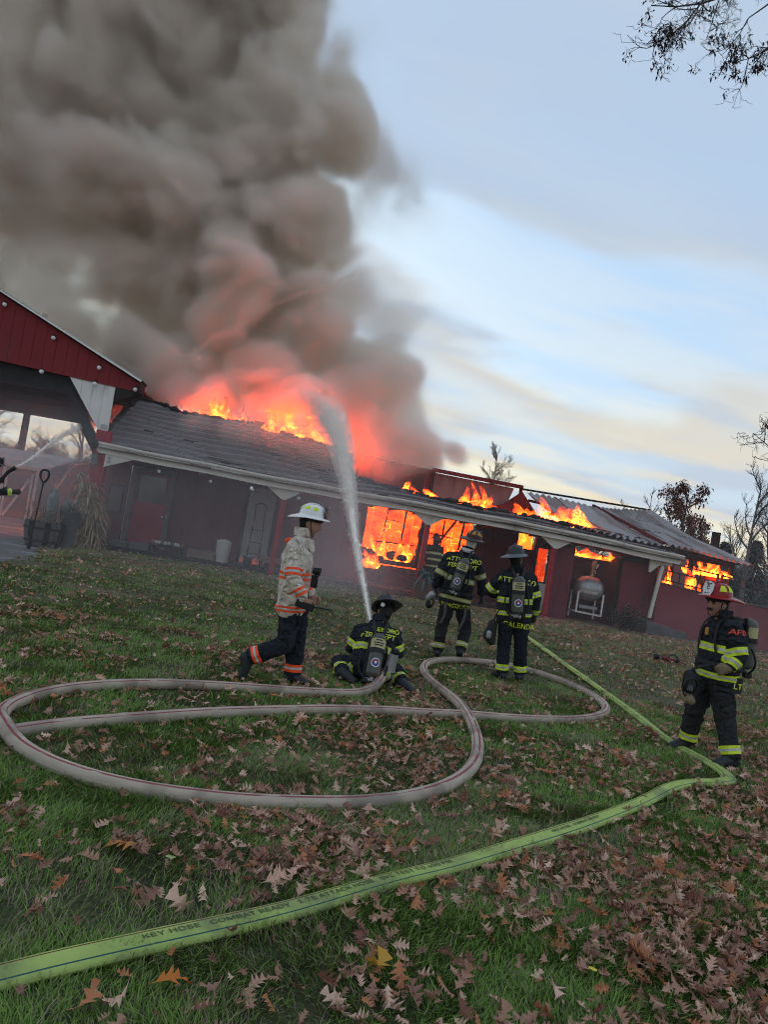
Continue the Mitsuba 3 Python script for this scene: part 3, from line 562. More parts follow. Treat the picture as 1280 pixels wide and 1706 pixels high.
cr = put(cp, 'roof', B(cat_([hullp([(x, b, z) for b in (-0.28, 0.55) for x, z in ((-7.44, 4.80), (-8.2, 5.13), (-8.2, 5.20), (-7.40, 4.86))]), hullp([(x, b, z) for b in (-0.28, 8.4) for x, z in ((-8.2, 5.13), (-13, 7.20), (-13, 7.28), (-8.2, 5.20))]), hullp([(x, b, z) for b in (-0.28, 8.4) for x, z in ((-18.7, 4.77), (-13, 7.20), (-13, 7.28), (-18.76, 4.83))])])), 'mat_char')
put(cr, 'drip_edge', B(hullp([(x, b, z) for b in (-0.31, -0.283) for x, z in ((-7.43, 4.80), (-13, 7.20), (-13, 7.26), (-7.40, 4.855))])), 'mat_white_panel')
put(cr, 'soffit', B(hullp([(x, b, z) for b in (-0.10, 0.5) for x, z in ((-7.50, 4.50), (-8.1, 4.15), (-8.1, 4.60), (-7.46, 4.72))])), 'mat_dark_wood')
put(cr, 'eave_board', B(beam((-7.46, -0.26, 4.66), (-7.46, 0.5, 4.66), 0.03, 0.28)), 'mat_char')
put(cp, 'hinge_plate', B(cat_([box(-8.33, -8.15, -0.10, -0.09, 3.33, 3.47), ])), 'mat_dull_steel'); put(cp, 'meter_box', B(box(-8.40, -8.24, -0.24, -0.14, 2.3, 2.62, 0.01)), 'mat_grey_glass', label='small grey box fixed to the red post')
for i, (a, z) in enumerate([(-11.35, 6.24), (-9.95, 5.58), (-8.62, 5.0), (-7.56, 4.58)]):
    k = thing('light_bulb', 'small round white bulb under the sloping rake of the red gable', 'light bulb', 'string lights along the red gable rake')
    put(k, 'globe', B(trimesh.creation.icosphere(2, 0.06).apply_transform(move(a, -0.2, z))), 'mat_bulb', True); put(k, 'socket', B(lathe([(0, 0), (0.03, 0), (0.03, 0.07), (0, 0.07)], 10, None, (a, -0.2, z + 0.04))), 'mat_black')
for i, a in enumerate((-10.1, -8.66)):
    z = float(lowr(a)) - 0.05
    k = thing('light_bulb', 'small round white bulb under the level lower edge of the red gable', 'light bulb', 'string lights along the lower edge of the gable')
    put(k, 'globe', B(trimesh.creation.icosphere(2, 0.06).apply_transform(move(a, -0.2, z))), 'mat_bulb', True); put(k, 'socket', B(lathe([(0, 0), (0.03, 0), (0.03, 0.07), (0, 0.07)], 10, None, (a, -0.2, z + 0.04))), 'mat_black')
for i, (a, lab) in enumerate(((-6.55, 'glass bulb hanging under the porch eave by the red door'), (-5.1, 'glass bulb hanging under the porch eave between the red door and the pale arch'), (-3.9, 'glass bulb hanging under the porch eave just left of the pale arch'), (-2.55, 'glass bulb hanging under the porch eave right of the pale arch'))):
    z = float(ZE(a)) - 0.12
    k = thing('light_bulb', lab, 'light bulb')
    put(k, 'globe', B(trimesh.creation.icosphere(2, 0.045).apply_transform(move(a, -0.15, z - 0.10))), 'mat_bulb', True); put(k, 'cord', B(beam((a, -0.15, z - 0.06), (a, -0.15, z + 0.16), 0.02)), 'mat_black')
# ------------------------------------------------------------------ hoses
def ground_z(p): return 0.012
def hose_mesh(pts, n, w, h, sides=16):
    """a charged or half-flat hose lying on the grass; v runs round it, u along it in metres"""
    c = spline([(x, y, z) for x, y, z in pts], n); t, a, b = frames(c)
    ang = np.arange(sides + 1) / sides * 2 * np.pi
    W = np.broadcast_to(w, (n,))[:, None, None]; Hh = np.broadcast_to(h, (n,))[:, None, None]
    ca, sa = np.cos(ang), np.sin(ang)
    sx = np.sign(ca) * np.abs(ca) ** 0.8
    v = c[:, None] + W / 2 * sx[None, :, None] * a[:, None] + Hh / 2 * sa[None, :, None] * b[:, None]
    u = np.concatenate([[0], np.cumsum(np.linalg.norm(np.diff(c, axis=0), axis=1))])
    uv = np.stack(np.broadcast_arrays(u[:, None], (ang / (2 * np.pi))[None]), -1).reshape(-1, 2)
    i = np.arange(n * (sides + 1)).reshape(n, sides + 1)
    q = np.stack([i[:-1, :-1], i[:-1, 1:], i[1:, 1:], i[1:, :-1]], -1).reshape(-1, 4)
    return tm(v.reshape(-1, 3), np.vstack([q[:, [0, 1, 2]], q[:, [0, 2, 3]]])), uv, c, u
def weave(p, n, uv): return 0.5 + 0.25 * dr.sin(uv.x * 900) * dr.sin(uv.y * 320) + 0.5 * F_(uv.x * 22, uv.y * 9, 0.0, 3)
def line(v, at, w): return 1 - SS(w * 0.7, w, dr.abs(v - at))
def attack_tex(p, n, uv):
    d = F_(uv.x * 5, uv.y * 8, 2.0, 4); e = SS(0.48, 0.75, F_(p.x * 4, p.y * 4, 1.0, 4))
    c = MIX((0.50, 0.405, 0.31), (0.36, 0.29, 0.225), d); c = MIX(c, (0.17, 0.14, 0.115), e * 0.6)
    wb = 0.006 * (F_(uv.x * 3, 1.0, 0.0, 2) - .5)
    return MIX(c, (0.24, 0.045, 0.05), dr.clip(line(uv.y + wb, 0.22, 0.028) + line(uv.y + wb, 0.345, 0.020), 0, 1) * SS(0.25, 0.4, F_(uv.x * 8, uv.y * 30, 5.0, 3)) * 0.9)
mat('mat_attack_hose', mikit.proc(attack_tex), 0.85, bump=weave, bump_scale=0.004)
def green_tex(p, n, uv):
    d = F_(uv.x * 6, uv.y * 7, 2.0, 4); c = MIX((0.43, 0.52, 0.135), (0.31, 0.385, 0.105), d)
    c = MIX(c, (0.17, 0.19, 0.09), SS(0.42, 0.75, F_(p.x * 5, p.y * 5, 3.0, 4)) * 0.7)
    wb = 0.005 * (F_(uv.x * 5, 1.0, 0.0, 2) - .5)
    c = MIX(c, (0.14, 0.055, 0.03), line(uv.y + wb, 0.325, 0.013)); return MIX(c, (0.03, 0.085, 0.085), line(uv.y + wb, 0.145, 0.012))
mat('mat_green_hose', mikit.proc(green_tex), 0.8, bump=weave, bump_scale=0.004)
ATTACK = HOSE_ATTACK; n_ = 420
m, uv, c, u = hose_mesh(ATTACK, n_, 0.100 * (1 + 0.10 * (meshkit.fbm(np.stack([np.arange(n_) * .09, 0 * np.arange(n_), 0 * np.arange(n_)], 1), 3) - .4)), 0.090 * (1 - 0.12 * (meshkit.fbm(np.stack([np.arange(n_) * .09, 0 * np.arange(n_), 0 * np.arange(n_)], 1), 3) - .4)), 18)
one('attack_hose', m, 'mat_attack_hose', 'off-white fire hose with a red stripe lying in big loops on the lawn', 'fire hose', None, True, uv=uv)
wv = 0.125 * (1 + 0.08 * np.sin(np.linspace(0, 40, 330)))
m, uv, c, u = hose_mesh(HOSE_GREEN, 330, wv, 0.050, 18)
gh = one('supply_hose', m, 'mat_green_hose', 'yellow-green fire hose with printed lettering crossing the foreground and folding back', 'fire hose', None, True, uv=uv)
mat('mat_hose_print', rgb(0.075, 0.10, 0.045), 0.8)
tt, aa_, bb_ = frames(c)
def hose_text(txt, s0, h, off):
    t = meshkit.text_mesh(txt, h, 0.0008); v = np.array(t.vertices)
    s = s0 + v[:, 0] * 1.3; P = np.stack([np.interp(s, u, c[:, i]) for i in range(3)], 1); A = np.stack([np.interp(s, u, aa_[:, i]) for i in range(3)], 1)
    y = off - v[:, 1]; lift = 0.025 * np.sqrt(np.maximum(0, 1 - np.minimum(1, np.abs(y) / 0.0625) ** 2)) + 0.0026
    t.vertices = P + A * y[:, None] + np.array([0, 0, 1.0]) * (lift + v[:, 2])[:, None]; put(gh, 'printed_lettering', t, 'mat_hose_print', kind='stuff')
hose_text('KEY HOSE   COMBAT READY   1.75 ATTACK HOSE   SVC TEST TO 400 PSI', 0.62, 0.026, 0.013)
hose_text('KEY HOSE   COMBAT READY', 3.2, 0.024, 0.012)
k = thing('ground_nozzle', 'red and black hose nozzle lying on the grass left of the red-helmeted firefighter', 'nozzle')
gx, gy = 6.35, 15.5; mat('mat_dull_red', worn((0.20, 0.03, 0.035), (0.10, 0.02, 0.025), 6.0), .5)
put(k, 'coupling', lathe([(0, -.06), (.055, -.06), (.062, -.02), (.05, .02), (.055, .06), (0, .06)], 20, (1, -.35, .1), (gx - .20, gy + .07, .07)), 'mat_black', 40); put(k, 'barrel', lathe([(0, -.11), (.04, -.11), (.05, .0), (.04, .14), (0, .14)], 18, (1, -.35, -.1), (gx, gy, .065)), 'mat_dull_red', 40)
put(k, 'bail', tube(spline([(gx, gy - .06, .09), (gx + .08, gy - .07, .18), (gx + .19, gy - .08, .11), (gx + .20, gy - .02, .07)], 14), .014, 8), 'mat_iron', 40); put(k, 'tip', lathe([(0, 0), (.035, 0), (.042, .11), (0, .11)], 16, (1, -.35, -.05), (gx + .14, gy - .05, .06)), 'mat_black', 40)

# ------------------------------------------------------------------ things under and in front of the porch
k = thing('hand_truck', 'black hand truck leaning against the pale arched panel', 'hand truck')
for s in (-.17, .17): put(k, 'rail', B(tube(spline([(-3.62 + s, 1.60, .22), (-3.62 + s, 1.72, 1.0), (-3.62 + s * .9, 1.80, 1.55), (-3.62 + s * .9, 1.70, 1.80), (-3.62 + s * 1.05, 1.78, 1.95)], 20), .020, 7)), 'mat_iron', 40)
for z, b in ((.45, 1.64), (.8, 1.69), (1.2, 1.755)): put(k, 'cross_bar', B(beam((-3.79, b, z), (-3.45, b, z), .022)), 'mat_iron')
put(k, 'handle', B(tube(spline([(-3.80, 1.78, 1.94), (-3.76, 1.79, 2.0), (-3.48, 1.79, 2.0), (-3.44, 1.78, 1.94)], 12), .020, 7)), 'mat_iron', 40)
for s in (-.24, .24): put(k, 'wheel', B(lathe([(0, -.03), (.12, -.03), (.135, 0), (.12, .03), (0, .03)], 20, (1, 0, 0), (-3.62 + s, 1.62, .25))), 'mat_rubber', 40)
for s in (-.24, .24): put(k, 'stay', B(beam((-3.62 + s * .9, 1.62, .26), (-3.62 + s * .7, 1.72, 1.05), .018)), 'mat_iron')
put(k, 'toe_plate', B(box(-3.82, -3.42, 1.38, 1.60, .125, .14)), 'mat_iron')
k = thing('trash_can', 'tall pale trash can with a lid on the porch edge', 'trash can')
put(k, 'body', B(lathe([(0, 0), (.17, 0), (.185, .30), (.20, .31), (.215, .70), (.20, .705), (0, .70)], 28, None, (-4.48, .55, .0))), 'mat_can', 40); put(k, 'lid', B(lathe([(.18, .70), (.222, .70), (.225, .735), (.15, .775), (.05, .785), (.045, .80), (0, .80)], 28, None, (-4.48, .55, .0))), 'mat_can', 40); put(k, 'rim_band', B(lathe([(.186, .30), (.197, .30), (.197, .325), (.186, .325)], 28, None, (-4.48, .55, .0))), 'mat_dull_steel', 40)
k = thing('wooden_crate', 'low crate of pale planks beside the trash can', 'crate')
for z in (.02, .135, .25): put(k, 'plank', B(jitter(box(-5.48, -4.70, .42, .44, z, z + .10, .003), .004, 6)), 'mat_wood'); put(k, 'plank', B(box(-5.48, -4.70, .78, .80, z, z + .10, .003)), 'mat_wood')
for a in (-5.47, -4.74): put(k, 'corner_post', B(box(a, a + .04, .442, .778, .0, .35)), 'mat_grey_wood')
for a in np.arange(.45, .77, .11): put(k, 'slat', B(box(-5.48, -4.70, a, a + .095, .355, .372, .003)), 'mat_wood')
k = thing('flower_box', 'dark bench with a row of pale gourds on it below the red door', 'bench')
put(k, 'seat', B(box(-6.55, -5.60, .45, .85, .30, .36, .006)), 'mat_dark_wood')
for a in (-6.5, -5.7): put(k, 'leg', B(box(a, a + .06, .5, .8, .0, .30)), 'mat_dark_wood')
for i, a in enumerate(np.linspace(-6.5, -5.68, 10)): put(k, 'gourd', B(lathe([(0, -.05), (.035, -.04), (.05, 0), (.035, .045), (.012, .06), (0, .062)], 14, None, (a, .58 + .05 * math.sin(i * 3), .41)).apply_transform(np.eye(4))), 'mat_can' if i % 3 else 'mat_wood', 50)
for i, (a, lab) in enumerate(((-7.45, 'rough stone block before the porch, left of the red door'), (-6.85, 'rough stone block on the grass right below the red door'))):
    one('stone_block', B(jitter(box(a - .27, a + .27, .35, .75, -.05, .30, .03).subdivide().subdivide().subdivide(), .03, 5, i)), 'mat_stone', lab, 'stone block', None, 40)
k = thing('low_table', 'low brown plank table behind the second red post', 'table')
for b in (.72, .90, 1.08): put(k, 'plank', B(jitter(box(-3.45, -1.95, b, b + .165, .42, .46, .004), .004, 4)), 'mat_wood')
for a in (-3.3, -2.15): put(k, 'trestle', B(cat_([beam((a, .75, .12), (a, 1.0, .42), .06), beam((a, 1.22, .12), (a, .97, .42), .06)])), 'mat_grey_wood')
put(k, 'apron', B(box(-3.4, -2.0, .74, .77, .30, .42)), 'mat_wood')
mb = thing('metal_bucket', 'small shiny metal bowl on the ground left of the plank table', 'bowl'); put(mb, 'bowl', B(lathe([(0, .0), (.10, .0), (.16, .12), (.155, .12), (.095, .01), (0, .01)], 24, None, (-3.72, .5, .30))), 'mat_steel', 40); put(mb, 'stand', B(lathe([(0, 0), (.16, 0), (.12, .3), (0, .3)], 16, None, (-3.72, .5, -.0))), 'mat_dark_wood', 40)
k = thing('log_pile', 'dark split logs stacked under the plank table', 'firewood')
rr = np.random.default_rng(3)
for i in range(9): put(k, 'log', B(jitter(lathe([(0, 0), (.07, 0), (.075, .3), (.07, .6), (0, .6)], 9, (rr.normal(0, .1), 1, 0), (-3.25 + .16 * (i % 5) + .08 * (i // 5), .55, .07 + .13 * (i // 5))), .015, 7, i)), 'mat_dark_wood')
# the round smoker, shaped like a ball on a white frame
k = thing('barrel_smoker', 'silver ball-shaped tank with a tall tap on a white frame in the dark bay', 'smoker')
th = np.linspace(-math.pi / 2, math.pi / 2, 22)
tank = put(k, 'tank', B(lathe([(0.0, -.46)] + [(.40 * math.cos(x) ** .75, .46 * math.sin(x)) for x in th[1:-1]] + [(0, .46)], 40, (1, .05, 0), (7.0, .72, 1.06))), 'mat_dull_steel', 50)
for o in (-.20, .20): put(tank, 'hoop', B(lathe([(.368, -.02), (.384, -.02), (.384, .02), (.368, .02)], 40, (1, .05, 0), (7.0 + o, .72, 1.06))), 'mat_steel', 40)
put(k, 'tap', B(cat_([lathe([(0, .0), (.07, 0), (.06, .10), (.045, .12), (.05, .32), (.075, .40), (.06, .52), (0, .54)], 18, (.1, 0, 1), (7.02, .68, 1.42))])), 'mat_brass', 40); mat('mat_brass', worn((0.42, 0.30, 0.14), (0.30, 0.21, 0.10), 6.0), 0.4, metal=.5)
put(k, 'tap_spout', B(tube(spline([(7.04, .62, 1.62), (7.04, .50, 1.64), (7.05, .46, 1.56)], 8), .025, 8)), 'mat_steel', 40); put(k, 'tap_handle', B(lathe([(0, 0), (.02, 0), (.035, .16), (0, .18)], 12, (.4, 0, 1), (7.13, .66, 1.72))), 'mat_paper', 40)
for p, q in (((6.58, .45, .28), (6.58, .45, .95)), ((7.42, .45, .25), (7.42, .45, .95)), ((6.58, 1.0, .1), (6.58, 1.0, .95)), ((7.42, 1.0, .1), (7.42, 1.0, .95)), ((6.58, .45, .30), (7.42, .45, .26)), ((6.58, 1.0, .30), (7.42, 1.0, .26)), ((6.58, .45, .30), (6.58, 1.0, .30)), ((7.42, .45, .26), (7.42, 1.0, .26))): put(k, 'frame_bar', B(beam(p, q, .045)), 'mat_white_panel')
put(k, 'drip_tray', B(box(6.7, 7.3, .5, .95, .42, .52, .01)), 'mat_dull_steel')
t = meshkit.text_mesh('Heineken', .115, .004, True); v = np.array(t.vertices); v[:, 0] -= v[:, 0].mean(); v[:, 1] -= .05; hgt = v[:, 1] - .10
rad = .40 * np.maximum(.05, 1 - (v[:, 0] / .46) ** 2) ** .375
t.vertices = np.stack([7.0 + v[:, 0], .72 - np.sqrt(np.maximum(.01, rad ** 2 - hgt ** 2)) - .004 + v[:, 0] * .05 - v[:, 2], 1.06 + hgt], 1); t.invert() if t.volume < 0 else None
put(tank, 'lettering', B(t), 'mat_white_panel')

rr = np.random.default_rng(31); deb = []
for i in range(150): a_, b_ = -.7 + 2.4 * rr.random(), -.75 + .85 * rr.random(); L_ = .08 + .35 * rr.random() ** 2; th_ = rr.random() * 3.1; deb.append(jitter(beam((a_, b_, .02 + .05 * rr.random()), (a_ + L_ * math.cos(th_), b_ + L_ * math.sin(th_) * .5, .02 + .1 * rr.random()), .04 + .05 * rr.random(), .02).subdivide(), .012, 9, i))
tag(put(None, 'fallen_debris', B(cat_(deb)), 'mat_charred_redlit'), 'charred boards and splinters fallen on the ground before the burning room', 'debris', None, 'stuff'); mat('mat_charred_redlit', worn((0.10, 0.035, 0.025), (0.03, 0.02, 0.018), 5.0), .9)  # red glow of the fire put into the charred wood colour

# ------------------------------------------------------------------ plants and pots
def leaf_blade(p, d, L, w, droop, n=6):
    """one strap leaf from p"""
    d = np.asarray(d, float); d /= np.linalg.norm(d); s = np.cross(d, [0, 0, 1.0]); s /= np.linalg.norm(s) + 1e-9
    t = np.linspace(0, 1, n)
    c = np.asarray(p) + np.outer(t * L, d) - np.outer(droop * L * t ** 2.2, [0, 0, 1.0]); ww = w * np.sin(np.pi * np.clip(t * .93 + .07, 0, 1)) ** .7
    nrm = np.cross(s, d); v = np.vstack([c - s * ww[:, None] / 2 + nrm * .15 * w, c, c + s * ww[:, None] / 2 + nrm * .15 * w])
    f = [q for i in range(n - 1) for q in ([i, i + 1, n + i + 1], [i, n + i + 1, n + i], [n + i, n + i + 1, 2 * n + i + 1], [n + i, 2 * n + i + 1, 2 * n + i])]
    return tm(v, f)
mat('mat_bluegreen', worn((0.040, 0.085, 0.080), (0.065, 0.115, 0.105), 6.0, (0.10, 0.10, 0.09), .3), .6)
mat('mat_straw', worn((0.50, 0.37, 0.22), (0.34, 0.25, 0.15), 9.0, (0.13, 0.10, 0.06), .4), .8)
mat('mat_dry_leaf', worn((0.28, 0.22, 0.15), (0.18, 0.14, 0.10), 9.0), .8)
mat('mat_dark_leaf', worn((0.028, 0.048, 0.026), (0.050, 0.070, 0.040), 9.0), .6)
mat('mat_terracotta', worn((0.15, 0.075, 0.05), (0.10, 0.055, 0.04), 5.0), .85)
rr = np.random.default_rng(41)
k = thing('agave_plant', 'blue-green plant with arching strap leaves in a brown pot at the third red post', 'potted plant')
C = V3(1.52, 21.75, .62)
for i in range(44):
    a = rr.random() * 2 * np.pi; e = .15 + 1.1 * rr.random()
    put(k, 'leaf', leaf_blade(C + [.05 * math.cos(a), .05 * math.sin(a), 0], (math.cos(a) * math.cos(e), math.sin(a) * math.cos(e), math.sin(e)), .50 + .25 * rr.random(), .09, .45 + .5 * rr.random()), 'mat_bluegreen', True)
put(k, 'pot', lathe([(0, -.62), (.24, -.62), (.34, -.20), (.36, -.05), (.33, -.04), (.31, -.10), (0, -.12)], 24, None, C), 'mat_terracotta', 40)
def shrub(name, label, c, r, h, n, seed, m1='mat_dark_leaf'):
    q = np.random.default_rng(seed); k = thing(name, label, 'shrub'); st = []; lv = []
    for i in range(n):
        a = q.random() * 2 * np.pi; e = .35 + 1.1 * q.random(); L = .55 + .6 * q.random()
        tip = np.array(c) + [r * L * math.cos(a) * math.cos(e), r * L * math.sin(a) * math.cos(e), h * L * math.sin(e) + .05]
        pth = spline([c, (np.array(c) + tip) / 2 + [0, 0, .12 * h], tip], 6); st.append(tube(pth, np.linspace(.012, .004, 6), 4))
        for j in range(15):
            p = pth[2 + int(q.integers(4))] + q.normal(0, .05, 3); b = q.random() * 2 * np.pi
            lv.append(leaf_blade(p, (math.cos(b), math.sin(b), q.normal(.2, .4)), .09 + .05 * q.random(), .04, .2, 3))
    put(k, 'stems', cat_(st), 'mat_dark_wood', kind='stuff'); put(k, 'foliage', cat_(lv), m1, kind='stuff')
shrub('shrub', 'low leafy shrub in front of the dark bay with the silver tank', (7.75, 22.35, 0), .62, .72, 60, 6, 'mat_dark_leaf')
# corn stalks tied round the carport post
k = thing('corn_stalk_bundle', 'bundle of dry corn stalks tied round the red carport post', 'corn stalks')
rr = np.random.default_rng(17); c0 = V3(-7.95, 20.35, 0)
for i in range(34):
    a = rr.random() * 2 * np.pi; r0, r1, r2 = .20 + .10 * rr.random(), .13 + .05 * rr.random(), .12 + .20 * rr.random()
    H_ = 1.15 + .90 * rr.random()
    lean = V3(-.26, 0, 0)
    pth = spline([c0 + [r0 * math.cos(a), .6 * r0 * math.sin(a), 0], c0 + [r1 * math.cos(a), .6 * r1 * math.sin(a), 1.0], c0 + lean + [r2 * math.cos(a), .6 * r2 * math.sin(a), H_]], 9)
    put(k, 'stalk', tube(pth, np.linspace(.018, .008, 9), 5), 'mat_straw', 50)
    lv = []
    for j in range(15):
        u_ = rr.random(); p = pth[min(8, int(u_ * 9))]; b = a + rr.normal(0, 1.0); e = rr.normal(.3 if p[2] > .9 else -.5, .5)
        lv.append(leaf_blade(p, (math.cos(b), .7 * math.sin(b), e), .22 + .26 * rr.random(), .045, .3 + .9 * rr.random(), 6))
    put(k, 'dry_leaves', cat_(lv), 'mat_straw' if i % 3 else 'mat_dry_leaf', True, kind='stuff')
put(k, 'twine', lathe([(.17, 0), (.185, .01), (.17, .03), (.155, .01)], 20, None, c0 + [0, 0, 1.0]), 'mat_wood', 40)
k = thing('barrel_planter', 'half-barrel planter with thin dead stems left of the corn stalks', 'planter')
cb = V3(-8.43, 18.75, 0)
for i in range(22):
    a0, a1 = i * 2 * np.pi / 22 + .012, (i + 1) * 2 * np.pi / 22 - .012
    P3 = [(r * math.cos(a), r * math.sin(a), z) for a in (a0, a1) for z, rs in ((0, (.36, .39)), (.35, (.44, .47)), (.62, (.455, .485))) for r in rs]
    put(k, 'stave', hullp(np.array(P3) + cb), 'mat_grey_wood' if i % 3 else 'mat_dark_wood')
for z, r in ((.14, .425), (.46, .486)): put(k, 'hoop', lathe([(r - .004, z - .025), (r + .008, z - .025), (r + .012, z + .025), (r, z + .025)], 36, None, cb), 'mat_iron', 40)
put(k, 'soil', lathe([(0, .55), (.43, .55), (0, .58)], 24, None, cb), 'mat_dark_wood')
st = []; lv = []; rr = np.random.default_rng(8)
for i in range(26):
    a = rr.random() * 2 * np.pi; p0 = cb + [.3 * rr.random() * math.cos(a), .3 * rr.random() * math.sin(a), .55]; p1 = p0 + [.35 * math.cos(a) * rr.random() - .1, .2 * math.sin(a), .25 + .75 * rr.random() ** 2]
    pth = spline([p0, (p0 + p1) / 2 + rr.normal(0, .05, 3), p1], 7); st.append(tube(pth, np.linspace(.010, .004, 7), 4))
    for j in range(9): lv.append(leaf_blade(pth[int(rr.integers(2, 7))], rr.normal(0, 1, 3), .06 + .06 * rr.random(), .03, .2, 3))
put(k, 'dead_stems', cat_(st), 'mat_dry_leaf', kind='stuff'); put(k, 'dry_leaves', cat_(lv), 'mat_dry_leaf', kind='stuff')
k = thing('urn_planter', 'dark tall urn with a fountain of grassy leaves between the barrel and the corn stalks', 'planter'); cu = V3(-8.10, 19.45, 0)
put(k, 'urn', lathe([(0, 0), (.20, 0), (.17, .12), (.20, .45), (.29, .85), (.32, .97), (.29, .98), (.26, .90), (0, .88)], 28, None, cu), 'mat_stone', 40)
rr = np.random.default_rng(10)
for i in range(48):
    a = rr.random() * 2 * np.pi; e = .25 + 1.0 * rr.random(); put(k, 'leaf', leaf_blade(cu + [0, 0, .92], (math.cos(a) * math.cos(e), math.sin(a) * math.cos(e), math.sin(e)), .65 + .3 * rr.random(), .024, .45 + .5 * rr.random(), 7), 'mat_dry_leaf' if i % 3 else 'mat_bluegreen', True)
for i, (x, y, z, lab) in enumerate(((-9.15, 20.6, 1.45, 'taller pale blue-green gas bottle behind the barrel planter'), (-8.80, 20.75, 1.32, 'shorter pale blue-green gas bottle behind the urn'))):
    q = thing('gas_bottle', lab, 'gas bottle'); put(q, 'bottle', lathe([(0, 0), (.15, 0), (.155, .05), (.155, z - .3), (.10, z - .14), (.05, z - .10), (0, z - .1)], 24, None, (x, y, 0)), 'mat_bottle', 40); put(q, 'valve_cap', lathe([(0, z - .1), (.055, z - .1), (.055, z + .02), (0, z + .03)], 14, None, (x, y, 0)), 'mat_bottle', 40)
mat('mat_bottle', worn((0.17, 0.24, 0.24), (0.12, 0.17, 0.175), 3.0, amount=.4), .5)
k = thing('garden_fork', 'long-handled garden tool with a D grip stuck upright at the lawn edge', 'garden tool')
p0, p1 = V3(-8.20, 17.6, 0.0), V3(-8.13, 17.6, 1.60)
put(k, 'shaft', tube([p0, p1], [.018, .018], 8), 'mat_black', 40); put(k, 'grip', tube(spline([p1 + [0, 0, 0], p1 + [-.085, 0, .10], p1 + [-.075, 0, .27], p1 + [.0, 0, .30], p1 + [.075, 0, .27], p1 + [.085, 0, .10], p1 + [.004, 0, 0]], 30), .026, 8), 'mat_black', 40); put(k, 'blade', hullp([p0 + v for v in V3(0, 0, 0) + np.array([(-.08, -.01, .12), (.08, -.01, .12), (-.07, .01, .12), (.07, .01, .12), (0, 0, -.15)])]), 'mat_iron')

# ------------------------------------------------------------------ the barn beyond the yard, utility pole, wooden post
bn = thing('red_barn', 'low red barn with white trim beyond the yard, seen through the carport', 'barn')
x0, x1, yb = -22.0, -13.9, 30.0
put(bn, 'wall', box(x0, x1, yb + .02, yb + 5, -.3, 2.05), 'mat_char')
a = x0; q = np.random.default_rng(2)
while a < x1 - .05: put(bn, 'board', box(a + .004, min(a + .3, x1) - .004, yb - .012 * q.random(), yb + .015, -.3, 2.02), 'mat_red_siding' if q.random() < .6 else 'mat_maroon_b'); a += .3
put(bn, 'roof', cat_([hullp([(x, y, z) for x in (x0 - .2, x1 + .2) for y, z in ((yb - .4, 2.02), (yb + 2.5, 2.75), (yb + 2.5, 2.83), (yb - .4, 2.10))]), hullp([(x, y, z) for x in (x0 - .2, x1 + .2) for y, z in ((yb + 5.4, 2.02), (yb + 2.5, 2.75), (yb + 2.5, 2.83), (yb + 5.4, 2.10))])]), 'mat_tin', kind=None)
put(bn, 'eave_trim', box(x0 - .2, x1 + .2, yb - .43, yb - .40, 1.99, 2.11), 'mat_white_panel')
for a in (-15.55, -14.2, -17.4, -19.0): put(bn, 'corner_trim', box(a, a + .12, yb - .04, yb - .02, -.3, 2.0), 'mat_white_panel')
dd = put(bn, 'door', box(-15.3, -14.35, yb - .05, yb - .02, -.3, 1.75), 'mat_maroon'); put(dd, 'brace', beam((-15.25, yb - .06, .0), (-14.4, yb - .06, 1.6), .10, .015, (0, 1, 0)), 'mat_white_panel'); put(dd, 'frame', cat_([box(-15.38, -15.30, yb - .06, yb - .03, -.3, 1.83), box(-14.35, -14.27, yb - .06, yb - .03, -.3, 1.83)]), 'mat_white_panel')
wd = put(bn, 'window', box(-16.8, -15.9, yb - .05, yb - .02, .7, 1.5), 'mat_white_panel'); put(wd, 'pane', box(-16.72, -15.98, yb - .06, yb - .052, .78, 1.42), 'mat_dark_glass')
sd = thing('small_shed', 'small gabled red shed with pale trim right of the barn', 'shed')
gp_ = [(-13.75, -.3), (-13.75, 1.45), (-13.2, 2.5), (-12.0, 2.95), (-10.8, 2.5), (-10.8, -.3)]
put(sd, 'wall', trimesh.creation.extrude_polygon(Polygon(gp_), 3.0, engine='earcut').apply_transform(move(0, 34, 0) @ rot(math.pi / 2, [1, 0, 0])), 'mat_red_siding')
for p, r_ in zip(gp_[:-1], gp_[1:]): put(sd, 'trim', beam((p[0], 30.98, p[1]), (r_[0], 30.98, r_[1]), .10, .04, (0, 1, 0)), 'mat_white_panel')
for p, r_ in zip(gp_[1:-2], gp_[2:-1]): put(sd, 'roof', beam((p[0], 32.5, p[1] + .06), (r_[0], 32.5, r_[1] + .06), 3.3, .06, (0, 0, 1)), 'mat_tin')
k = thing('utility_pole', 'wooden utility pole beyond the yard, seen through the carport', 'utility pole')
put(k, 'pole', tube([(-17.5, 35, -.3), (-17.5, 35, 9.5)], [.19, .13], 12), 'mat_dark_wood', 40); put(k, 'cross_arm', beam((-18.6, 35, 8.8), (-16.4, 35, 8.8), .12, .14), 'mat_dark_wood')
for dz in (5.6, 6.0): put(k, 'wire', tube(spline([(-34, 36, dz + 1.0), (-17.5, 35, dz), (-8, 31, dz - 1.35)], 24), .018, 5), 'mat_black')
one('wooden_post', tube([(13.5, 30, -.3), (13.5, 30, 2.0), (13.52, 30, 4.0)], [.20, .19, .17], 12), 'mat_dark_wood', 'thick bare wooden post behind the right end of the tin roof', 'post', None, 40)

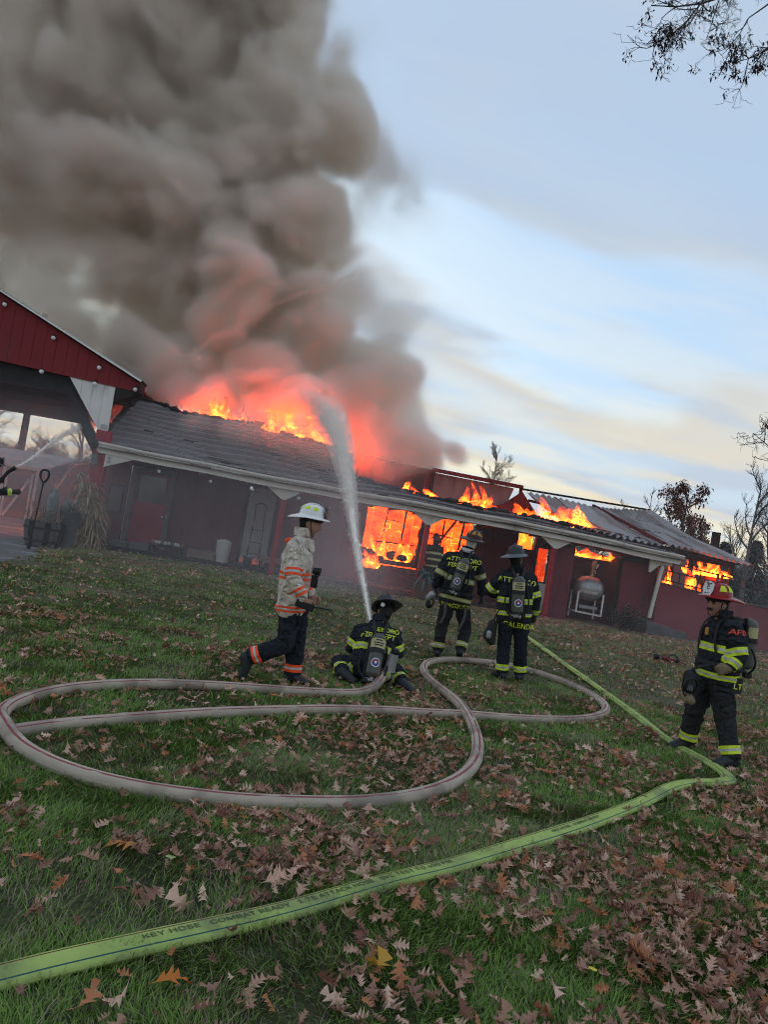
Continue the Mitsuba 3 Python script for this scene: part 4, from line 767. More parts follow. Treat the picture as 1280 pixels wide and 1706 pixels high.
# ------------------------------------------------------------------ trees
def bez(p, m, e, n):
    """a bent path from p by m to e"""
    t = np.linspace(0, 1, n)[:, None]; c = 2 * np.asarray(m) - (np.asarray(p) + e) / 2
    return (1 - t) ** 2 * p + 2 * t * (1 - t) * c + t * t * e
def tubes(paths, radii, sides=3):
    """many open tubes of equally many points at once: paths (k, n, 3), radii (k, n)"""
    P, r = np.asarray(paths, float), np.asarray(radii, float); k, n = P.shape[:2]
    t = np.gradient(P, axis=1); t /= np.linalg.norm(t, axis=2, keepdims=True) + 1e-12
    a = np.cross(t, [0.31, 0.87, 0.38]); a /= np.linalg.norm(a, axis=2, keepdims=True) + 1e-9; b = np.cross(a, t)
    g = np.arange(sides) * 2 * np.pi / sides
    v = P[:, :, None] + r[:, :, None, None] * (np.cos(g)[:, None] * a[:, :, None] + np.sin(g)[:, None] * b[:, :, None])
    i = np.arange(k * n * sides).reshape(k, n, sides); j = np.roll(i, -1, 2)
    q = np.stack([i[:, :-1], j[:, :-1], j[:, 1:], i[:, 1:]], -1).reshape(-1, 4)
    return tm(v.reshape(-1, 3), np.vstack([q[:, [0, 2, 1]], q[:, [0, 3, 2]]]))
def leaves_at(P, D_, L, w, droop=.3):
    """many small leaves of three cross-sections at once"""
    P, D_ = np.asarray(P, float), np.asarray(D_, float); k = len(P); L, w = np.broadcast_to(L, (k,))[:, None], np.broadcast_to(w, (k,))[:, None]
    d = D_ / (np.linalg.norm(D_, axis=1, keepdims=True) + 1e-9); s = np.cross(d, [0.02, 0.01, 1.0]); s /= np.linalg.norm(s, axis=1, keepdims=True) + 1e-9
    m = P + d * L * .5 - [[0, 0, 1]] * L * droop * .2; e = P + d * L - [[0, 0, 1]] * L * droop
    v = np.stack([P, m - s * w / 2, m + s * w / 2, m + np.cross(s, d) * w * -.15, e], 1).reshape(-1, 3); o = np.arange(k)[:, None] * 5
    return tm(v, np.concatenate([o + [0, 1, 3], o + [0, 3, 2], o + [1, 4, 3], o + [3, 4, 2]]))
def bare_tree(name, label, x, y, h, spread, seed, lean=(0, 0), trunk_r=None, levels=(9, 7, 6), leaves=None, group=None, start=.25, mat_w='mat_bark_hazed', cat='tree', up=.55, fine=.006):
    q = np.random.default_rng(seed); k = thing(name, label, cat, group)
    r0 = trunk_r or h * .020; z0 = -.3
    tp = spline([(x, y, z0), (x + lean[0] * .4 + q.normal(0, .02) * h, y, h * .4), (x + lean[0], y + lean[1], h)], 12)
    put(k, 'trunk', tube(tp, np.linspace(r0, r0 * .12, 12), 8), mat_w, 50)
    out = {}; tips = []
    def grow(path, r, lev, L):
        if lev == len(levels): return
        for i in range(levels[lev]):
            t = (start if lev == 0 else .2) + (1 - (start if lev == 0 else .2)) * (i + q.random()) / levels[lev]
            j = min(len(path) - 2, int(t * (len(path) - 1))); p = path[j] + (path[j + 1] - path[j]) * (t * (len(path) - 1) - j if j < len(path) - 2 else .5)
            d0 = unit(path[j + 1] - path[j]); a = q.random() * 2 * np.pi
            s = unit(np.cross(d0, [math.cos(a), math.sin(a), .2])); ang = .5 + .5 * q.random()
            d = unit(d0 * math.cos(ang) + s * math.sin(ang) + [0, 0, .12]); l = L * (1.15 - .75 * t if lev == 0 else .9 - .4 * t) * (.7 + .6 * q.random())
            e = p + d * l + V3(0, 0, l * up * .25); mid = (p + e) / 2 + q.normal(0, .07, 3) * l
            n = 6 if lev < 2 else 4; pth = bez(p, mid, e, n); rr_ = max(fine, r * (.55 - .25 * t)); out.setdefault((n, 5 if lev == 0 else 3), []).append((pth, np.linspace(rr_, max(fine * .6, rr_ * .25), n)))
            if lev == len(levels) - 1: tips.append(pth[2:])
            grow(pth, rr_, lev + 1, l * .55)
    grow(tp, r0, 0, spread)
    put(k, 'branches', cat_([tubes([x[0] for x in o], [x[1] for x in o], kk[1]) for kk, o in out.items()]), mat_w, kind='stuff')
    if leaves:
        t = np.array([x for x in tips if q.random() < leaves[0]]); n = len(t) * leaves[1]
        p = t[np.repeat(np.arange(len(t)), leaves[1]), q.integers(0, t.shape[1], n)] + q.normal(0, leaves[2], (n, 3))
        put(k, 'crown', leaves_at(p, q.normal(0, 1, (n, 3)) + [0, 0, -.4], leaves[2] * 1.4, leaves[2] * .75), leaves[3], kind='stuff')
mat('mat_bark', worn((0.085, 0.072, 0.066), (0.05, 0.043, 0.040), 3.0), .95); mat('mat_bark_hazed', worn((0.17, 0.15, 0.145), (0.11, 0.098, 0.095), 3.0), .95); mat('mat_bark_far_hazed', worn((0.17, 0.155, 0.15), (0.13, 0.12, 0.118), 1.0), .95)  # tree and far-woods barks are paler: distance haze put into their colour
mat('mat_oak_rust', worn((0.23, 0.11, 0.085), (0.155, 0.08, 0.066), 4.0), .8); mat('mat_needles', worn((0.040, 0.056, 0.050), (0.065, 0.082, 0.075), 2.0), .8); mat('mat_twig_buff', worn((0.24, 0.19, 0.14), (0.16, 0.13, 0.10), 2.0), .9)
bare_tree('bare_tree', 'tall bare tree at the right edge beyond the ramp railing', 22.4, 45, 8.6, 3.0, 5, (.2, 0), .17, (13, 10, 8), fine=.009)
bare_tree('bare_tree', 'bare tree cut by the right edge, just right of the tall bare one', 24.6, 46, 8.9, 3.2, 6, (-.3, 0), .17, (13, 10, 8), fine=.009)
bare_tree('bare_tree', 'thin bare tree rising behind the right tin roof', 17.1, 48, 7.3, 1.7, 7, (0, 0), .10, (10, 7, 5), fine=.010)
bare_tree('bare_tree', 'thinnest bare sapling left of the rust-leaved oak', 16.1, 50, 6.6, 1.3, 8, (0, 0), .08, (9, 6, 5), fine=.010)
bare_tree('leafy_oak', 'oak still holding rust-brown leaves behind the right tin roof', 15.5, 38, 6.3, 2.1, 9, (-.1, 0), .16, (11, 7, 5), leaves=(.75, 10, .13, 'mat_oak_rust'), start=.3, fine=.009)
bare_tree('leafy_oak', 'lower brown-leaved oak at the foot of the tall rust-leaved one', 17.2, 40, 4.6, 1.9, 10, (0, 0), .13, (10, 7, 5), leaves=(.8, 10, .13, 'mat_oak_rust'), start=.15, fine=.009)
bare_tree('bare_tree', 'round pale twiggy tree showing above the roofless frame', 6.3, 45, 7.7, 2.0, 11, (0, 0), .12, (16, 11, 8), start=.45, mat_w='mat_twig_buff', fine=.010)
bare_tree('bare_tree', 'bare tree with spreading limbs left of the utility pole', -24.2, 42, 8.5, 4.0, 12, (.6, 0), .20, (13, 10, 8), fine=.009)
bare_tree('bare_tree', 'bare tree framed between the utility pole and the carport post', -20.6, 48, 8.2, 2.7, 13, (.3, 0), .14, (13, 10, 8), fine=.009)
def pine(x, y, h, w, seed, label):
    q = np.random.default_rng(seed); k = thing('pine_tree', label, 'tree'); put(k, 'trunk', tube([(x, y, -.3), (x, y, h)], [.16, .03], 8), 'mat_bark', 40); lv = []
    n = 2600; t = q.random(n) ** .8; a = q.random(n) * 2 * np.pi; r = w * (1 - t) * (.35 + .65 * q.random(n)) * (1 + .25 * np.sin(t * 22 + a * 2))
    p = np.stack([x + r * np.cos(a), y + r * np.sin(a), .4 + (h - .4) * t - .15 * r], 1)
    put(k, 'crown', leaves_at(p, np.stack([np.cos(a), np.sin(a), q.normal(-.1, .3, n)], 1), .30 + .3 * q.random(n), .13, .35), 'mat_needles', kind='stuff')
pine(24.2, 52, 5.2, 1.9, 1, 'dark pine behind the tall bare tree at the right'); pine(27.4, 54, 5.8, 2.0, 2, 'dark pine at the right edge'); pine(21.0, 53, 4.4, 1.8, 3, 'lowest dark pine, left of the other two')
# far woods: twiggy trees that read as one grey mass
def woods(name, label, xs, seed, y0, y1, h0, h1, matn):
    q = np.random.default_rng(seed); P, R = [], []
    for x in xs:
        y = y0 + (y1 - y0) * q.random(); x = x + q.normal(0, .6); h = h0 + (h1 - h0) * q.random(); P.append([[[x, y, -.3], [x + q.normal(0, .2), y, h]]]); R.append([[.16, .03]])
        n = 46; t = .15 + .85 * q.random(n); a = q.random(n) * 2 * np.pi; L = (1.25 - .8 * t) * 1.9 * (.5 + q.random(n)); p = np.stack([x + 0 * t, y + 0 * t, h * t], 1); e = p + np.stack([L * np.cos(a), L * np.sin(a), L * .75], 1)
        P.append(np.stack([p, e], 1)); R.append(np.tile([.045, .015], (n, 1)))
        p, e = np.repeat(p, 5, 0), np.repeat(e, 5, 0); w_ = p + (e - p) * q.random((5 * n, 1)); P.append(np.stack([w_, w_ + q.normal(0, .45, w_.shape) + [0, 0, .35]], 1)); R.append(np.tile([.028, .012], (5 * n, 1)))
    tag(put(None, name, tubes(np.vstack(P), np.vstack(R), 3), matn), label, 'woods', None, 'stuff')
woods('far_woods', 'grey bare woods along the horizon beyond the yard at the left', np.arange(-62, -16, .62), 3, 62, 84, 3.4, 5.4, 'mat_bark_far_hazed')
woods('far_woods', 'grey bare woods along the horizon at the right edge', np.arange(18, 58, .75), 4, 70, 90, 3.2, 5.2, 'mat_bark_far_hazed')
woods('far_woods', 'grey bare woods hidden for the most part behind the farm building', np.arange(-16, 18, 1.6), 5, 70, 90, 2.4, 4.0, 'mat_bark_far_hazed')
# the oak overhead at the right, only its outer branches in view
k = thing('overhanging_oak', 'dark oak branches with a few withered leaves hanging in at the upper right', 'tree')
put(k, 'trunk', tube(spline([(8.6, 9.6, -.3), (8.5, 9.6, 3), (8.2, 9.4, 6), (7.6, 9.2, 10)], 14), np.linspace(.34, .18, 14), 10), 'mat_bark', 50)
q = np.random.default_rng(77); tw = []; lv = []
tw6, tw4, lvp = [], [], []
def limb(pts, r0, r1, ntw, leafy, L=.5):
    pth = spline(pts, 22); put(k, 'limb', tube(pth, np.linspace(r0, r1, 22), 6), 'mat_bark', 50)
    for i in range(ntw):
        j = int(q.integers(4, 22)); p = pth[j]; d = unit(pth[min(21, j + 1)] - pth[max(0, j - 1)] + q.normal(0, .55, 3) + [0, 0, -.25]); l = L * (.4 + .8 * q.random())
        e = p + d * l; s = bez(p, (p + e) / 2 + q.normal(0, .06, 3), e + [0, 0, .06], 6); tw6.append(s)
        for _ in range(6):
            p2 = s[int(q.integers(1, 6))]; d2 = unit(d + q.normal(0, .6, 3)); e2 = p2 + d2 * l * .45; tw4.append(bez(p2, (p2 + e2) / 2 + q.normal(0, .02, 3), e2, 4))
            for _ in range(2): e3 = tw4[-1][int(q.integers(1, 4))]; tw4.append(bez(e3, e3 + (d2 + q.normal(0, .5, 3)) * .04, e3 + unit(d2 + q.normal(0, .7, 3)) * .10, 4))
            if q.random() < leafy: lvp.extend(e2 + q.normal(0, .030, (int(q.integers(6, 16)), 3)))
limb([(7.9, 9.3, 8.6), (5.6, 9.1, 10.0), (4.07, 9, 9.72), (3.39, 9, 9.14), (2.69, 9, 8.78), (2.28, 9, 8.72)], .06, .006, 24, .45)
limb([(3.3, 9, 9.12), (2.95, 9, 8.94), (2.78, 9, 8.65), (2.56, 9, 8.38), (2.30, 9, 8.22)], .014, .004, 16, .22, .35)
limb([(3.6, 9, 9.28), (3.15, 9, 9.05), (3.06, 9, 8.6), (3.02, 9, 8.40)], .012, .004, 6, .05, .3)
limb([(7.9, 9.3, 8.2), (5.4, 9.0, 9.6), (4.12, 9, 9.42), (3.73, 9, 8.98), (3.52, 9, 8.78), (3.42, 9, 8.52)], .05, .005, 26, .6)
limb([(4.4, 9, 9.3), (4.0, 9, 8.75), (3.76, 9, 8.38), (3.52, 9, 8.22)], .02, .004, 18, .25, .4)
limb([(8.4, 9.6, 3.8), (6.6, 9.9, 3.6), (5.5, 10, 3.36), (5.12, 10, 3.62), (4.80, 10, 3.83)], .035, .004, 18, .02, .4)
put(k, 'twigs', cat_([tubes(tw6, np.tile(np.linspace(.006, .003, 6), (len(tw6), 1)), 4), tubes(tw4, np.tile(np.linspace(.0036, .002, 4), (len(tw4), 1)))]), 'mat_bark', kind='stuff'); put(k, 'withered_leaves', leaves_at(lvp, q.normal(0, 1, (len(lvp), 3)) + [0, 0, -.5], .035 + .03 * q.random(len(lvp)), .024, .4), 'mat_oak_dark', kind='stuff'); mat('mat_oak_dark', worn((0.06, 0.032, 0.028), (0.035, 0.02, 0.02), 9.0), .8)

# ------------------------------------------------------------------ water jets: drops and ropes of spray along an arc
mat('mat_spray_firelit', {'type': 'rgb', 'value': [0.86, 0.78, 0.68]}, .35, spec=.4)  # warm firelight put into the water colour as a cream tint
DROP = trimesh.creation.icosphere(0)
def jet(name, label, pts, n, r0, r1, size0, size1, seed, core=0.0, power=1.0, stretch=2.4):
    q = np.random.default_rng(seed); c = spline(pts, 160); t, a, b = frames(c, (0.3, 1, .1))
    u = q.random(n) ** power; j = np.minimum(158, (u * 159).astype(int)); f = u * 159 - j
    p = c[j] * (1 - f)[:, None] + c[j + 1] * f[:, None]
    rad = (r0 + (r1 - r0) * u) * np.abs(q.normal(0, .52, n)) ; ang = q.random(n) * 2 * np.pi
    clump = meshkit.fbm(np.stack([u * 90, ang, 0 * u], 1), 2, seed=3)
    p = p + a[j] * (rad * np.cos(ang))[:, None] + b[j] * (rad * np.sin(ang))[:, None]
    s = (size0 + (size1 - size0) * u) * np.exp(q.normal(0, .45, n)) * (.6 + .9 * clump)
    dv = np.array(DROP.vertices)
    v = p[:, None] + s[:, None, None] * (dv[None, :, :1] * t[j][:, None] * stretch + dv[None, :, 1:2] * a[j][:, None] + dv[None, :, 2:] * b[j][:, None])
    fc = np.array(DROP.faces)[None] + (np.arange(n) * len(dv))[:, None, None]
    k = thing(name, label, 'water jet'); put(k, 'spray', (v.reshape(-1, 3), fc.reshape(-1, 3)), 'mat_spray_firelit', True, kind='stuff')
    if core:
        m_ = int(160 * core); put(k, 'stream', jitter(tube(c[:m_], np.linspace(r0 * .55, r0 * .3 + r1 * .10, m_), 10), .012, 9), 'mat_spray_firelit', 60)
JETP = [(.07, 8.82, .545), (-.03, 9.3, .78), (-.16, 10.2, 1.04), (-.48, 13.0, 1.69), (-.86, 16, 2.59), (-1.28, 18.5, 3.53), (-1.69, 20.5, 4.33), (-2.19, 22.3, 5.03), (-2.78, 23.8, 5.55), (-3.47, 25, 5.75), (-4.3, 26.2, 5.3)]
jet('water_jet', 'thick water jet coloured cream for the firelight, rising from the kneeling firefighter to the burning roof', JETP, 26000, .022, .42, .0030, .0085, 1, .30, .62)
JET = 'water_jet'
jet('water_jet', 'thin jet shot by the firefighter at the left edge beyond the carport', [(-6.84, 13.62, 1.80), (-7.3, 15.2, 2.10), (-7.9, 17.0, 2.46), (-8.93, 21.0, 3.31), (-9.4, 23, 3.6)], 3500, .012, .16, .004, .011, 2)
jet('water_jet', 'faint high jet crossing the smoke above the roof', [(-2.3, 24.6, 10.2), (-2.9, 24.6, 9.85), (-4.35, 24.6, 9.0), (-5.8, 24.6, 7.95), (-7.4, 24.6, 6.4)], 1400, .05, .50, .0030, .0050, 3, 0, 1.0)
k = thing('hose_nozzle', 'black nozzle held by the firefighter at the left edge', 'nozzle'); put(k, 'barrel', tube([(-7.08, 13.5, 1.40), (-6.95, 13.58, 1.68), (-6.85, 13.62, 1.79)], [.035, .03, .04], 12), 'mat_black', 40); put(k, 'grip', beam((-7.0, 13.55, 1.6), (-6.99, 13.55, 1.46), .03), 'mat_black')
# ------------------------------------------------------------------ firefighters
ICO = np.array(trimesh.creation.icosphere(2).vertices); ICO1 = np.array(trimesh.creation.icosphere(1).vertices)
def blob(*pr, ico=ICO1): return m3.Manifold.hull_points(np.vstack([np.asarray(p, float) + r * ico for p, r in pr]))
def chain(*pr, ico=ICO1): return [blob(a, b, ico=ico) for a, b in zip(pr[:-1], pr[1:])]
def union(ms): return m3.Manifold.batch_boolean(ms, m3.OpType.Add)
def smooth_union(ms, res, it=10):
    m = to_tm(union(ms).refine_to_length(res))
    m.merge_vertices()
    v0 = np.array(m.vertices)
    m = trimesh.smoothing.filter_taubin(m, lamb=0.45, nu=0.47, iterations=it)
    d = np.array(m.vertices) - v0; L = np.linalg.norm(d, axis=1, keepdims=True)
    m.vertices = v0 + d * np.minimum(1, 0.022 / np.maximum(L, 1e-9))
    return m
def wrinkle(m, amp, f, seed, axis=(0, 0, 1)):
    v = np.array(m.vertices); n = np.array(m.vertex_normals)
    q = v * np.array([f, f, f * 1.3])
    w = meshkit.fbm(q * 0.5, 2, seed=seed)[:, None]
    d = np.abs(meshkit.fbm(q + 2.2 * w, 3, seed=seed + 5) - 0.5) * 2.4 - 0.45
    m.vertices = v + n * (d * amp)[:, None]
    return m
def cloth_bump(p, n, uv):
    w = F_(p.x * 7, p.y * 7, p.z * 5, 2)
    return 0.7 * (1 - dr.abs(2 * F_(p.x * 10 + w * 3, p.y * 10, p.z * 13 + w * 2, 3) - 1)) + 0.12 * F_(p.x * 90, p.y * 90, p.z * 90, 2)
mat('mat_coat_navy', worn((0.020, 0.022, 0.028), (0.032, 0.034, 0.041), 5.0, (0.055, 0.05, 0.045), 0.35), 0.85, bump=cloth_bump, bump_scale=0.14)
mat('mat_coat_tan', worn((0.84, 0.73, 0.60), (0.76, 0.65, 0.53), 3.0, (0.40, 0.32, 0.24), 0.18), 0.85, bump=cloth_bump, bump_scale=0.17)
mat('mat_trousers', worn((0.016, 0.019, 0.027), (0.027, 0.030, 0.039), 5.0, (0.05, 0.045, 0.04), 0.3), 0.85, bump=cloth_bump, bump_scale=0.14)
mat('mat_trousers_worn', worn((0.026, 0.026, 0.030), (0.040, 0.039, 0.041), 5.0, (0.09, 0.08, 0.07), 0.4), 0.85, bump=cloth_bump, bump_scale=0.14)
mat('mat_lime', worn((0.66, 0.80, 0.035), (0.55, 0.68, 0.03), 8.0, (0.16, 0.16, 0.06), 0.35), 0.5)
mat('mat_lime_dirty', worn((0.40, 0.40, 0.07), (0.30, 0.30, 0.07), 8.0, (0.10, 0.10, 0.05), 0.5), 0.6)
mat('mat_silver_tape', worn((0.52, 0.51, 0.46), (0.42, 0.41, 0.38), 8.0, (0.15, 0.14, 0.12), 0.4), 0.4)
mat('mat_orange_tape', rgb(0.95, 0.095, 0.022), 0.5)
mat('mat_skin', worn((0.40, 0.215, 0.155), (0.35, 0.175, 0.125), 9.0, (0.2, 0.1, 0.08), 0.3), 0.55)
mat('mat_hair', rgb(0.012, 0.010, 0.009), 0.6)
mat('mat_glove', worn((0.035, 0.033, 0.030), (0.055, 0.050, 0.045), 9.0, (0.12, 0.10, 0.08), 0.4), 0.85)
mat('mat_glove_tan', worn((0.25, 0.18, 0.10), (0.18, 0.13, 0.08), 9.0, (0.08, 0.06, 0.05), 0.5), 0.85)
mat('mat_boot', worn((0.020, 0.022, 0.026), (0.035, 0.037, 0.040), 8.0, (0.07, 0.065, 0.055), 0.5), 0.55)
mat('mat_helmet_white', worn((0.80, 0.78, 0.74), (0.74, 0.72, 0.68), 3.0, (0.45, 0.42, 0.38), 0.25), 0.28)
mat('mat_helmet_black', worn((0.014, 0.015, 0.017), (0.05, 0.052, 0.055), 9.0, (0.12, 0.12, 0.12), 0.4), 0.4)
mat('mat_helmet_grey', worn((0.060, 0.062, 0.066), (0.11, 0.112, 0.115), 9.0, (0.03, 0.03, 0.03), 0.5), 0.45)
mat('mat_helmet_red', worn((0.33, 0.012, 0.018), (0.24, 0.010, 0.014), 9.0, (0.05, 0.02, 0.02), 0.35), 0.25)
mat('mat_helmet_sooty', worn((0.055, 0.022, 0.018), (0.022, 0.014, 0.013), 12.0, (0.10, 0.06, 0.04), 0.5), 0.45)
mat('mat_amber', rgb(0.42, 0.20, 0.04), 0.5)
mat('mat_tank', worn((0.105, 0.105, 0.088), (0.075, 0.075, 0.063), 8.0, (0.16, 0.15, 0.13), 0.3), 0.35)
mat('mat_tank_label', worn((0.50, 0.44, 0.20), (0.40, 0.36, 0.20), 12.0, (0.14, 0.12, 0.08), 0.6), 0.6)
mat('mat_logo_blue', rgb(0.05, 0.06, 0.22), 0.4); mat('mat_logo_red', rgb(0.45, 0.04, 0.05), 0.4); mat('mat_logo_white', rgb(0.72, 0.70, 0.68), 0.4)
mat('mat_hood', rgb(0.62, 0.60, 0.57), 0.9)
mat('mat_strap', rgb(0.03, 0.03, 0.03), 0.8)
mat('mat_lettering', rgb(0.74, 0.80, 0.06), 0.55); mat('mat_lettering_red', rgb(0.80, 0.10, 0.06), 0.55); mat('mat_lettering_black', rgb(0.015, 0.015, 0.015), 0.6)

def head_mesh(c, f, u, moustache=False):
    m = trimesh.creation.icosphere(4); v = np.array(m.vertices)
    x, y, z = v.T
    g = lambda cx, cz, s, sz=None: np.exp(-((x - cx) / s) ** 2 - ((z - cz) / (sz or s)) ** 2) * (y > 0)
    jaw = np.clip(-z, 0, 1)
    X = x * 0.077 * (1 - 0.30 * jaw ** 1.5); Y = y * 0.098 * (1 - 0.12 * jaw * (y > 0)); Z = z * 0.122
    Y += 0.026 * g(0, -0.20, 0.13, 0.20) + 0.010 * g(0, 0.0, 0.10, 0.25) - 0.011 * (g(0.40, 0.08, 0.16, .12) + g(-0.40, 0.08, 0.16, .12)) + 0.006 * g(0, 0.22, 0.6, 0.10)
    Y += 0.007 * g(0, -0.47, 0.25, 0.05) + 0.007 * g(0, -0.56, 0.22, 0.05) - 0.005 * g(0, -0.515, 0.28, 0.025) + 0.012 * g(0, -0.80, 0.30, 0.14) - 0.006 * g(0, -0.66, 0.3, .06)
    s = unit(np.cross(f, u)); u2 = np.cross(s, f)
    m.vertices = c + X[:, None] * s + Y[:, None] * f + Z[:, None] * u2
    ears = []
    for k in (-1, 1):
        e = np.asarray(c) + s * k * 0.074 - f * 0.008 - u2 * 0.008
        ears.append(blob((e + u2 * 0.02 - f * .006, 0.012), (e - u2 * 0.022, 0.009), (e + f * 0.004, 0.010), (e + s * k * 0.010 - f * 0.012 + u2 * 0.012, 0.008)))
    man = m3.Manifold(m3.Mesh(np.array(m.vertices, np.float32), np.array(m.faces, np.uint32)))
    return [man] + ears, s, u2

def hand_parts(w, h, palm, fat=1.0, curl=0.9, thumb_side=1):
    """wrist w, knuckles towards h, palm facing 'palm': a palm, four fingers of their own and a thumb from its side"""
    d = unit(np.asarray(h) - w); pn = unit(np.asarray(palm) - d * (np.asarray(palm) @ d)); s = np.cross(d, pn) * thumb_side
    w = np.asarray(w, float); k = w + d * 0.085
    out = [blob((w, 0.026 * fat), (k + s * 0.030, 0.013 * fat), (k - s * 0.032, 0.012 * fat), (w + d * 0.03 + s * 0.025, 0.015 * fat))]
    for i, (o, L) in enumerate(((0.030, 0.072), (0.010, 0.080), (-0.011, 0.074), (-0.031, 0.058))):
        p = k + s * o; a = 0.25 + 0.06 * i; pts = [(p, 0.0098 * fat)]
        for seg in (0.46, 0.30, 0.24):
            a += curl * (0.75 if seg == 0.46 else 1.0) * 0.75
            p = p + (d * math.cos(a) + pn * math.sin(a)) * L * seg; pts.append((p, (0.0092 if seg > .25 else 0.0082) * fat))
        out += chain(*pts)
    p = w + d * 0.025 + s * 0.024; q = p + d * 0.030 + s * 0.026 + pn * 0.012; r = q + d * 0.026 - s * 0.002 + pn * 0.020; e = r + d * 0.016 - s * 0.008 + pn * 0.012
    return out + chain((p, 0.0135 * fat), (q, 0.0115 * fat), (r, 0.0105 * fat), (e, 0.009 * fat))

def helmet(par, c, f, u, dome, brim, shield_mat, tet=None, tet_kind='trapezoid', shield_text=None, back_brim=0.115, sc=1.0):
    s = unit(np.cross(f, u)); u = np.cross(s, f)
    M = np.eye(4); M[:3, 0], M[:3, 1], M[:3, 2], M[:3, 3] = s * sc, f * sc, u * sc, c
    th = np.linspace(0, 2 * np.pi, 65)[:-1]
    def P(t, phi, off=0.0):   # on the crown: t = 0 right side, pi/2 front
        rib = 1 + 0.030 * np.maximum(0, np.cos(t * 4)) ** 14 * np.sin(phi) ** .5
        r = (1 + off / 0.13) * rib
        return np.stack([0.112 * r * np.cos(t) * np.sin(phi), 0.140 * r * np.sin(t) * np.sin(phi), 0.045 + 0.124 * r * np.cos(phi) ** 0.85], -1)
    rings = [P(th, ph) for ph in np.linspace(0.04, np.pi / 2 - 0.02, 10)]
    back = np.clip(-np.sin(th), 0, 1) ** 1.5; front = np.clip(np.sin(th), 0, 1) ** 2
    ext = 0.043 + 0.018 * front + back_brim * back
    drop = 0.012 + 0.042 * back + 0.006 * np.cos(th) ** 2
    def B_(t, up):
        cx, cy = 0.113 * np.cos(th), 0.141 * np.sin(th)
        n = np.stack([np.cos(th), np.sin(th)], -1)
        return np.stack([cx + n[:, 0] * ext * t, cy + n[:, 1] * ext * t, 0.040 - drop * max(t, 0) ** 1.3 + up], -1)
    brimr = [B_(0.0, 0.004), B_(0.3, 0.003), B_(0.7, 0.002), B_(0.97, 0.003), B_(1.0, -0.003), B_(0.96, -0.008), B_(0.5, -0.009), B_(-0.05, -0.012)]
    def skin(R, close):
        n = len(th); v = np.vstack(R); i = np.arange(len(R) * n).reshape(len(R), n); j = np.roll(i, -1, 1)
        q = np.stack([i[:-1], j[:-1], j[1:], i[1:]], -1).reshape(-1, 4)[:, ::-1]
        if close:
            v = np.vstack([v, R[0].mean(0) + [0, 0, 0.001]]); return tm(v, np.vstack([q[:, [0, 1, 2]], q[:, [0, 2, 3]], np.stack([i[0], j[0], 0 * i[0] + len(v) - 1], 1)]))
        return tm(v, np.vstack([q[:, [0, 1, 2]], q[:, [0, 2, 3]]]))
    h = put(par, 'helmet', place(skin(rings + [B_(0.0, 0.004)], True), M), dome, 50)
    put(h, 'brim', place(skin(brimr, False), M), brim, 50)
    put(h, 'comb', place(tube([(0, y, 0.045 + 0.131 * math.sqrt(max(0, 1 - (y / 0.150) ** 2)) + 0.003) for y in np.linspace(-0.135, 0.135, 15)], 0.007, 6), M), dome, 50)
    put(h, 'head_band', place(lathe([(0.098, -0.012), (0.103, -0.012), (0.106, 0.04), (0.101, 0.04)], 32).apply_transform(np.diag([0.95, 1.22, 1, 1])), M), 'mat_black', 40)
    pl = trimesh.creation.extrude_polygon(Polygon([(-0.040, 0), (0.040, 0), (0.062, 0.06), (0.056, 0.125), (0.0, 0.145), (-0.056, 0.125), (-0.062, 0.06)]), 0.006, engine='earcut')
    pl.apply_transform(move(0, 0.163, 0.035) @ rot(0.22, [1, 0, 0]) @ rot(math.pi / 2, [1, 0, 0]))
    sh = put(h, 'front_shield', place(pl, M), shield_mat)
    put(h, 'shield_holder', place(tube([(0, 0.135, 0.12), (0, 0.162, 0.165), (0, 0.175, 0.17)], 0.008, 6), M), 'mat_steel')
    if shield_text:
        for txt, z, hh in shield_text:
            t = meshkit.text_mesh(txt, hh, 0.002, True); t.apply_translation([-t.bounds[:, 0].mean(), 0, 0])
            t.apply_transform(move(0, 0.163, 0.035) @ rot(0.22, [1, 0, 0]) @ rot(math.pi / 2, [1, 0, 0]) @ move(0, z, 0.0) @ rot(math.pi, [0, 1, 0]))
            put(sh, 'shield_lettering', place(t, M), 'mat_lettering_black')
    if tet:
        for t0 in np.arange(8) * np.pi / 4 + np.pi / 8:
            if abs(math.sin(t0) - 1) < 0.1: continue
            if tet_kind == 'trapezoid':
                a, b = np.meshgrid(np.linspace(-1, 1, 5), np.linspace(0, 1, 5), indexing='ij'); g = P(t0 + a * (0.20 + 0.10 * b), 0.72 + 0.55 * b, 0.003)
            else:
                a, b = np.meshgrid(np.linspace(0, 2 * np.pi, 17), np.linspace(0.02, 1, 4), indexing='ij'); g = P(t0 + 0.25 * b * np.cos(a) * (1 - 0.25 * np.sin(a)), 0.92 - 0.22 * b * np.sin(a), 0.003)
            n0, n1 = g.shape[:2]; i = np.arange(n0 * n1).reshape(n0, n1); q = np.stack([i[:-1, :-1], i[1:, :-1], i[1:, 1:], i[:-1, 1:]], -1).reshape(-1, 4)
            put(h, 'reflective_patch', place(tm(g.reshape(-1, 3), np.vstack([q[:, [0, 1, 2]], q[:, [0, 2, 3]]])), M), tet)
    return h

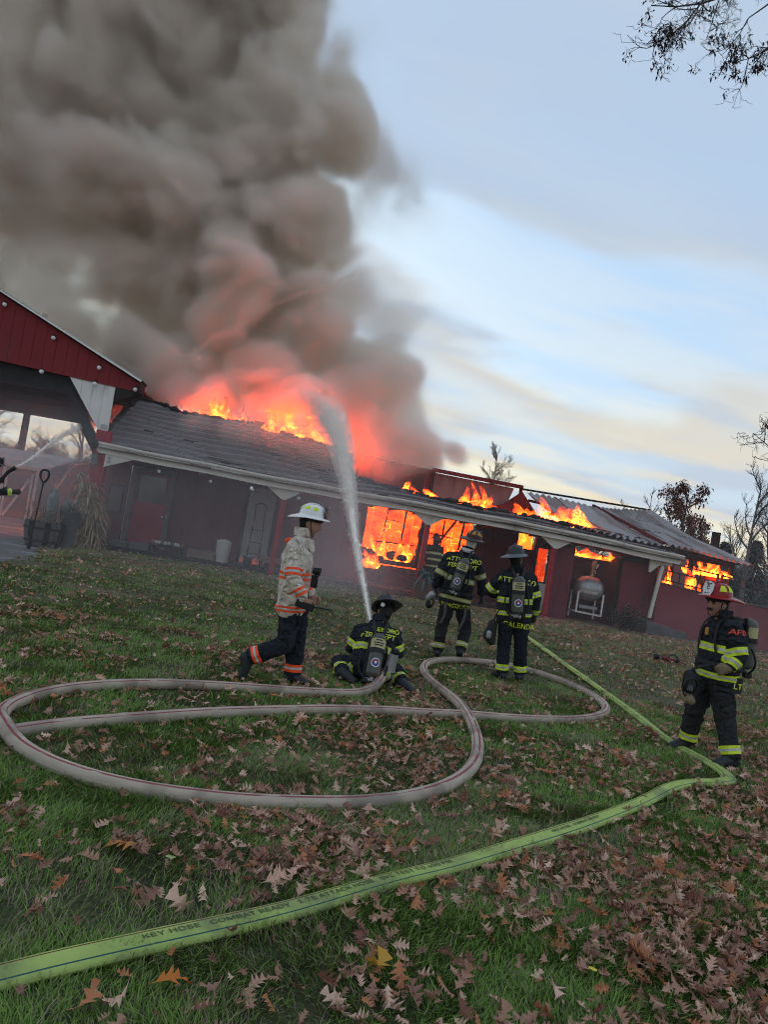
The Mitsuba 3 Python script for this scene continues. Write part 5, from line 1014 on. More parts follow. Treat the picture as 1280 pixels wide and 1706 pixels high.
def seg_dist(v, a, b):
    d = b - a; t = np.clip((v - a) @ d / (d @ d), 0, 1); return np.linalg.norm(v - a - t[:, None] * d, axis=1)
def limb_part(mesh, limbs, name):
    v = np.array(mesh.vertices)
    D_ = np.stack([np.min([seg_dist(v, p, q) - r for p, q, r in L], axis=0) for L in limbs.values()], 1)
    own = np.argmin(D_, 1) == list(limbs).index(name)
    f = np.array(mesh.faces)[own[np.array(mesh.faces)].any(1)]
    m = trimesh.Trimesh(v, f, process=False, vertex_normals=np.array(mesh.vertex_normals)); return m
def band(mesh, part, p, axis, w, off):
    """the strip of the mesh between two planes across 'axis' at p, lifted off it"""
    axis = unit(axis); v = np.array(part.vertices) + np.array(mesh.vertex_normals) * off
    m = trimesh.Trimesh(v, part.faces, process=False)
    m = trimesh.intersections.slice_mesh_plane(m, axis, np.asarray(p) - axis * w / 2)
    m = trimesh.intersections.slice_mesh_plane(m, -axis, np.asarray(p) + axis * w / 2)
    return m if len(m.faces) else None
def tape(par, mesh, part, p, axis, col, w=0.075):
    m = band(mesh, part, p, axis, w, 0.004)
    if m is None: return
    k = put(par, 'reflective_band', m, col, True)
    m = band(mesh, part, p, axis, w * 0.30, 0.0065)
    if m is not None: put(k, 'silver_stripe', m, 'mat_silver_tape', True)
def stick_text(par, mesh, txt, p, right, up, out, h, matn, name='lettering', spread=1.0):
    """lettering laid onto the cloth around p"""
    t = meshkit.text_mesh(txt, h, 0.002, True); v = np.array(t.vertices)
    v[:, 0] = (v[:, 0] - (v[:, 0].min() + v[:, 0].max()) / 2) * spread; v[:, 1] -= h / 2
    right, up = unit(right), unit(up); out = unit(out - up * (np.asarray(out) @ up))
    mv, mn = np.array(mesh.vertices), np.array(mesh.vertex_normals)
    ok = mn @ out > 0.1; q = mv[ok] - p
    tree = cKDTree(np.stack([q @ right, q @ up], 1)); dep = q @ out
    dd, ii = tree.query(v[:, :2], k=14); near = np.where(dd < np.maximum(0.028, dd[:, :1] * 1.05), dep[ii], -9)
    top = near.max(1, keepdims=True); wgt = (near > top - 0.05) / (dd + 0.004)     # the layer of cloth nearest the reader
    z = (dep[ii] * wgt).sum(1) / wgt.sum(1) + 0.002
    t.vertices = np.asarray(p) + v[:, :1] * right + v[:, 1:2] * up + (z + 0.006 + v[:, 2])[:, None] * out
    put(par, name, t, matn, kind=None)

def air_pack(par, c, axis, out, right, L=0.50, r=0.078):
    """breathing-air cylinder on a back frame: tank, label band, strap, round sticker, valve and hoses"""
    axis, out = unit(axis), unit(out - axis * (out @ axis)); right = unit(np.cross(axis, out)) * (1 if np.cross(axis, out) @ right > 0 else -1)
    M = np.eye(4); M[:3, 0], M[:3, 1], M[:3, 2], M[:3, 3] = right, -out, axis, c
    if np.linalg.det(M[:3, :3]) < 0: M[:3, 0] *= -1
    prof = [(0, -L / 2)] + [(r * math.sin(x), -L / 2 + 0.05 * (1 - math.cos(x))) for x in np.linspace(.2, 1.57, 6)] + [(r * math.cos(x), L / 2 - 0.075 + 0.075 * math.sin(x)) for x in np.linspace(0, 1.5, 8)] + [(0, L / 2)]
    tk = put(par, 'air_tank', place(lathe(prof, 32), M), 'mat_tank', 40)
    put(tk, 'label_band', place(lathe([(r + .001, L * 0.12), (r + .003, L * 0.12), (r + .003, L * 0.34), (r + .001, L * 0.34)], 32), M), 'mat_tank_label', 40)
    for zz, w in ((0.30, 0.45), (0.24, 0.7), (0.19, 0.6)):   # printed lines, worn to illegibility
        a, b = np.meshgrid(np.linspace(-w, w, 9), [zz * L - .006, zz * L + .006], indexing='ij'); g = np.stack([(r + .005) * np.sin(a), -(r + .005) * np.cos(a), b], -1).reshape(-1, 3)
        put(tk, 'label_print', place(tm(g, [q for i in range(8) for q in ([2 * i, 2 * i + 2, 2 * i + 1], [2 * i + 1, 2 * i + 2, 2 * i + 3])]), M), 'mat_lettering_black')
    put(tk, 'strap', place(lathe([(r + .001, 0.015), (r + .007, 0.015), (r + .007, 0.065), (r + .001, 0.065)], 32), M), 'mat_strap', 40)
    def disc(rad, lift, cx=0.0, cz=-0.10, a0=0, a1=2 * np.pi):
        a, b = np.meshgrid(np.linspace(a0, a1, 25), np.linspace(0.001, 1, 4), indexing='ij'); x, z = cx + rad * b * np.cos(a), cz + rad * b * np.sin(a); R_ = r + lift
        g = np.stack([R_ * np.sin(x / R_), -R_ * np.cos(x / R_), z], -1).reshape(-1, 3); i = np.arange(100).reshape(25, 4)
        q = np.stack([i[:-1, :-1], i[1:, :-1], i[1:, 1:], i[:-1, 1:]], -1).reshape(-1, 4); return place(tm(g, np.vstack([q[:, [0, 1, 2]], q[:, [0, 2, 3]]])), M)
    stc = put(tk, 'round_sticker', disc(0.050, 0.002), 'mat_logo_white')
    put(tk, 'sticker_emblem', disc(0.040, 0.0035), 'mat_logo_blue'); put(tk, 'sticker_emblem', disc(0.030, 0.005, a0=0.2, a1=3.0), 'mat_logo_red'); put(tk, 'sticker_emblem', disc(0.014, 0.0065), 'mat_logo_white')
    fr = put(par, 'back_frame', place(cat_([box(-0.10, 0.10, 0.07, 0.10, -0.25, 0.20, 0.01), beam((-0.09, 0.08, -0.25), (-0.06, 0.085, 0.25), 0.03, 0.02), beam((0.09, 0.08, -0.25), (0.06, 0.085, 0.25), 0.03, 0.02)]), M), 'mat_black')
    vz = -L / 2
    put(fr, 'valve', place(cat_([lathe([(0, 0), (0.022, 0), (0.022, -0.05), (0, -0.05)], 14, None, (0, 0, vz + 0.01)), lathe([(0, 0), (0.028, 0), (0.030, 0.03), (0, 0.035)], 14, (1, 0, 0), (0.025, 0, vz - 0.03)), lathe([(0, 0), (0.024, 0), (0.024, 0.05), (0, 0.05)], 14, (-1, 0, 0), (-0.02, 0.0, vz - 0.03))]), M), 'mat_dull_steel', 40)
    put(fr, 'regulator', place(cat_([box(-0.09, -0.04, -0.03, 0.05, vz - 0.07, vz - 0.02, 0.008), box(0.05, 0.11, -0.02, 0.05, vz - 0.05, vz + 0.02, 0.01)]), M), 'mat_black')
    put(fr, 'air_hose', place(tube(spline([(0.06, 0.02, vz - 0.02), (0.13, 0.0, vz + 0.06), (0.135, 0.05, vz + 0.25), (0.12, 0.12, vz + 0.45)], 14), 0.011, 7), M), 'mat_black', 50)
    put(fr, 'air_hose', place(tube(spline([(-0.06, 0.02, vz - 0.04), (-0.14, 0.0, vz + 0.04), (-0.15, 0.06, vz + 0.22)], 12), 0.010, 7), M), 'mat_black', 50)
    return tk

def person(label, J, fwd, hdir, hup, coat='mat_coat_navy', trouser='mat_trousers', tapecol='mat_lime', hand=('bare', 'bare'), bulk=1.0, hem=None, helm=None, pack=True, backtext=None, hemtext=None, face=False, seed=0,
           torso_bands=(0.42,), arm_bands=((0.62, 'u'), (0.82, 'f')), leg_bands=0.78, pack_tilt=0.0, pack_at=0.50, group=None, hemband=True, pack_out=0.30, palms=None, text_spread=1.0):
    J = {k: np.array(v, float) for k, v in J.items()}
    F, = (unit(fwd),); R = unit(np.cross(F, [0, 0, 1])); Z = V3(0, 0, 1)
    key = thing('person', label, 'person', group)
    hem = np.array(hem, float) if hem is not None else J['pelvis'] - Z * 0.12
    ax = unit(J['neck'] - J['pelvis'])
    b = bulk
    # -- one continuous body under the clothes
    limbs = chain((J['pelvis'], 0.11), (J['waist'], 0.11), (J['chest'], 0.11), (J['neck'], 0.058), (J['head'] - hup * 0.06, 0.055))
    for s in 'LR':
        limbs += chain((J['chest'] + ax * .08, 0.07), (J['s' + s], 0.055), (J['e' + s], 0.042), (J['w' + s], 0.028))
        limbs += chain((J['pelvis'], 0.09), (J['hip' + s], 0.08), (J['k' + s], 0.055), (J['a' + s], 0.042), (J['t' + s], 0.03))
    hd, hs, hu2 = head_mesh(J['head'], unit(hdir), unit(hup))
    body = smooth_union(limbs, 0.04, 4)
    hands = []; gl = {}
    for s, kind in zip('LR', hand):
        pd = (palms or {}).get(s, -R if s == 'R' else R)
        d_ = unit(J['h' + s] - J['w' + s])
        ts = 1 if np.cross(d_, unit(np.asarray(pd, float) - d_ * (np.asarray(pd, float) @ d_))) @ F > 0 else -1
        hands += hand_parts(J['w' + s], J['h' + s], pd, 1.0, 0.8, ts)
        if kind != 'bare': gl[s] = (hand_parts(J['w' + s], J['h' + s], pd, 1.42, 0.8, ts), kind)
    bm = m3.Manifold(m3.Mesh(np.array(body.vertices, np.float32), np.array(body.faces, np.uint32)))
    scene[key] = mikit.ply(union([bm] + hd + hands), 'mat_skin', smooth=60)
    for s, (parts, kind) in gl.items(): put(key, 'glove', union(parts), kind, 50)
    # -- trousers
    tr = [blob((J['pelvis'] + R * .07 + ax * .04, 0.125 * b), (J['pelvis'] - R * .07 + ax * .04, 0.125 * b), (J['hipL'], 0.118 * b), (J['hipR'], 0.118 * b))]
    cuff = {}
    for s in 'LR':
        sh = unit(J['a' + s] - J['k' + s]); cuff[s] = J['a' + s] - sh * 0.02
        tr += chain((J['hip' + s], 0.122 * b), (0.5 * (J['hip' + s] + J['k' + s]), 0.112 * b), (J['k' + s], 0.098 * b), (0.5 * (J['k' + s] + J['a' + s]), 0.098), (cuff[s] - sh * 0.03, 0.094))
    tw = wrinkle(smooth_union(tr, 0.024, 8), 0.030, 8, seed)
    tk = put(key, 'trousers', tw, trouser, True)
    if leg_bands:
        for s in 'LR':
            lim = {q: [(J['hip' + q], J['k' + q], 0.1), (J['k' + q], J['a' + q], 0.1)] for q in 'LR'}
            tape(tk, tw, limb_part(tw, lim, s), J['k' + s] + (J['a' + s] - J['k' + s]) * leg_bands, J['a' + s] - J['k' + s], tapecol, 0.078)
    # -- boots
    for s in 'LR':
        t_, a_ = J['t' + s], J['a' + s]; d = unit(t_ - a_); heel = a_ - unit(t_ - a_ - (t_ - a_) @ Z * Z + 1e-6) * 0.05 - Z * 0.03 if abs(d[2]) < 0.8 else a_ - F * 0.05
        bt = smooth_union([blob((a_ + unit(J['k' + s] - a_) * 0.10, 0.062), (a_, 0.060)), blob((a_, 0.058), (heel, 0.045), (a_ + (t_ - a_) * 0.55, 0.052)), blob((a_ + (t_ - a_) * 0.55, 0.052), (t_ + d * 0.03, 0.042))], 0.025, 4)
        put(key, 'boot', bt, 'mat_boot', True)
    # -- coat
    ch, wa, nk = J['chest'], J['waist'], J['neck']
    co = [blob(*[(ch + R * s * 0.105 + F * o, 0.138 * b) for s in (-1, 1) for o in (-.02, .02)], *[(wa + R * s * 0.09, 0.152 * b) for s in (-1, 1)]),
          blob(*[(wa + R * s * 0.09, 0.152 * b) for s in (-1, 1)], *[(hem + ax * 0.10 + R * s * 0.10, 0.148 * b) for s in (-1, 1)]),
          blob((J['sL'], 0.082), (J['sR'], 0.082), (ch + R * .1, 0.13 * b), (ch - R * .1, 0.13 * b), (nk - ax * 0.04, 0.075)), blob((nk - ax * 0.03, 0.078), (nk + unit(hup) * 0.03, 0.072))]
    for s in 'LR': co += chain((J['s' + s], 0.092 * b), (0.5 * (J['s' + s] + J['e' + s]), 0.088 * b), (J['e' + s], 0.080), (J['w' + s] - unit(J['w' + s] - J['e' + s]) * 0.035, 0.064))
    cm = wrinkle(smooth_union(co, 0.021, 9), 0.032, 8, seed + 30)
    ck = put(key, 'coat', cm, coat, True)
    lim = {'torso': [(nk, ch, .13), (ch, hem, 0.20)], 'L': [(J['sL'] + (J['eL'] - J['sL']) * .25, J['eL'], 0.08), (J['eL'], J['wL'], 0.07)], 'R': [(J['sR'] + (J['eR'] - J['sR']) * .25, J['eR'], 0.08), (J['eR'], J['wR'], 0.07)]}
    tp = limb_part(cm, lim, 'torso')
    for t in torso_bands: tape(ck, cm, tp, nk + (hem - nk) * t, ax, tapecol)
    if hemband: tape(ck, cm, tp, hem + ax * 0.075, ax, tapecol, 0.06)
    for s in 'LR':
        lp = limb_part(cm, lim, s)
        for t, k in arm_bands:
            p0, p1 = (J['s' + s], J['e' + s]) if k == 'u' else (J['e' + s], J['w' + s])
            tape(ck, cm, lp, p0 + (p1 - p0) * t, p1 - p0, tapecol)
    put(ck, 'collar', lathe([(0.072, -0.03), (0.086, -0.03), (0.092, 0.05), (0.080, 0.055)], 24, unit(hup) * .6 + ax * .4, nk + ax * 0.03), coat, 40)
    for txt, t, h in backtext or ():
        stick_text(ck, cm, txt, nk + (hem - nk) * t, R, ax, -F, h, 'mat_lettering', spread=text_spread)
    if hemtext: stick_text(ck, cm, hemtext[0], hem + ax * hemtext[1] + R * hemtext[3], R, ax, -F, hemtext[2], 'mat_lettering')
    # -- hair, helmet, breathing set
    hc = J['head']
    put(key, 'hair', union([blob((hc - unit(hdir) * 0.035 + hu2 * 0.02, 0.082), (hc - unit(hdir) * 0.03 - hu2 * 0.04, 0.07))]), 'mat_hair' if not helm or helm.get('hair', True) else 'mat_hood', 50)
    if helm:
        h = dict(helm); h.pop('hair', None); helmet(key, hc + hu2 * 0.046, unit(hdir), unit(hup), **h)
        for s in (-1, 1): put(key, 'chin_strap', tube([hc + hs * s * 0.082 + hu2 * 0.03 + hdir * .02, hc + hs * s * 0.078 - hu2 * 0.03 + hdir * .03, hc + hs * s * 0.045 - hu2 * 0.105 + hdir * .05, hc - hu2 * 0.128 + hdir * 0.045], 0.0045, 6), 'mat_black', 40)
    if pack:
        ptx = unit(ax + R * pack_tilt); pc = nk + (hem - nk) * pack_at - F * pack_out
        air_pack(key, pc, ptx, -F, R)
        for s in (-1, 1):
            st_ = spline([pc + F * 0.08 + ptx * 0.22 + R * s * 0.045, nk + R * s * 0.085 - F * 0.06 + ax * 0.02, nk + R * s * 0.10 + F * 0.07 - ax * 0.02, ch + R * s * 0.12 + F * 0.165 * b, wa + R * s * 0.15 + F * 0.12 * b], 22)
            put(key, 'shoulder_strap', tube(st_, 0.019, 6, up=F, flat=0.35), 'mat_strap', 50)
        put(key, 'waist_belt', place(lathe([(0.198 * b, -0.022), (0.213 * b, -0.022), (0.213 * b, 0.022), (0.198 * b, 0.022)], 32).apply_transform(np.diag([1.20, 0.80, 1, 1])), (lambda m: (m.__setitem__((slice(0, 3), 0), R), m.__setitem__((slice(0, 3), 1), F), m.__setitem__((slice(0, 3), 2), unit(np.cross(R, F))), m.__setitem__((slice(0, 3), 3), wa * .75 + hem * .25), m)[-1])(np.eye(4))), 'mat_strap', 40)
    return key, cm, dict(F=F, R=R, ax=ax, J=J, ck=ck)

BLACKH = dict(dome='mat_helmet_black', brim='mat_helmet_grey', shield_mat='mat_helmet_black')
# ---- the chief in the tan coat, striding to the right
chief, cm, K = person('striding firefighter in a tan coat with orange bands and a white helmet', dict(pelvis=(-.745, 7.45, .86), waist=(-.775, 7.45, 1.02), chest=(-.785, 7.45, 1.28), neck=(-.775, 7.45, 1.50), head=(-.715, 7.45, 1.625),
    sR=(-.81, 7.25, 1.40), eR=(-.775, 7.18, 1.11), wR=(-.625, 7.17, .90), hR=(-.54, 7.17, .815), sL=(-.79, 7.65, 1.40), eL=(-.77, 7.71, 1.10), wL=(-.60, 7.68, .90), hL=(-.55, 7.66, .84),
    hipR=(-.76, 7.36, .80), kR=(-.75, 7.34, .42), aR=(-1.085, 7.35, .235), tR=(-1.115, 7.35, .06), hipL=(-.72, 7.54, .80), kL=(-.665, 7.55, .45), aL=(-.655, 7.54, .09), tL=(-.53, 7.52, .045)),
    (1, 0, 0), V3(1, -0.12, -.06), V3(-.02, 0, 1), coat='mat_coat_tan', tapecol='mat_orange_tape', hem=(-.765, 7.45, .70), pack=False, seed=1, torso_bands=(0.50,), arm_bands=((0.88, 'u'), (0.66, 'f')),
    helm=dict(dome='mat_helmet_white', brim='mat_helmet_white', shield_mat='mat_black', tet='mat_lime', tet_kind='drop', back_brim=0.075, sc=0.95), palms={'R': (0.3, 1, 0), 'L': (0.3, -1, 0)})
put(K['ck'], 'collar_flap', hullp([(-.71, 7.36, 1.44), (-.645, 7.37, 1.34), (-.655, 7.45, 1.475), (-.66, 7.52, 1.43), (-.70, 7.38, 1.485), (-.62, 7.45, 1.37), (-.64, 7.53, 1.36)]), 'mat_coat_tan', 30)
put(K['ck'], 'shoulder_patch', blob(((-.90, 7.26, 1.43), .022), ((-.87, 7.24, 1.45), .022)), 'mat_orange_tape')
put(K['ck'], 'pocket', hullp([(x, y, z) for x in (-.86, -.70) for y in (7.215, 7.24) for z in (.80, .99)]), 'mat_coat_tan')
k = thing('portable_radio', 'black radio with a lamp clipped to the chest of the tan coat', 'radio')
put(k, 'body', hullp([(x, y, z) for x in (-.60, -.535) for y in (7.27, 7.32) for z in (1.02, 1.14)]), 'mat_black'); put(k, 'lamp_head', lathe([(0, 0), (.03, 0), (.04, .075), (0, .08)], 16, (1, -.1, -.05), (-.595, 7.27, 1.185)), 'mat_black', 40); put(k, 'cord', tube(spline([(-.57, 7.28, 1.15), (-.55, 7.25, 1.12), (-.56, 7.26, 1.02)], 10), .008, 6), 'mat_black')
k = thing('handheld_radio', 'black handheld radio with a long antenna in the hand of the tan-coated firefighter', 'radio')
put(k, 'body', beam((-.70, 7.185, .865), (-.52, 7.165, .83), .05, .075, bev=.008), 'mat_black'); put(k, 'antenna', beam((-.52, 7.165, .845), (-.34, 7.155, .842), .012), 'mat_black')

# ---- kneeling at the nozzle
P_, cm, K = person('firefighter kneeling on the lawn with his back turned, working the water jet', dict(pelvis=(.135, 8.18, .17), waist=(.135, 8.25, .30), chest=(.14, 8.33, .49), neck=(.155, 8.42, .65), head=(.195, 8.49, .775),
    sL=(-.045, 8.36, .535), sR=(.335, 8.36, .545), eL=(-.115, 8.37, .33), wL=(-.03, 8.58, .37), hL=(.05, 8.66, .41), eR=(.415, 8.40, .36), wR=(.31, 8.60, .36), hR=(.20, 8.67, .40),
    hipL=(.04, 8.22, .15), kL=(-.235, 8.48, .13), aL=(-.17, 8.10, .10), tL=(-.05, 8.00, .05), hipR=(.25, 8.22, .15), kR=(.42, 8.48, .13), aR=(.50, 8.12, .085), tR=(.585, 8.03, .045)),
    (-.08, 1, 0), V3(-.25, .85, -.55), V3(-.10, .55, .80), hem=(.135, 8.16, .17), helm=dict(**BLACKH, back_brim=.10), hand=('mat_glove', 'mat_glove'), seed=3, torso_bands=(0.62,), hemband=False,
    backtext=(('ATTLEBORO', .22, .055), ('FIRE DEPT', .37, .055)), pack_at=.62, pack_out=.27, arm_bands=((0.70, 'u'), (0.80, 'f')), palms={'L': (.3, 0, 1), 'R': (-.3, 0, 1)})
put(P_, 'helmet_emblem', lathe([(0, 0), (.024, 0), (.024, .004), (0, .005)], 20, (0, -.9, .35), (.155, 8.335, .87)), 'mat_logo_white')
k = thing('hand_lantern', 'grey hand lantern with a black cap hanging at the kneeling firefighter', 'lantern')
put(k, 'housing', lathe([(0, -.10), (.068, -.10), (.062, -.08), (.050, .09), (0, .09)], 24, (.14, -.1, 1), (.345, 8.02, .31)), 'mat_dull_steel', 40); put(k, 'cap', lathe([(0, 0), (.045, 0), (.05, .03), (.035, .055), (0, .06)], 20, (.14, -.1, 1), (.36, 8.01, .40)), 'mat_black', 40); put(k, 'strap', tube(spline([(.35, 8.0, .22), (.37, 7.98, .12), (.345, 8.0, .03)], 10), .012, 6), 'mat_grey_wood')
nz = thing('hose_nozzle', 'black nozzle in the hands of the kneeling firefighter', 'nozzle')
put(nz, 'barrel', tube([(.14, 8.50, .33), (.10, 8.66, .43), (.075, 8.80, .53)], [.034, .032, .042], 14), 'mat_black', 40); put(nz, 'bumper', lathe([(.03, 0), (.048, 0), (.048, .03), (.03, .03)], 20, (-.12, .72, .52), (.077, 8.79, .52)), 'mat_red_paint', 40); put(nz, 'pistol_grip', beam((.11, 8.62, .40), (.13, 8.60, .29), .03, .035, bev=.006), 'mat_black')

# ---- two standing with their backs to us
P_, cm, KC = person('firefighter seen from behind with bright yellow bands and a grey helmet, right of the pair', dict(pelvis=(1.935, 9.9, .88), waist=(1.93, 9.9, 1.03), chest=(1.92, 9.9, 1.27), neck=(1.89, 9.91, 1.46), head=(1.865, 9.94, 1.595),
    sL=(1.72, 9.9, 1.37), sR=(2.09, 9.9, 1.39), eL=(1.575, 10.02, 1.14), wL=(1.75, 10.22, 1.08), hL=(1.83, 10.28, 1.08), eR=(2.195, 9.9, 1.14), wR=(2.235, 9.97, .92), hR=(2.24, 10.0, .84),
    hipL=(1.85, 9.9, .80), kL=(1.87, 9.92, .46), aL=(1.90, 9.9, .09), tL=(1.84, 10.04, .045), hipR=(2.05, 9.9, .80), kR=(2.10, 9.93, .47), aR=(2.145, 9.95, .10), tR=(2.20, 10.11, .045)),
    (.06, 1, 0), V3(.45, .90, .02), V3(-.20, .02, 1), hem=(1.95, 9.9, .71), helm=dict(dome='mat_helmet_black', brim='mat_helmet_grey', shield_mat='mat_helmet_black', back_brim=.135), hand=('bare', 'mat_glove'), seed=7, bulk=.98,
    torso_bands=(0.52,), backtext=(('ATTLEBORO', .17, .062),), hemtext=('CALENDA', .045, .066, .07), pack_at=.40, arm_bands=((0.80, 'u'), (0.80, 'f')), hemband=False)
tape(KC['ck'], cm, limb_part(cm, {'t': [(KC['J']['neck'], KC['J']['pelvis'], .2)], 'l': [(KC['J']['sL'], KC['J']['eL'], .08)], 'r': [(KC['J']['eR'], KC['J']['wR'], .07)]}, 't'), V3(1.945, 9.9, .90), KC['ax'], 'mat_lime', .06)
P_, cm, KJ = person('firefighter seen from behind in dirty gear with a sooty helmet, left of the pair', dict(pelvis=(1.25, 10.95, .92), waist=(1.25, 10.95, 1.06), chest=(1.26, 10.95, 1.36), neck=(1.31, 10.97, 1.60), head=(1.375, 11.0, 1.735),
    sL=(1.06, 10.95, 1.49), sR=(1.465, 10.93, 1.50), eL=(.955, 10.92, 1.20), wL=(.935, 10.97, 1.00), hL=(.92, 11.0, .90), eR=(1.585, 10.95, 1.24), wR=(1.63, 10.97, 1.00), hR=(1.675, 10.99, .88),
    hipL=(1.16, 10.95, .83), kL=(1.12, 11.0, .47), aL=(1.115, 10.96, .10), tL=(1.12, 11.12, .045), hipR=(1.36, 10.95, .83), kR=(1.48, 11.03, .47), aR=(1.44, 10.90, .17), tR=(1.455, 11.07, .06)),
    (.18, 1, 0), V3(.55, .85, -.05), V3(.16, .02, 1), trouser='mat_trousers_worn', tapecol='mat_lime_dirty', hem=(1.24, 10.95, .76), helm=dict(dome='mat_helmet_sooty', brim='mat_helmet_sooty', shield_mat='mat_helmet_black', tet='mat_amber', hair=False), hand=('mat_glove', 'mat_glove'), seed=11,
    torso_bands=(0.50,), backtext=(('ATTLEBORO', .15, .062), ('FIRE DEPT', .26, .062)), hemtext=('T JACQUES', .032, .055, .02), pack_tilt=.12, pack_at=.40, arm_bands=((0.86, 'u'),), hemband=False)
tape(KJ['ck'], cm, limb_part(cm, {'t': [(KJ['J']['neck'], KJ['J']['pelvis'], .2)], 'l': [(KJ['J']['sL'], KJ['J']['wL'], .08)], 'r': [(KJ['J']['eR'], KJ['J']['wR'], .07)]}, 't'), V3(1.24, 10.95, .90), KJ['ax'], 'mat_lime_dirty', .055)
put(P_, 'hood_roll', lathe([(.062, -.02), (.098, -.03), (.108, 0), (.092, .03), (.065, .03)], 24, (.15, 0, 1), (1.312, 10.97, 1.625)), 'mat_hood', 40)
for p, q in (((1.09, 10.78, .83), (1.07, 10.80, .52)), ((1.40, 10.76, .80), (1.33, 10.79, .44))): put(P_, 'hanging_strap', tube(spline([p, (np.array(p) + q) / 2 + [.03, -.02, 0], q], 8), .02, 6, up=(0, 1, 0), flat=.3), 'mat_grey_wood')
k = thing('face_mask', 'clear face mask hanging from the left hand of the sooty-helmeted firefighter', 'face mask')
put(k, 'visor', jitter(blob(((.90, 10.93, .90), .06), ((.86, 10.95, .84), .05)), .006, 8), 'mat_dull_steel', 40); put(k, 'mask_strap', tube(spline([(.90, 10.9, .84), (.93, 10.9, .76), (.88, 10.92, .70), (.84, 10.94, .76)], 14), .012, 6), 'mat_black', 40); put(k, 'mouthpiece', blob(((.86, 10.93, .77), .035), ((.88, 10.91, .74), .03)), 'mat_black')
k = thing('face_mask', 'dark mask bag hanging at the left hip of the right one of the pair', 'face mask')
put(k, 'bag', jitter(blob(((1.66, 9.84, .72), .06), ((1.64, 9.86, .56), .075), ((1.68, 9.86, .50), .06)), .012, 7), 'mat_strap', 40); put(k, 'visor', blob(((1.63, 9.79, .60), .035), ((1.63, 9.79, .55), .035)), 'mat_dull_steel'); put(k, 'cord', tube(spline([(1.75, 9.80, .98), (1.70, 9.80, .88), (1.67, 9.82, .76)], 8), .010, 6), 'mat_black')

# ---- the one with the moustache at the right edge
P_, cm, K = person('moustached firefighter in profile with a red helmet at the right edge', dict(pelvis=(3.43, 7.2, .86), waist=(3.45, 7.2, 1.0), chest=(3.465, 7.2, 1.21), neck=(3.42, 7.2, 1.375), head=(3.35, 7.19, 1.50),
    sL=(3.455, 7.01, 1.305), sR=(3.46, 7.39, 1.29), eL=(3.505, 6.93, 1.06), wL=(3.42, 6.91, .935), hL=(3.345, 6.94, .90), eR=(3.50, 7.46, 1.03), wR=(3.40, 7.40, .93), hR=(3.33, 7.33, .90),
    hipL=(3.45, 7.1, .78), kL=(3.53, 7.08, .43), aL=(3.59, 6.97, .10), tL=(3.45, 6.93, .045), hipR=(3.40, 7.29, .78), kR=(3.36, 7.36, .43), aR=(3.37, 7.45, .10), tR=(3.24, 7.42, .045)),
    (-1, -.15, 0), V3(-1, -.42, -.06), V3(.04, -.02, 1), hem=(3.44, 7.2, .755), trouser='mat_trousers_worn', helm=dict(dome='mat_helmet_red', brim='mat_helmet_red', shield_mat='mat_paper', tet='mat_lime', shield_text=(('C', .06, .035), ('ATTLEBORO', .115, .009), ('FIRE DEPT', .02, .009))), hand=('mat_glove_tan', 'mat_glove_tan'), seed=17, bulk=1.06,
    torso_bands=(0.46,), hemband=True, pack_at=.34, pack_tilt=0.0, pack_out=.30, arm_bands=((0.86, 'u'), (0.62, 'f')), palms={'L': (.2, 1, -.3), 'R': (.2, -1, -.3)})
hc, hf = K['J']['head'], unit(V3(-1, -.42, -.06)); hs = unit(np.cross(hf, V3(.04, -.02, 1))); hu = np.cross(hs, hf)
put(P_, 'moustache', union(chain((hc + hf * .094 - hu * .050 - hs * .030, .008), (hc + hf * .103 - hu * .045 - hs * .010, .011), (hc + hf * .103 - hu * .045 + hs * .010, .011), (hc + hf * .094 - hu * .050 + hs * .030, .008))), 'mat_hair', 50)
for s in (-1, 1):
    put(P_, 'eyebrow', union(chain((hc + hf * .093 + hu * .026 + hs * s * .015, .006), (hc + hf * .086 + hu * .028 + hs * s * .045, .006))), 'mat_hair', 50)
    put(P_, 'eye', blob((hc + hf * .084 + hu * .010 + hs * s * .030, .010), (hc + hf * .084 + hu * .010 + hs * s * .034, .009)), 'mat_hair')
stick_text(K['ck'], cm, 'AFD', V3(3.465, 6.95, 1.275), V3(1, -.1, 0), V3(.03, .1, 1), V3(-.05, -1, .12), .045, 'mat_lettering_red', spread=1.35)
put(P_, 'name_tag', hullp([(x, y, z) for x in (3.50, 3.60) for y in (6.985, 7.0) for z in (.70, .85)]), 'mat_strap'); t = meshkit.text_mesh('LT', .05, .002, True); t.apply_transform(move(3.515, 6.984, .745) @ rot(math.pi / 2, [1, 0, 0])); put(P_, 'tag_lettering', t, 'mat_lettering')
put(P_, 'chest_lamp', blob(((3.245, 7.10, 1.255), .018), ((3.245, 7.10, 1.21), .018)), 'mat_amber')
k = thing('face_mask', 'black face mask with a yellow mouthpiece hanging at the hip of the red-helmeted firefighter', 'face mask')
put(k, 'visor', jitter(blob(((3.135, 7.06, .80), .062), ((3.13, 7.05, .69), .070), ((3.15, 7.09, .74), .07)), .006, 8), 'mat_black', 40); put(k, 'glass', blob(((3.12, 6.995, .70), .028), ((3.115, 6.99, .665), .035)), 'mat_dark_glass', 40)
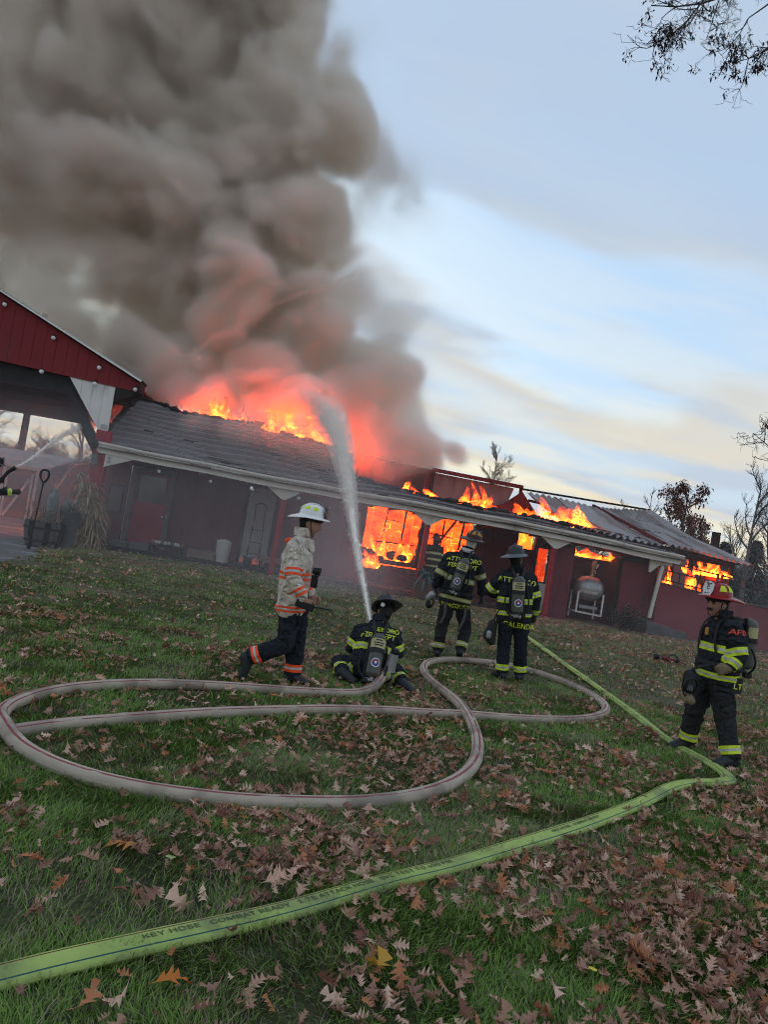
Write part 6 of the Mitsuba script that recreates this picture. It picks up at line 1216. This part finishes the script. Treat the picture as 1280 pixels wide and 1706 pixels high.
put(k, 'mouthpiece', blob(((3.135, 6.995, .60), .030), ((3.12, 6.99, .575), .040), ((3.15, 7.0, .565), .038)), 'mat_glove_tan', 40); put(k, 'rim', tube([(3.13 + .075 * math.cos(x), 7.005 - .012 * math.sin(x), .685 + .095 * math.sin(x)) for x in np.linspace(0, 2 * np.pi, 22)], .008, 6), 'mat_iron', 40); put(k, 'strap', tube(spline([(3.13, 7.03, .86), (3.19, 6.99, .90), (3.26, 6.96, .93)], 8), .014, 6), 'mat_strap')

# ---- two farther off
def stance(x, y, yaw, z=0.0, reach=False):
    c, s = math.cos(yaw), math.sin(yaw); W = lambda r, f, h: (x + r * c - f * s, y + r * s + f * c, z + h)
    J = dict(pelvis=W(0, 0, .92), waist=W(0, 0, 1.07), chest=W(0, .02, 1.33), neck=W(0, .03, 1.53), head=W(0, .06, 1.66))
    for k, q in (('L', -1), ('R', 1)):
        J.update({'s' + k: W(q * .19, .02, 1.43), 'e' + k: W(q * .27, .02 if not reach else .12, 1.15 if not reach else 1.20), 'w' + k: W(q * .27 if not reach else q * .10, .12 if not reach else .38 + .12 * q, .92 if not reach else 1.28), 'h' + k: W(q * .27 if not reach else q * .05, .16 if not reach else .47 + .12 * q, .84 if not reach else 1.32),
                  'hip' + k: W(q * .10, 0, .86), 'k' + k: W(q * .12, .04, .48), 'a' + k: W(q * .13, 0, .09), 't' + k: W(q * .14, .15, .045)})
    return J, V3(-s, c, 0)
J, f = stance(1.72, 22.45, 0.2, 0.12)
person('dim firefighter standing in the smoke beside the porch post, behind the sooty-helmeted one', J, f, f, V3(0, 0, 1), tapecol='mat_lime_dirty', helm=dict(**BLACKH), hand=('mat_glove', 'mat_glove'), seed=21, torso_bands=(.36, .62), pack=False)
J, f = stance(-7.25, 13.5, -1.35, 0.06, True)
person('firefighter at the left edge aiming a jet beyond the carport', J, f, f, V3(0, 0, 1), helm=dict(**BLACKH), hand=('mat_glove', 'mat_glove'), seed=23)
SMOKE_SPHERES = [  # centre x, y, z, radius, weight of each puff of the plume
    (-8.17, 27.2, 5.66, 1.19, 1.1), (-6.63, 26.8, 5.72, 1.27, 1.1), (-5.21, 26.8, 5.85, 1.34, 1.1), (-3.64, 26.8, 5.77, 1.27, 1.1), (-2.56, 26.6, 5.36, 1.09, 1.0),
    (-6.75, 25.4, 5.18, 0.56, 0.45), (-4.0, 25.2, 5.22, 0.78, 0.45), (-2.88, 25.0, 4.91, 0.68, 0.45), (-2.41, 28.0, 5.95, 1.91, 1), (-0.43, 27.5, 5.16, 1.55, 1.2),
    (0.95, 27.5, 5.09, 1.25, 1.2), (2.12, 27.5, 5.19, 0.75, 1.1), (-1.2, 28.0, 7.08, 1.79, 1), (-2.85, 29.0, 8.23, 2.11, 1), (-4.41, 29.0, 8.94, 1.98, 1),
    (-0.67, 28.0, 8.11, 1.15, 0.6), (-5.4, 28.5, 6.73, 2.47, 1), (-7.47, 28.5, 6.39, 2.21, 1), (-8.93, 28.5, 6.62, 1.95, 1), (-10.46, 29.0, 7.7, 1.98, 0.9),
    (-6.76, 29.0, 8.55, 2.51, 1), (-9.6, 28.0, 5.93, 1.02, 0.8), (-5.2, 29.0, 10.76, 2.51, 1), (-4.54, 29.0, 12.58, 1.98, 1), (-7.32, 29.5, 11.32, 3.09, 1),
    (-9.79, 30.0, 10.6, 3.14, 1), (-12.22, 30.0, 10.19, 3.01, 0.9), (-14.64, 30.0, 9.79, 2.73, 0.5), (-17.0, 30.0, 10.41, 3.01, 0.45), (-6.62, 29.5, 14.44, 3.36, 1),
    (-9.66, 30.0, 14.17, 4.1, 1), (-12.87, 30.0, 13.89, 4.1, 1), (-16.37, 30.0, 13.82, 4.37, 0.6), (-4.75, 29.0, 16.73, 2.38, 0.95), (-4.79, 29.0, 18.46, 2.11, 0.9),
    (-7.04, 29.5, 18.39, 3.36, 1), (-10.14, 30.0, 18.43, 4.1, 1), (-13.61, 30.0, 18.11, 4.37, 1), (-17.12, 30.0, 18.04, 4.37, 0.7), (-20.24, 30.0, 14.44, 5.74, 0.6),
    (-18.61, 30.0, 9.64, 3.28, 0.45), (-6.82, 29.5, 21.47, 2.69, 0.9), (-9.81, 30.0, 22.36, 4.1, 1), (-13.78, 30.0, 21.95, 4.37, 1), (-17.98, 30.0, 22.81, 4.37, 1),
    (-9.42, 30.0, 26.07, 4.1, 1), (-14.49, 30.0, 26.0, 5.47, 1), (-19.91, 30.0, 25.09, 5.47, 1), (-2.02, 29.0, 15.7, 1.98, 0.36), (-2.3, 29.0, 10.75, 1.59, 0.55),
    (-0.97, 29.0, 10.0, 1.45, 0.38), (0.56, 28.0, 6.21, 1.02, 0.5), (-13.78, 29.5, 7.53, 1.61, 0.6), (-11.99, 28.5, 7.91, 1.43, 0.55), (-10.55, 28.0, 6.71, 1.02, 0.6),
    (-8.51, 24.2, 4.31, 0.93, 0.44), (-6.41, 24.0, 4.02, 0.87, 0.44), (-4.41, 23.9, 4.04, 0.98, 0.44), (-2.21, 23.8, 3.89, 0.98, 0.44), (-11.0, 26.0, 5.28, 1.07, 0.35),
    (-14.08, 28.0, 6.36, 1.53, 0.45),
]
# ------------------------------------------------------------------ fire: tongues and burning boards that give off the orange light
def fire_col(t):
    """0 dull red, 0.5 orange, 1 yellow"""
    c = MIX((0.20, 0.010, 0.001), (0.60, 0.038, 0.003), SS(0.0, 0.45, t))
    return MIX(c, (1.5, 0.20, 0.012), SS(0.58, 1.0, t))
def flame_fn(gain, k):
    def fn(p, n, uv):
        w = F_(p.x * 2.2, p.y * 2.2, p.z * 1.6 + k, 3) - 0.5
        a = F_(p.x * 5 + w * 4, p.y * 5, p.z * 3.2 + w * 3, 4)
        r = 1 - dr.abs(2 * F_(p.x * 6.5 + w * 5, p.y * 6.5 + k, p.z * 4.5, 3) - 1)
        t = SS(0.30, 0.72, a) * 0.55 + SS(0.80, 0.99, r) * 0.50 - 0.10 + 0.25 * (1 - uv.y)
        soft = SS(0.0, 0.35, a + 0.25 - 0.55 * uv.y) * (1 - SS(0.55, 1.0, uv.y))
        return fire_col(dr.clip(t, 0, 1)) * (gain * soft)
    return mikit.proc(fn)
FLAME_TEX = [flame_fn(0.60, 0.0), flame_fn(0.42, 5.0)]
mat('mat_flame', rgb(0.02, 0.01, 0.01), 1.0, spec=0.0)
scene['mat_flame_gas'] = {'type': 'blendbsdf', 'weight': mikit.proc(lambda p, n, uv: mi.Float(0.88) + 0 * p.x), 'bsdf_0': {'type': 'diffuse', 'reflectance': rgb(0.01, 0.005, 0.003)}, 'bsdf_1': {'type': 'null'}}
def flames(name, label, tongues, tex=0, seed=0, group=None):
    """tongues: (a, b, z of the foot, width, height, lean); each its own strip of the uv square"""
    tongues = [(*q, sh) for q in tongues for sh in (1.0, 0.66, 0.36)]
    V, Q, UV, at = [], [], [], 0; n = len(tongues); r = np.random.default_rng(seed)
    nu, nv = 13, 15
    for i, (a, b, z, w, h, lean, sh) in enumerate(tongues):
        u, v = np.meshgrid(np.linspace(0, 1, nu), np.linspace(0, 1, nv), indexing='ij')
        if sh == 1.0: ph = r.random(4) * 6
        w, h = w * sh * 1.1, h * (0.55 + 0.45 * sh) * 1.12
        prof = (np.minimum(1, (v + 0.04) / 0.16) ** 0.5) * (1 - v) ** 0.75 * (1 + 0.28 * np.sin(v * 9 + ph[0]) + 0.2 * np.sin(v * 17 + ph[1]))
        prof = np.maximum(prof, 0.0) * (1 + 0.22 * np.sin(u * 2 * np.pi * 3 + ph[2] + v * 5))
        prof[0] = prof[-1] = 0.5 * (prof[0] + prof[-1])
        x = a + 0.5 * w * prof * np.cos(2 * np.pi * u) + (lean * v ** 1.5 + 0.10 * np.sin(v * 6 + ph[3]) * v) * h
        y = b + 0.22 * w * prof * np.sin(2 * np.pi * u) + 0.05 * np.sin(v * 7 + ph[1])
        zz = z + h * v
        V.append(np.stack([x, y, zz], -1).reshape(-1, 3)); UV.append(np.stack([(i + u * 0.999) / n, v], -1).reshape(-1, 2))
        k = np.arange(nu * nv).reshape(nu, nv)
        Q.append(np.stack([k[:-1, :-1], k[1:, :-1], k[1:, 1:], k[:-1, 1:]], -1).reshape(-1, 4) + at); at += nu * nv
    m = B(tm(np.vstack(V), np.vstack([np.vstack(Q)[:, [0, 1, 2]], np.vstack(Q)[:, [0, 2, 3]]])))
    return one(name, m, 'mat_flame_gas', label, 'flame', group, True, uv=np.vstack(UV), emitter={'type': 'area', 'radiance': FLAME_TEX[tex]})
def row(a0, a1, b, z0, z1, n, w, h, seed, lean=-0.2):
    r = np.random.default_rng(seed); out = []
    for i in range(n):
        t = (i + 0.5 + 0.5 * (r.random() - .5)) / n
        out.append((a0 + (a1 - a0) * t, b + 0.3 * (r.random() - .5), z0 + (z1 - z0) * t - 0.1, w * (0.6 + 0.8 * r.random()), h * (0.45 + 0.9 * r.random()), lean + 0.3 * (r.random() - .5)))
    return out
flames('flame', 'narrow flames licking over the left part of the shingled ridge', row(-7.0, -6.2, 3.9, 4.55, 4.6, 4, 0.4, 0.30, 1), 0, 1)
flames('flame', 'tall yellow flame standing on the ridge left of the glowing smoke', row(-6.15, -5.0, 4.1, 4.6, 4.65, 6, 0.55, 0.75, 2), 0, 2)
flames('flame', 'broad orange flame on the ridge under the water jet', row(-3.7, -1.75, 3.75, 4.3, 4.15, 9, 0.75, 1.15, 3), 0, 3)
flames('flame', 'low red flames glowing through the smoke along the middle of the ridge', row(-5.2, -3.6, 4.2, 4.6, 4.5, 6, 0.6, 0.55, 13), 1, 13)
flames('flame', 'small flame breaking through the shingles right of the ridge fire', row(-1.75, -1.2, 2.2, 3.75, 3.5, 4, 0.32, 0.42, 4), 0, 4)
flames('flame', 'low flames along the burnt roof edge below the dark upper wall', row(0.1, 2.3, 0.95, 3.05, 2.95, 9, 0.42, 0.38, 5), 0, 5)
flames('flame', 'bright flame in the gap in front of the grey scorched sheet', row(2.55, 3.75, 1.1, 2.92, 2.85, 6, 0.45, 0.75, 6), 0, 6)
flames('flame', 'orange flame climbing towards the tin roof from the burnt eave', row(4.1, 5.15, 1.0, 2.85, 2.82, 6, 0.42, 0.52, 7), 0, 7)
flames('flame', 'large flame running along the lower edge of the left tin roof', row(5.2, 6.9, 0.75, 2.95, 2.80, 9, 0.6, 0.72, 8, -0.35), 0, 8)
flames('flame', 'flames under the tin roof at the right end of the building', row(10.4, 11.9, 1.1, 2.15, 2.2, 8, 0.42, 0.42, 9), 0, 9)
flames('flame', 'flame wrapping the burnt post at the right end', row(10.38, 10.56, 0.8, 1.35, 1.35, 2, 0.30, 1.25, 10) + row(9.75, 10.0, 1.05, 1.4, 1.5, 2, 0.22, 1.1, 15), 0, 10)
flames('flame', 'small flames on the top of the ramp wall behind the red helmet', row(10.3, 11.0, 0.5, 1.45, 1.42, 4, 0.28, 0.33, 11), 0, 11)
flames('flame', 'thin embers glowing under the eave above the round smoker', row(6.25, 7.75, 1.0, 2.13, 2.13, 9, 0.32, 0.26, 12) + row(7.9, 8.9, 0.9, 2.1, 2.08, 6, 0.3, 0.22, 16), 1, 12)
flames('flame', 'low flame at the foot of the burning room beside the water jet', row(-0.2, 0.25, 1.2, 0.70, 0.72, 4, 0.24, 0.45, 14), 0, 14)
def blaze_fn(k, per, bright):
    """boards alight: orange faces, yellow burning joints, dark charred scales"""
    def fn(p, n, uv):
        w = F_(p.x * 3, p.z * 3, k, 3) - 0.5
        x, z = p.x + 0.05 * w, p.z + 0.05 * w
        col = dr.floor(x / per); fx = dr.abs(x / per - col - 0.5)
        zz = z / 0.55 + mikit.cell_rand(col, k) * 3; rw_ = dr.floor(zz); fz = dr.abs(zz - rw_ - 0.5)
        tone = mikit.cell_rand(col, rw_, k)
        joint = SS(0.44, 0.5, fx) + SS(0.46, 0.5, fz) * SS(0.35, 0.6, mikit.cell_rand(col, rw_, k + 3))
        crk = SS(0.90, 0.99, 1 - dr.abs(2 * F_(p.x * 5 + w * 3, p.z * 5, k, 3) - 1))
        t = 0.16 + 0.26 * tone + 0.95 * (F_(p.x * 2.1, p.z * 2.1, k, 4) - 0.45) + 0.5 * dr.clip(joint, 0, 1) * SS(0.35, 0.6, F_(p.x * 2, p.z * 2, k + 4, 2)) + 0.35 * crk
        return fire_col(dr.clip(t, 0, 1)) * bright
    return mikit.proc(fn)
def blaze(name, label, a0, a1, z0, z1, b, k, per, bright=1.0, edge=0.12, seed=0):
    nu, nv = 25, 17
    u, v = np.meshgrid(np.linspace(0, 1, nu), np.linspace(0, 1, nv), indexing='ij')
    p = np.stack([u, v, 0 * u], -1)
    e = edge * (meshkit.fbm(p * 5, 3, seed=seed) - .5) * 2
    x = a0 + (a1 - a0) * u + e * (np.abs(u - .5) * 2) ** 3; z = z0 + (z1 - z0) * v + e * (np.abs(v - .5) * 2) ** 3
    y = b + 0.06 * (meshkit.fbm(p * 6, 3, seed=seed + 4) - .5)
    i = np.arange(nu * nv).reshape(nu, nv)
    q = np.stack([i[:-1, :-1], i[1:, :-1], i[1:, 1:], i[:-1, 1:]], -1).reshape(-1, 4)
    m = B(tm(np.stack([x, y, z], -1).reshape(-1, 3), np.vstack([q[:, [0, 1, 2]], q[:, [0, 2, 3]]])))
    return one(name, m, 'mat_flame', label, 'fire', None, True, uv=np.stack([u, v], -1).reshape(-1, 2), emitter={'type': 'area', 'radiance': blaze_fn(k, per, bright)})
blaze('burning_room', 'wall of orange fire behind the porch opening left of the red post', -0.55, 1.72, 1.0, 2.62, 2.75, 1.0, 0.34, 0.62, seed=1)
blaze('burning_room', 'wall of orange fire behind the porch opening right of the red post', 1.9, 3.45, 0.9, 2.6, 2.72, 2.0, 0.30, 0.62, seed=2)
blaze('burning_room', 'square window opening filled with bright orange fire', 4.9, 5.5, 1.98, 2.5, 2.3, 3.0, 0.3, 1.0, 0.02, seed=3)
blaze('burning_room', 'dim glowing sheet for the orange reflection in the narrow window beside the right red post', 5.62, 5.96, 1.0, 2.1, 1.99, 4.0, 0.2, 0.14, 0.0, seed=4)  # glowing sheet stands in for an orange reflection on the window
blaze('ember_bed', 'thin line of glowing embers along the sill of the burning room', -0.3, 1.6, 0.735, 0.775, 1.93, 5.0, 0.1, 0.6, 0.02, seed=5)
blaze('burning_room', 'added unseen sheet of fire behind the shingled ridge, lighting the smoke', -6.2, -0.8, 3.1, 4.45, 5.3, 6.0, 0.4, 13.0, 0.2, seed=8)  # added fire sheet, out of sight, to light the smoke from below
flames('flame', 'bright tongues rising inside the burning room left of the red post', row(-0.1, 1.5, 2.5, 1.0, 1.0, 9, 0.28, 0.75, 21), 0, 21)
flames('flame', 'bright tongues rising inside the burning room right of the red post', row(2.0, 3.2, 2.5, 1.05, 1.1, 7, 0.26, 0.8, 22), 0, 22)
# charred studs and rails standing in front of the fire
st = thing('charred_framing', 'blackened studs and leaning boards in front of the burning rooms', 'wall framing')
rr = np.random.default_rng(9)
for p, q, w in [((-0.30, 2.05, .7), (-0.30, 2.05, 2.6), .10), ((1.62, 2.05, .7), (1.66, 2.05, 2.6), .14), ((0.42, 2.5, 1.55), (0.50, 2.5, 2.6), .035), ((1.05, 2.5, 1.0), (1.10, 2.5, 2.6), .05), ((0.1, 2.55, 1.45), (1.7, 2.55, 1.50), .05), ((0.3, 2.5, 2.25), (0.95, 2.5, 2.2), .03),
                ((-0.3, 2.0, 0.82), (1.7, 2.0, 0.80), .07), ((2.02, 2.2, 1.3), (2.75, 2.2, 2.55), .07), ((2.35, 2.3, 1.2), (2.4, 2.3, 2.5), .05), ((3.0, 2.3, 1.6), (3.05, 2.3, 2.55), .06), ((1.85, 2.2, 2.0), (2.7, 2.2, 1.95), .04), ((3.42, 2.05, .7), (3.42, 2.05, 2.5), .12)]:
    m = beam(p, q, w, w * 0.8)
    for _ in range(3): m = m.subdivide()
    put(st, 'stud', B(jitter(m, 0.03, 7, int(rr.integers(99)))), 'mat_char')
rub = []
for i in range(60):
    c = trimesh.creation.icosphere(1, 0.07 + 0.16 * rr.random() ** 2); c.apply_scale([1.3, 1, 0.8]); c.apply_translation([-0.35 + 3.7 * rr.random(), 2.25 + 0.4 * rr.random(), 0.72 + 0.45 * rr.random() ** 1.5]); rub.append(jitter(c, 0.05, 6, i))
put(st, 'charred_rubble', B(cat_(rub)), 'mat_char', kind='stuff')

# ------------------------------------------------------------------ smoke: one plume over the roof, thin drift in front of the porch
PUFF = np.array(SMOKE_SPHERES)
def billow(p, octaves, seed):
    return sum(0.5 ** (o + 1) * np.abs(2 * meshkit.noise(p * 2 ** o + 13.7 * o, seed + o) - 1) for o in range(octaves)) / (1 - 0.5 ** octaves)
def smoke_density(X, Y, Z):
    out = np.zeros(X.size, np.float32); P = np.stack([X, Y, Z], -1).reshape(-1, 3)
    w = np.stack([meshkit.fbm(P * 0.24 + 10 * k, 2, seed=70 + k) - 0.5 for k in range(3)], -1)
    q = P + w * 2.4
    sd = np.full(len(P), -9.0, np.float32); wt = np.zeros(len(P), np.float32)
    for x, y, z, r, wgt in PUFF:
        d = (1 - np.sqrt((q[:, 0] - x) ** 2 + ((q[:, 1] - y) * 0.85) ** 2 + (q[:, 2] - z) ** 2) / r).astype(np.float32)
        b = d > sd; sd[b] = d[b]; wt[b] = wgt
    k = np.nonzero(sd > -0.95)[0]; p, d = P[k], sd[k]
    bl = billow(p * 0.30 + w[k] * 0.9, 5, 200)
    fb_ = meshkit.fbm(p * 0.7 + w[k] * 1.5, 4, seed=90)
    f = np.minimum(d, 0.5) * 1.35 + (bl - 0.40) * 1.8 + (fb_ - 0.5) * 0.9
    s = np.clip((f + 0.10) / 0.52, 0, 1); s = s * s * (3 - 2 * s)
    wisp = np.clip((f + 0.75) / 1.1, 0, 1) ** 2 * np.clip(fb_ * 2 - 0.5, 0, 1) * 0.16
    out[k] = np.clip(np.maximum(s * np.minimum(1, wt[k] ** 1.5), wisp), 0, 1) * np.clip((P[k, 2] - 2.6) / 0.8, 0, 1)
    return out.reshape(X.shape)
def medium(key, lo, hi, cell, fn, scale, albedo, label):
    lo, hi = np.array(lo, float), np.array(hi, float)
    n = np.maximum(2, np.round((hi - lo) / cell).astype(int))
    ax = [lo[i] + (np.arange(n[i]) + 0.5) / n[i] * (hi[i] - lo[i]) for i in range(3)]
    X, Y, Z = np.meshgrid(*ax, indexing='ij')
    g = mi.VolumeGrid(np.ascontiguousarray(fn(X, Y, Z).transpose(2, 1, 0)[..., None].astype(np.float32)))
    scene[key + '_medium'] = {'type': 'heterogeneous', 'albedo': rgb(*albedo), 'scale': scale, 'sigma_t': {'type': 'gridvolume', 'grid': g, 'filter_type': 'trilinear', 'to_world': T().translate(lo.tolist()).scale((hi - lo).tolist())}}
    scene[key] = {'type': 'cube', 'to_world': T().translate(((lo + hi) / 2).tolist()).scale(((hi - lo) / 2).tolist()), 'bsdf': {'type': 'null'}, 'interior': {'type': 'ref', 'id': key + '_medium'}}
    tag(key, label, 'smoke', None, 'stuff')
def low_drift(X, Y, Z):
    p = np.stack([X, Y, Z], -1)
    f = meshkit.fbm(p * np.array([0.35, 0.35, 0.6]), 3, seed=31)
    left = np.exp(-((X + 5.0) / 5.5) ** 2) * np.exp(-np.maximum(0, 23.5 - Y) / 4.0)
    jet = np.exp(-((X + 0.9) / 1.3) ** 2) * np.exp(-((Y - 21.5) / 3.5) ** 2) * 1.7
    right = 0.28 * np.exp(-((X - 9) / 6) ** 2) * np.exp(-np.maximum(0, 23.5 - Y) / 5.0)
    yard = 1.6 / (1 + np.exp((X + 7.9) * 3)) * np.clip((Y - 17) / 3, 0, 1)
    return np.clip((left + jet + right + yard) * (0.25 + 1.5 * np.clip(f - 0.3, 0, 1)) * np.exp(-np.maximum(0, Z - 2.2) / 1.0) * np.clip((4.6 - Z) / 1.2, 0, 1) * np.clip((Y - 12) / 4, 0, 1), 0, 1)
medium('smoke_plume', (-24, 22.6, 2.45), (7.5, 35, 27), 0.17, smoke_density, 2.2, (0.94, 0.88, 0.81), 'huge brown and grey smoke plume rising from the burning roof')
medium('smoke_drift', (-15, 12, -0.3), (16, 22.58, 6.2), 0.25, low_drift, 0.17, (0.86, 0.83, 0.83), 'thin smoke drifting low in front of the porch')

# the main jet's fine spray, a fog inside three lengths of its arc (open air, drifting smoke, plume)
_c = spline(JETP, 240); _y = _c[:, 1]; _u = np.linspace(0, 1, 240)
for i, (lo, hi, sig, outer) in enumerate(((8.84, 11.99, 20.0, None), (12.01, 22.50, 4.6, 'smoke_drift'), (22.70, 26.3, 1.3, 'smoke_plume'))):
    k = (_y >= lo) & (_y <= hi)
    r = 0.026 + 0.52 * _u[k] ** 1.9 + (0.4 * (_u[k] - _u[k][0]) if i == 2 else 0)
    for name, rr_, s_, kk, inside in (('mist', r * 1.75, sig * 0.16, k, outer and outer + '_medium'), ('fine_spray', r[2:-2] * 0.85, sig, np.nonzero(k)[0][2:-2], f'jet_mist_{i}')):
        med = f'jet_{"mist" if name == "mist" else "fog"}_{i}'
        scene[med] = {'type': 'homogeneous', 'albedo': rgb(0.985, 0.94, 0.88), 'sigma_t': s_}  # cream albedo carries the same firelight tint as the drops
        m = tube(_c[kk], rr_, 14); m = m if m.volume > 0 else tm(m.vertices, m.faces[:, ::-1])
        key = put('water_jet', name, m, None, True, kind='stuff')
        scene[key].update({'bsdf': {'type': 'null'}, 'interior': {'type': 'ref', 'id': med}})
        if inside: scene[key]['exterior'] = {'type': 'ref', 'id': inside}
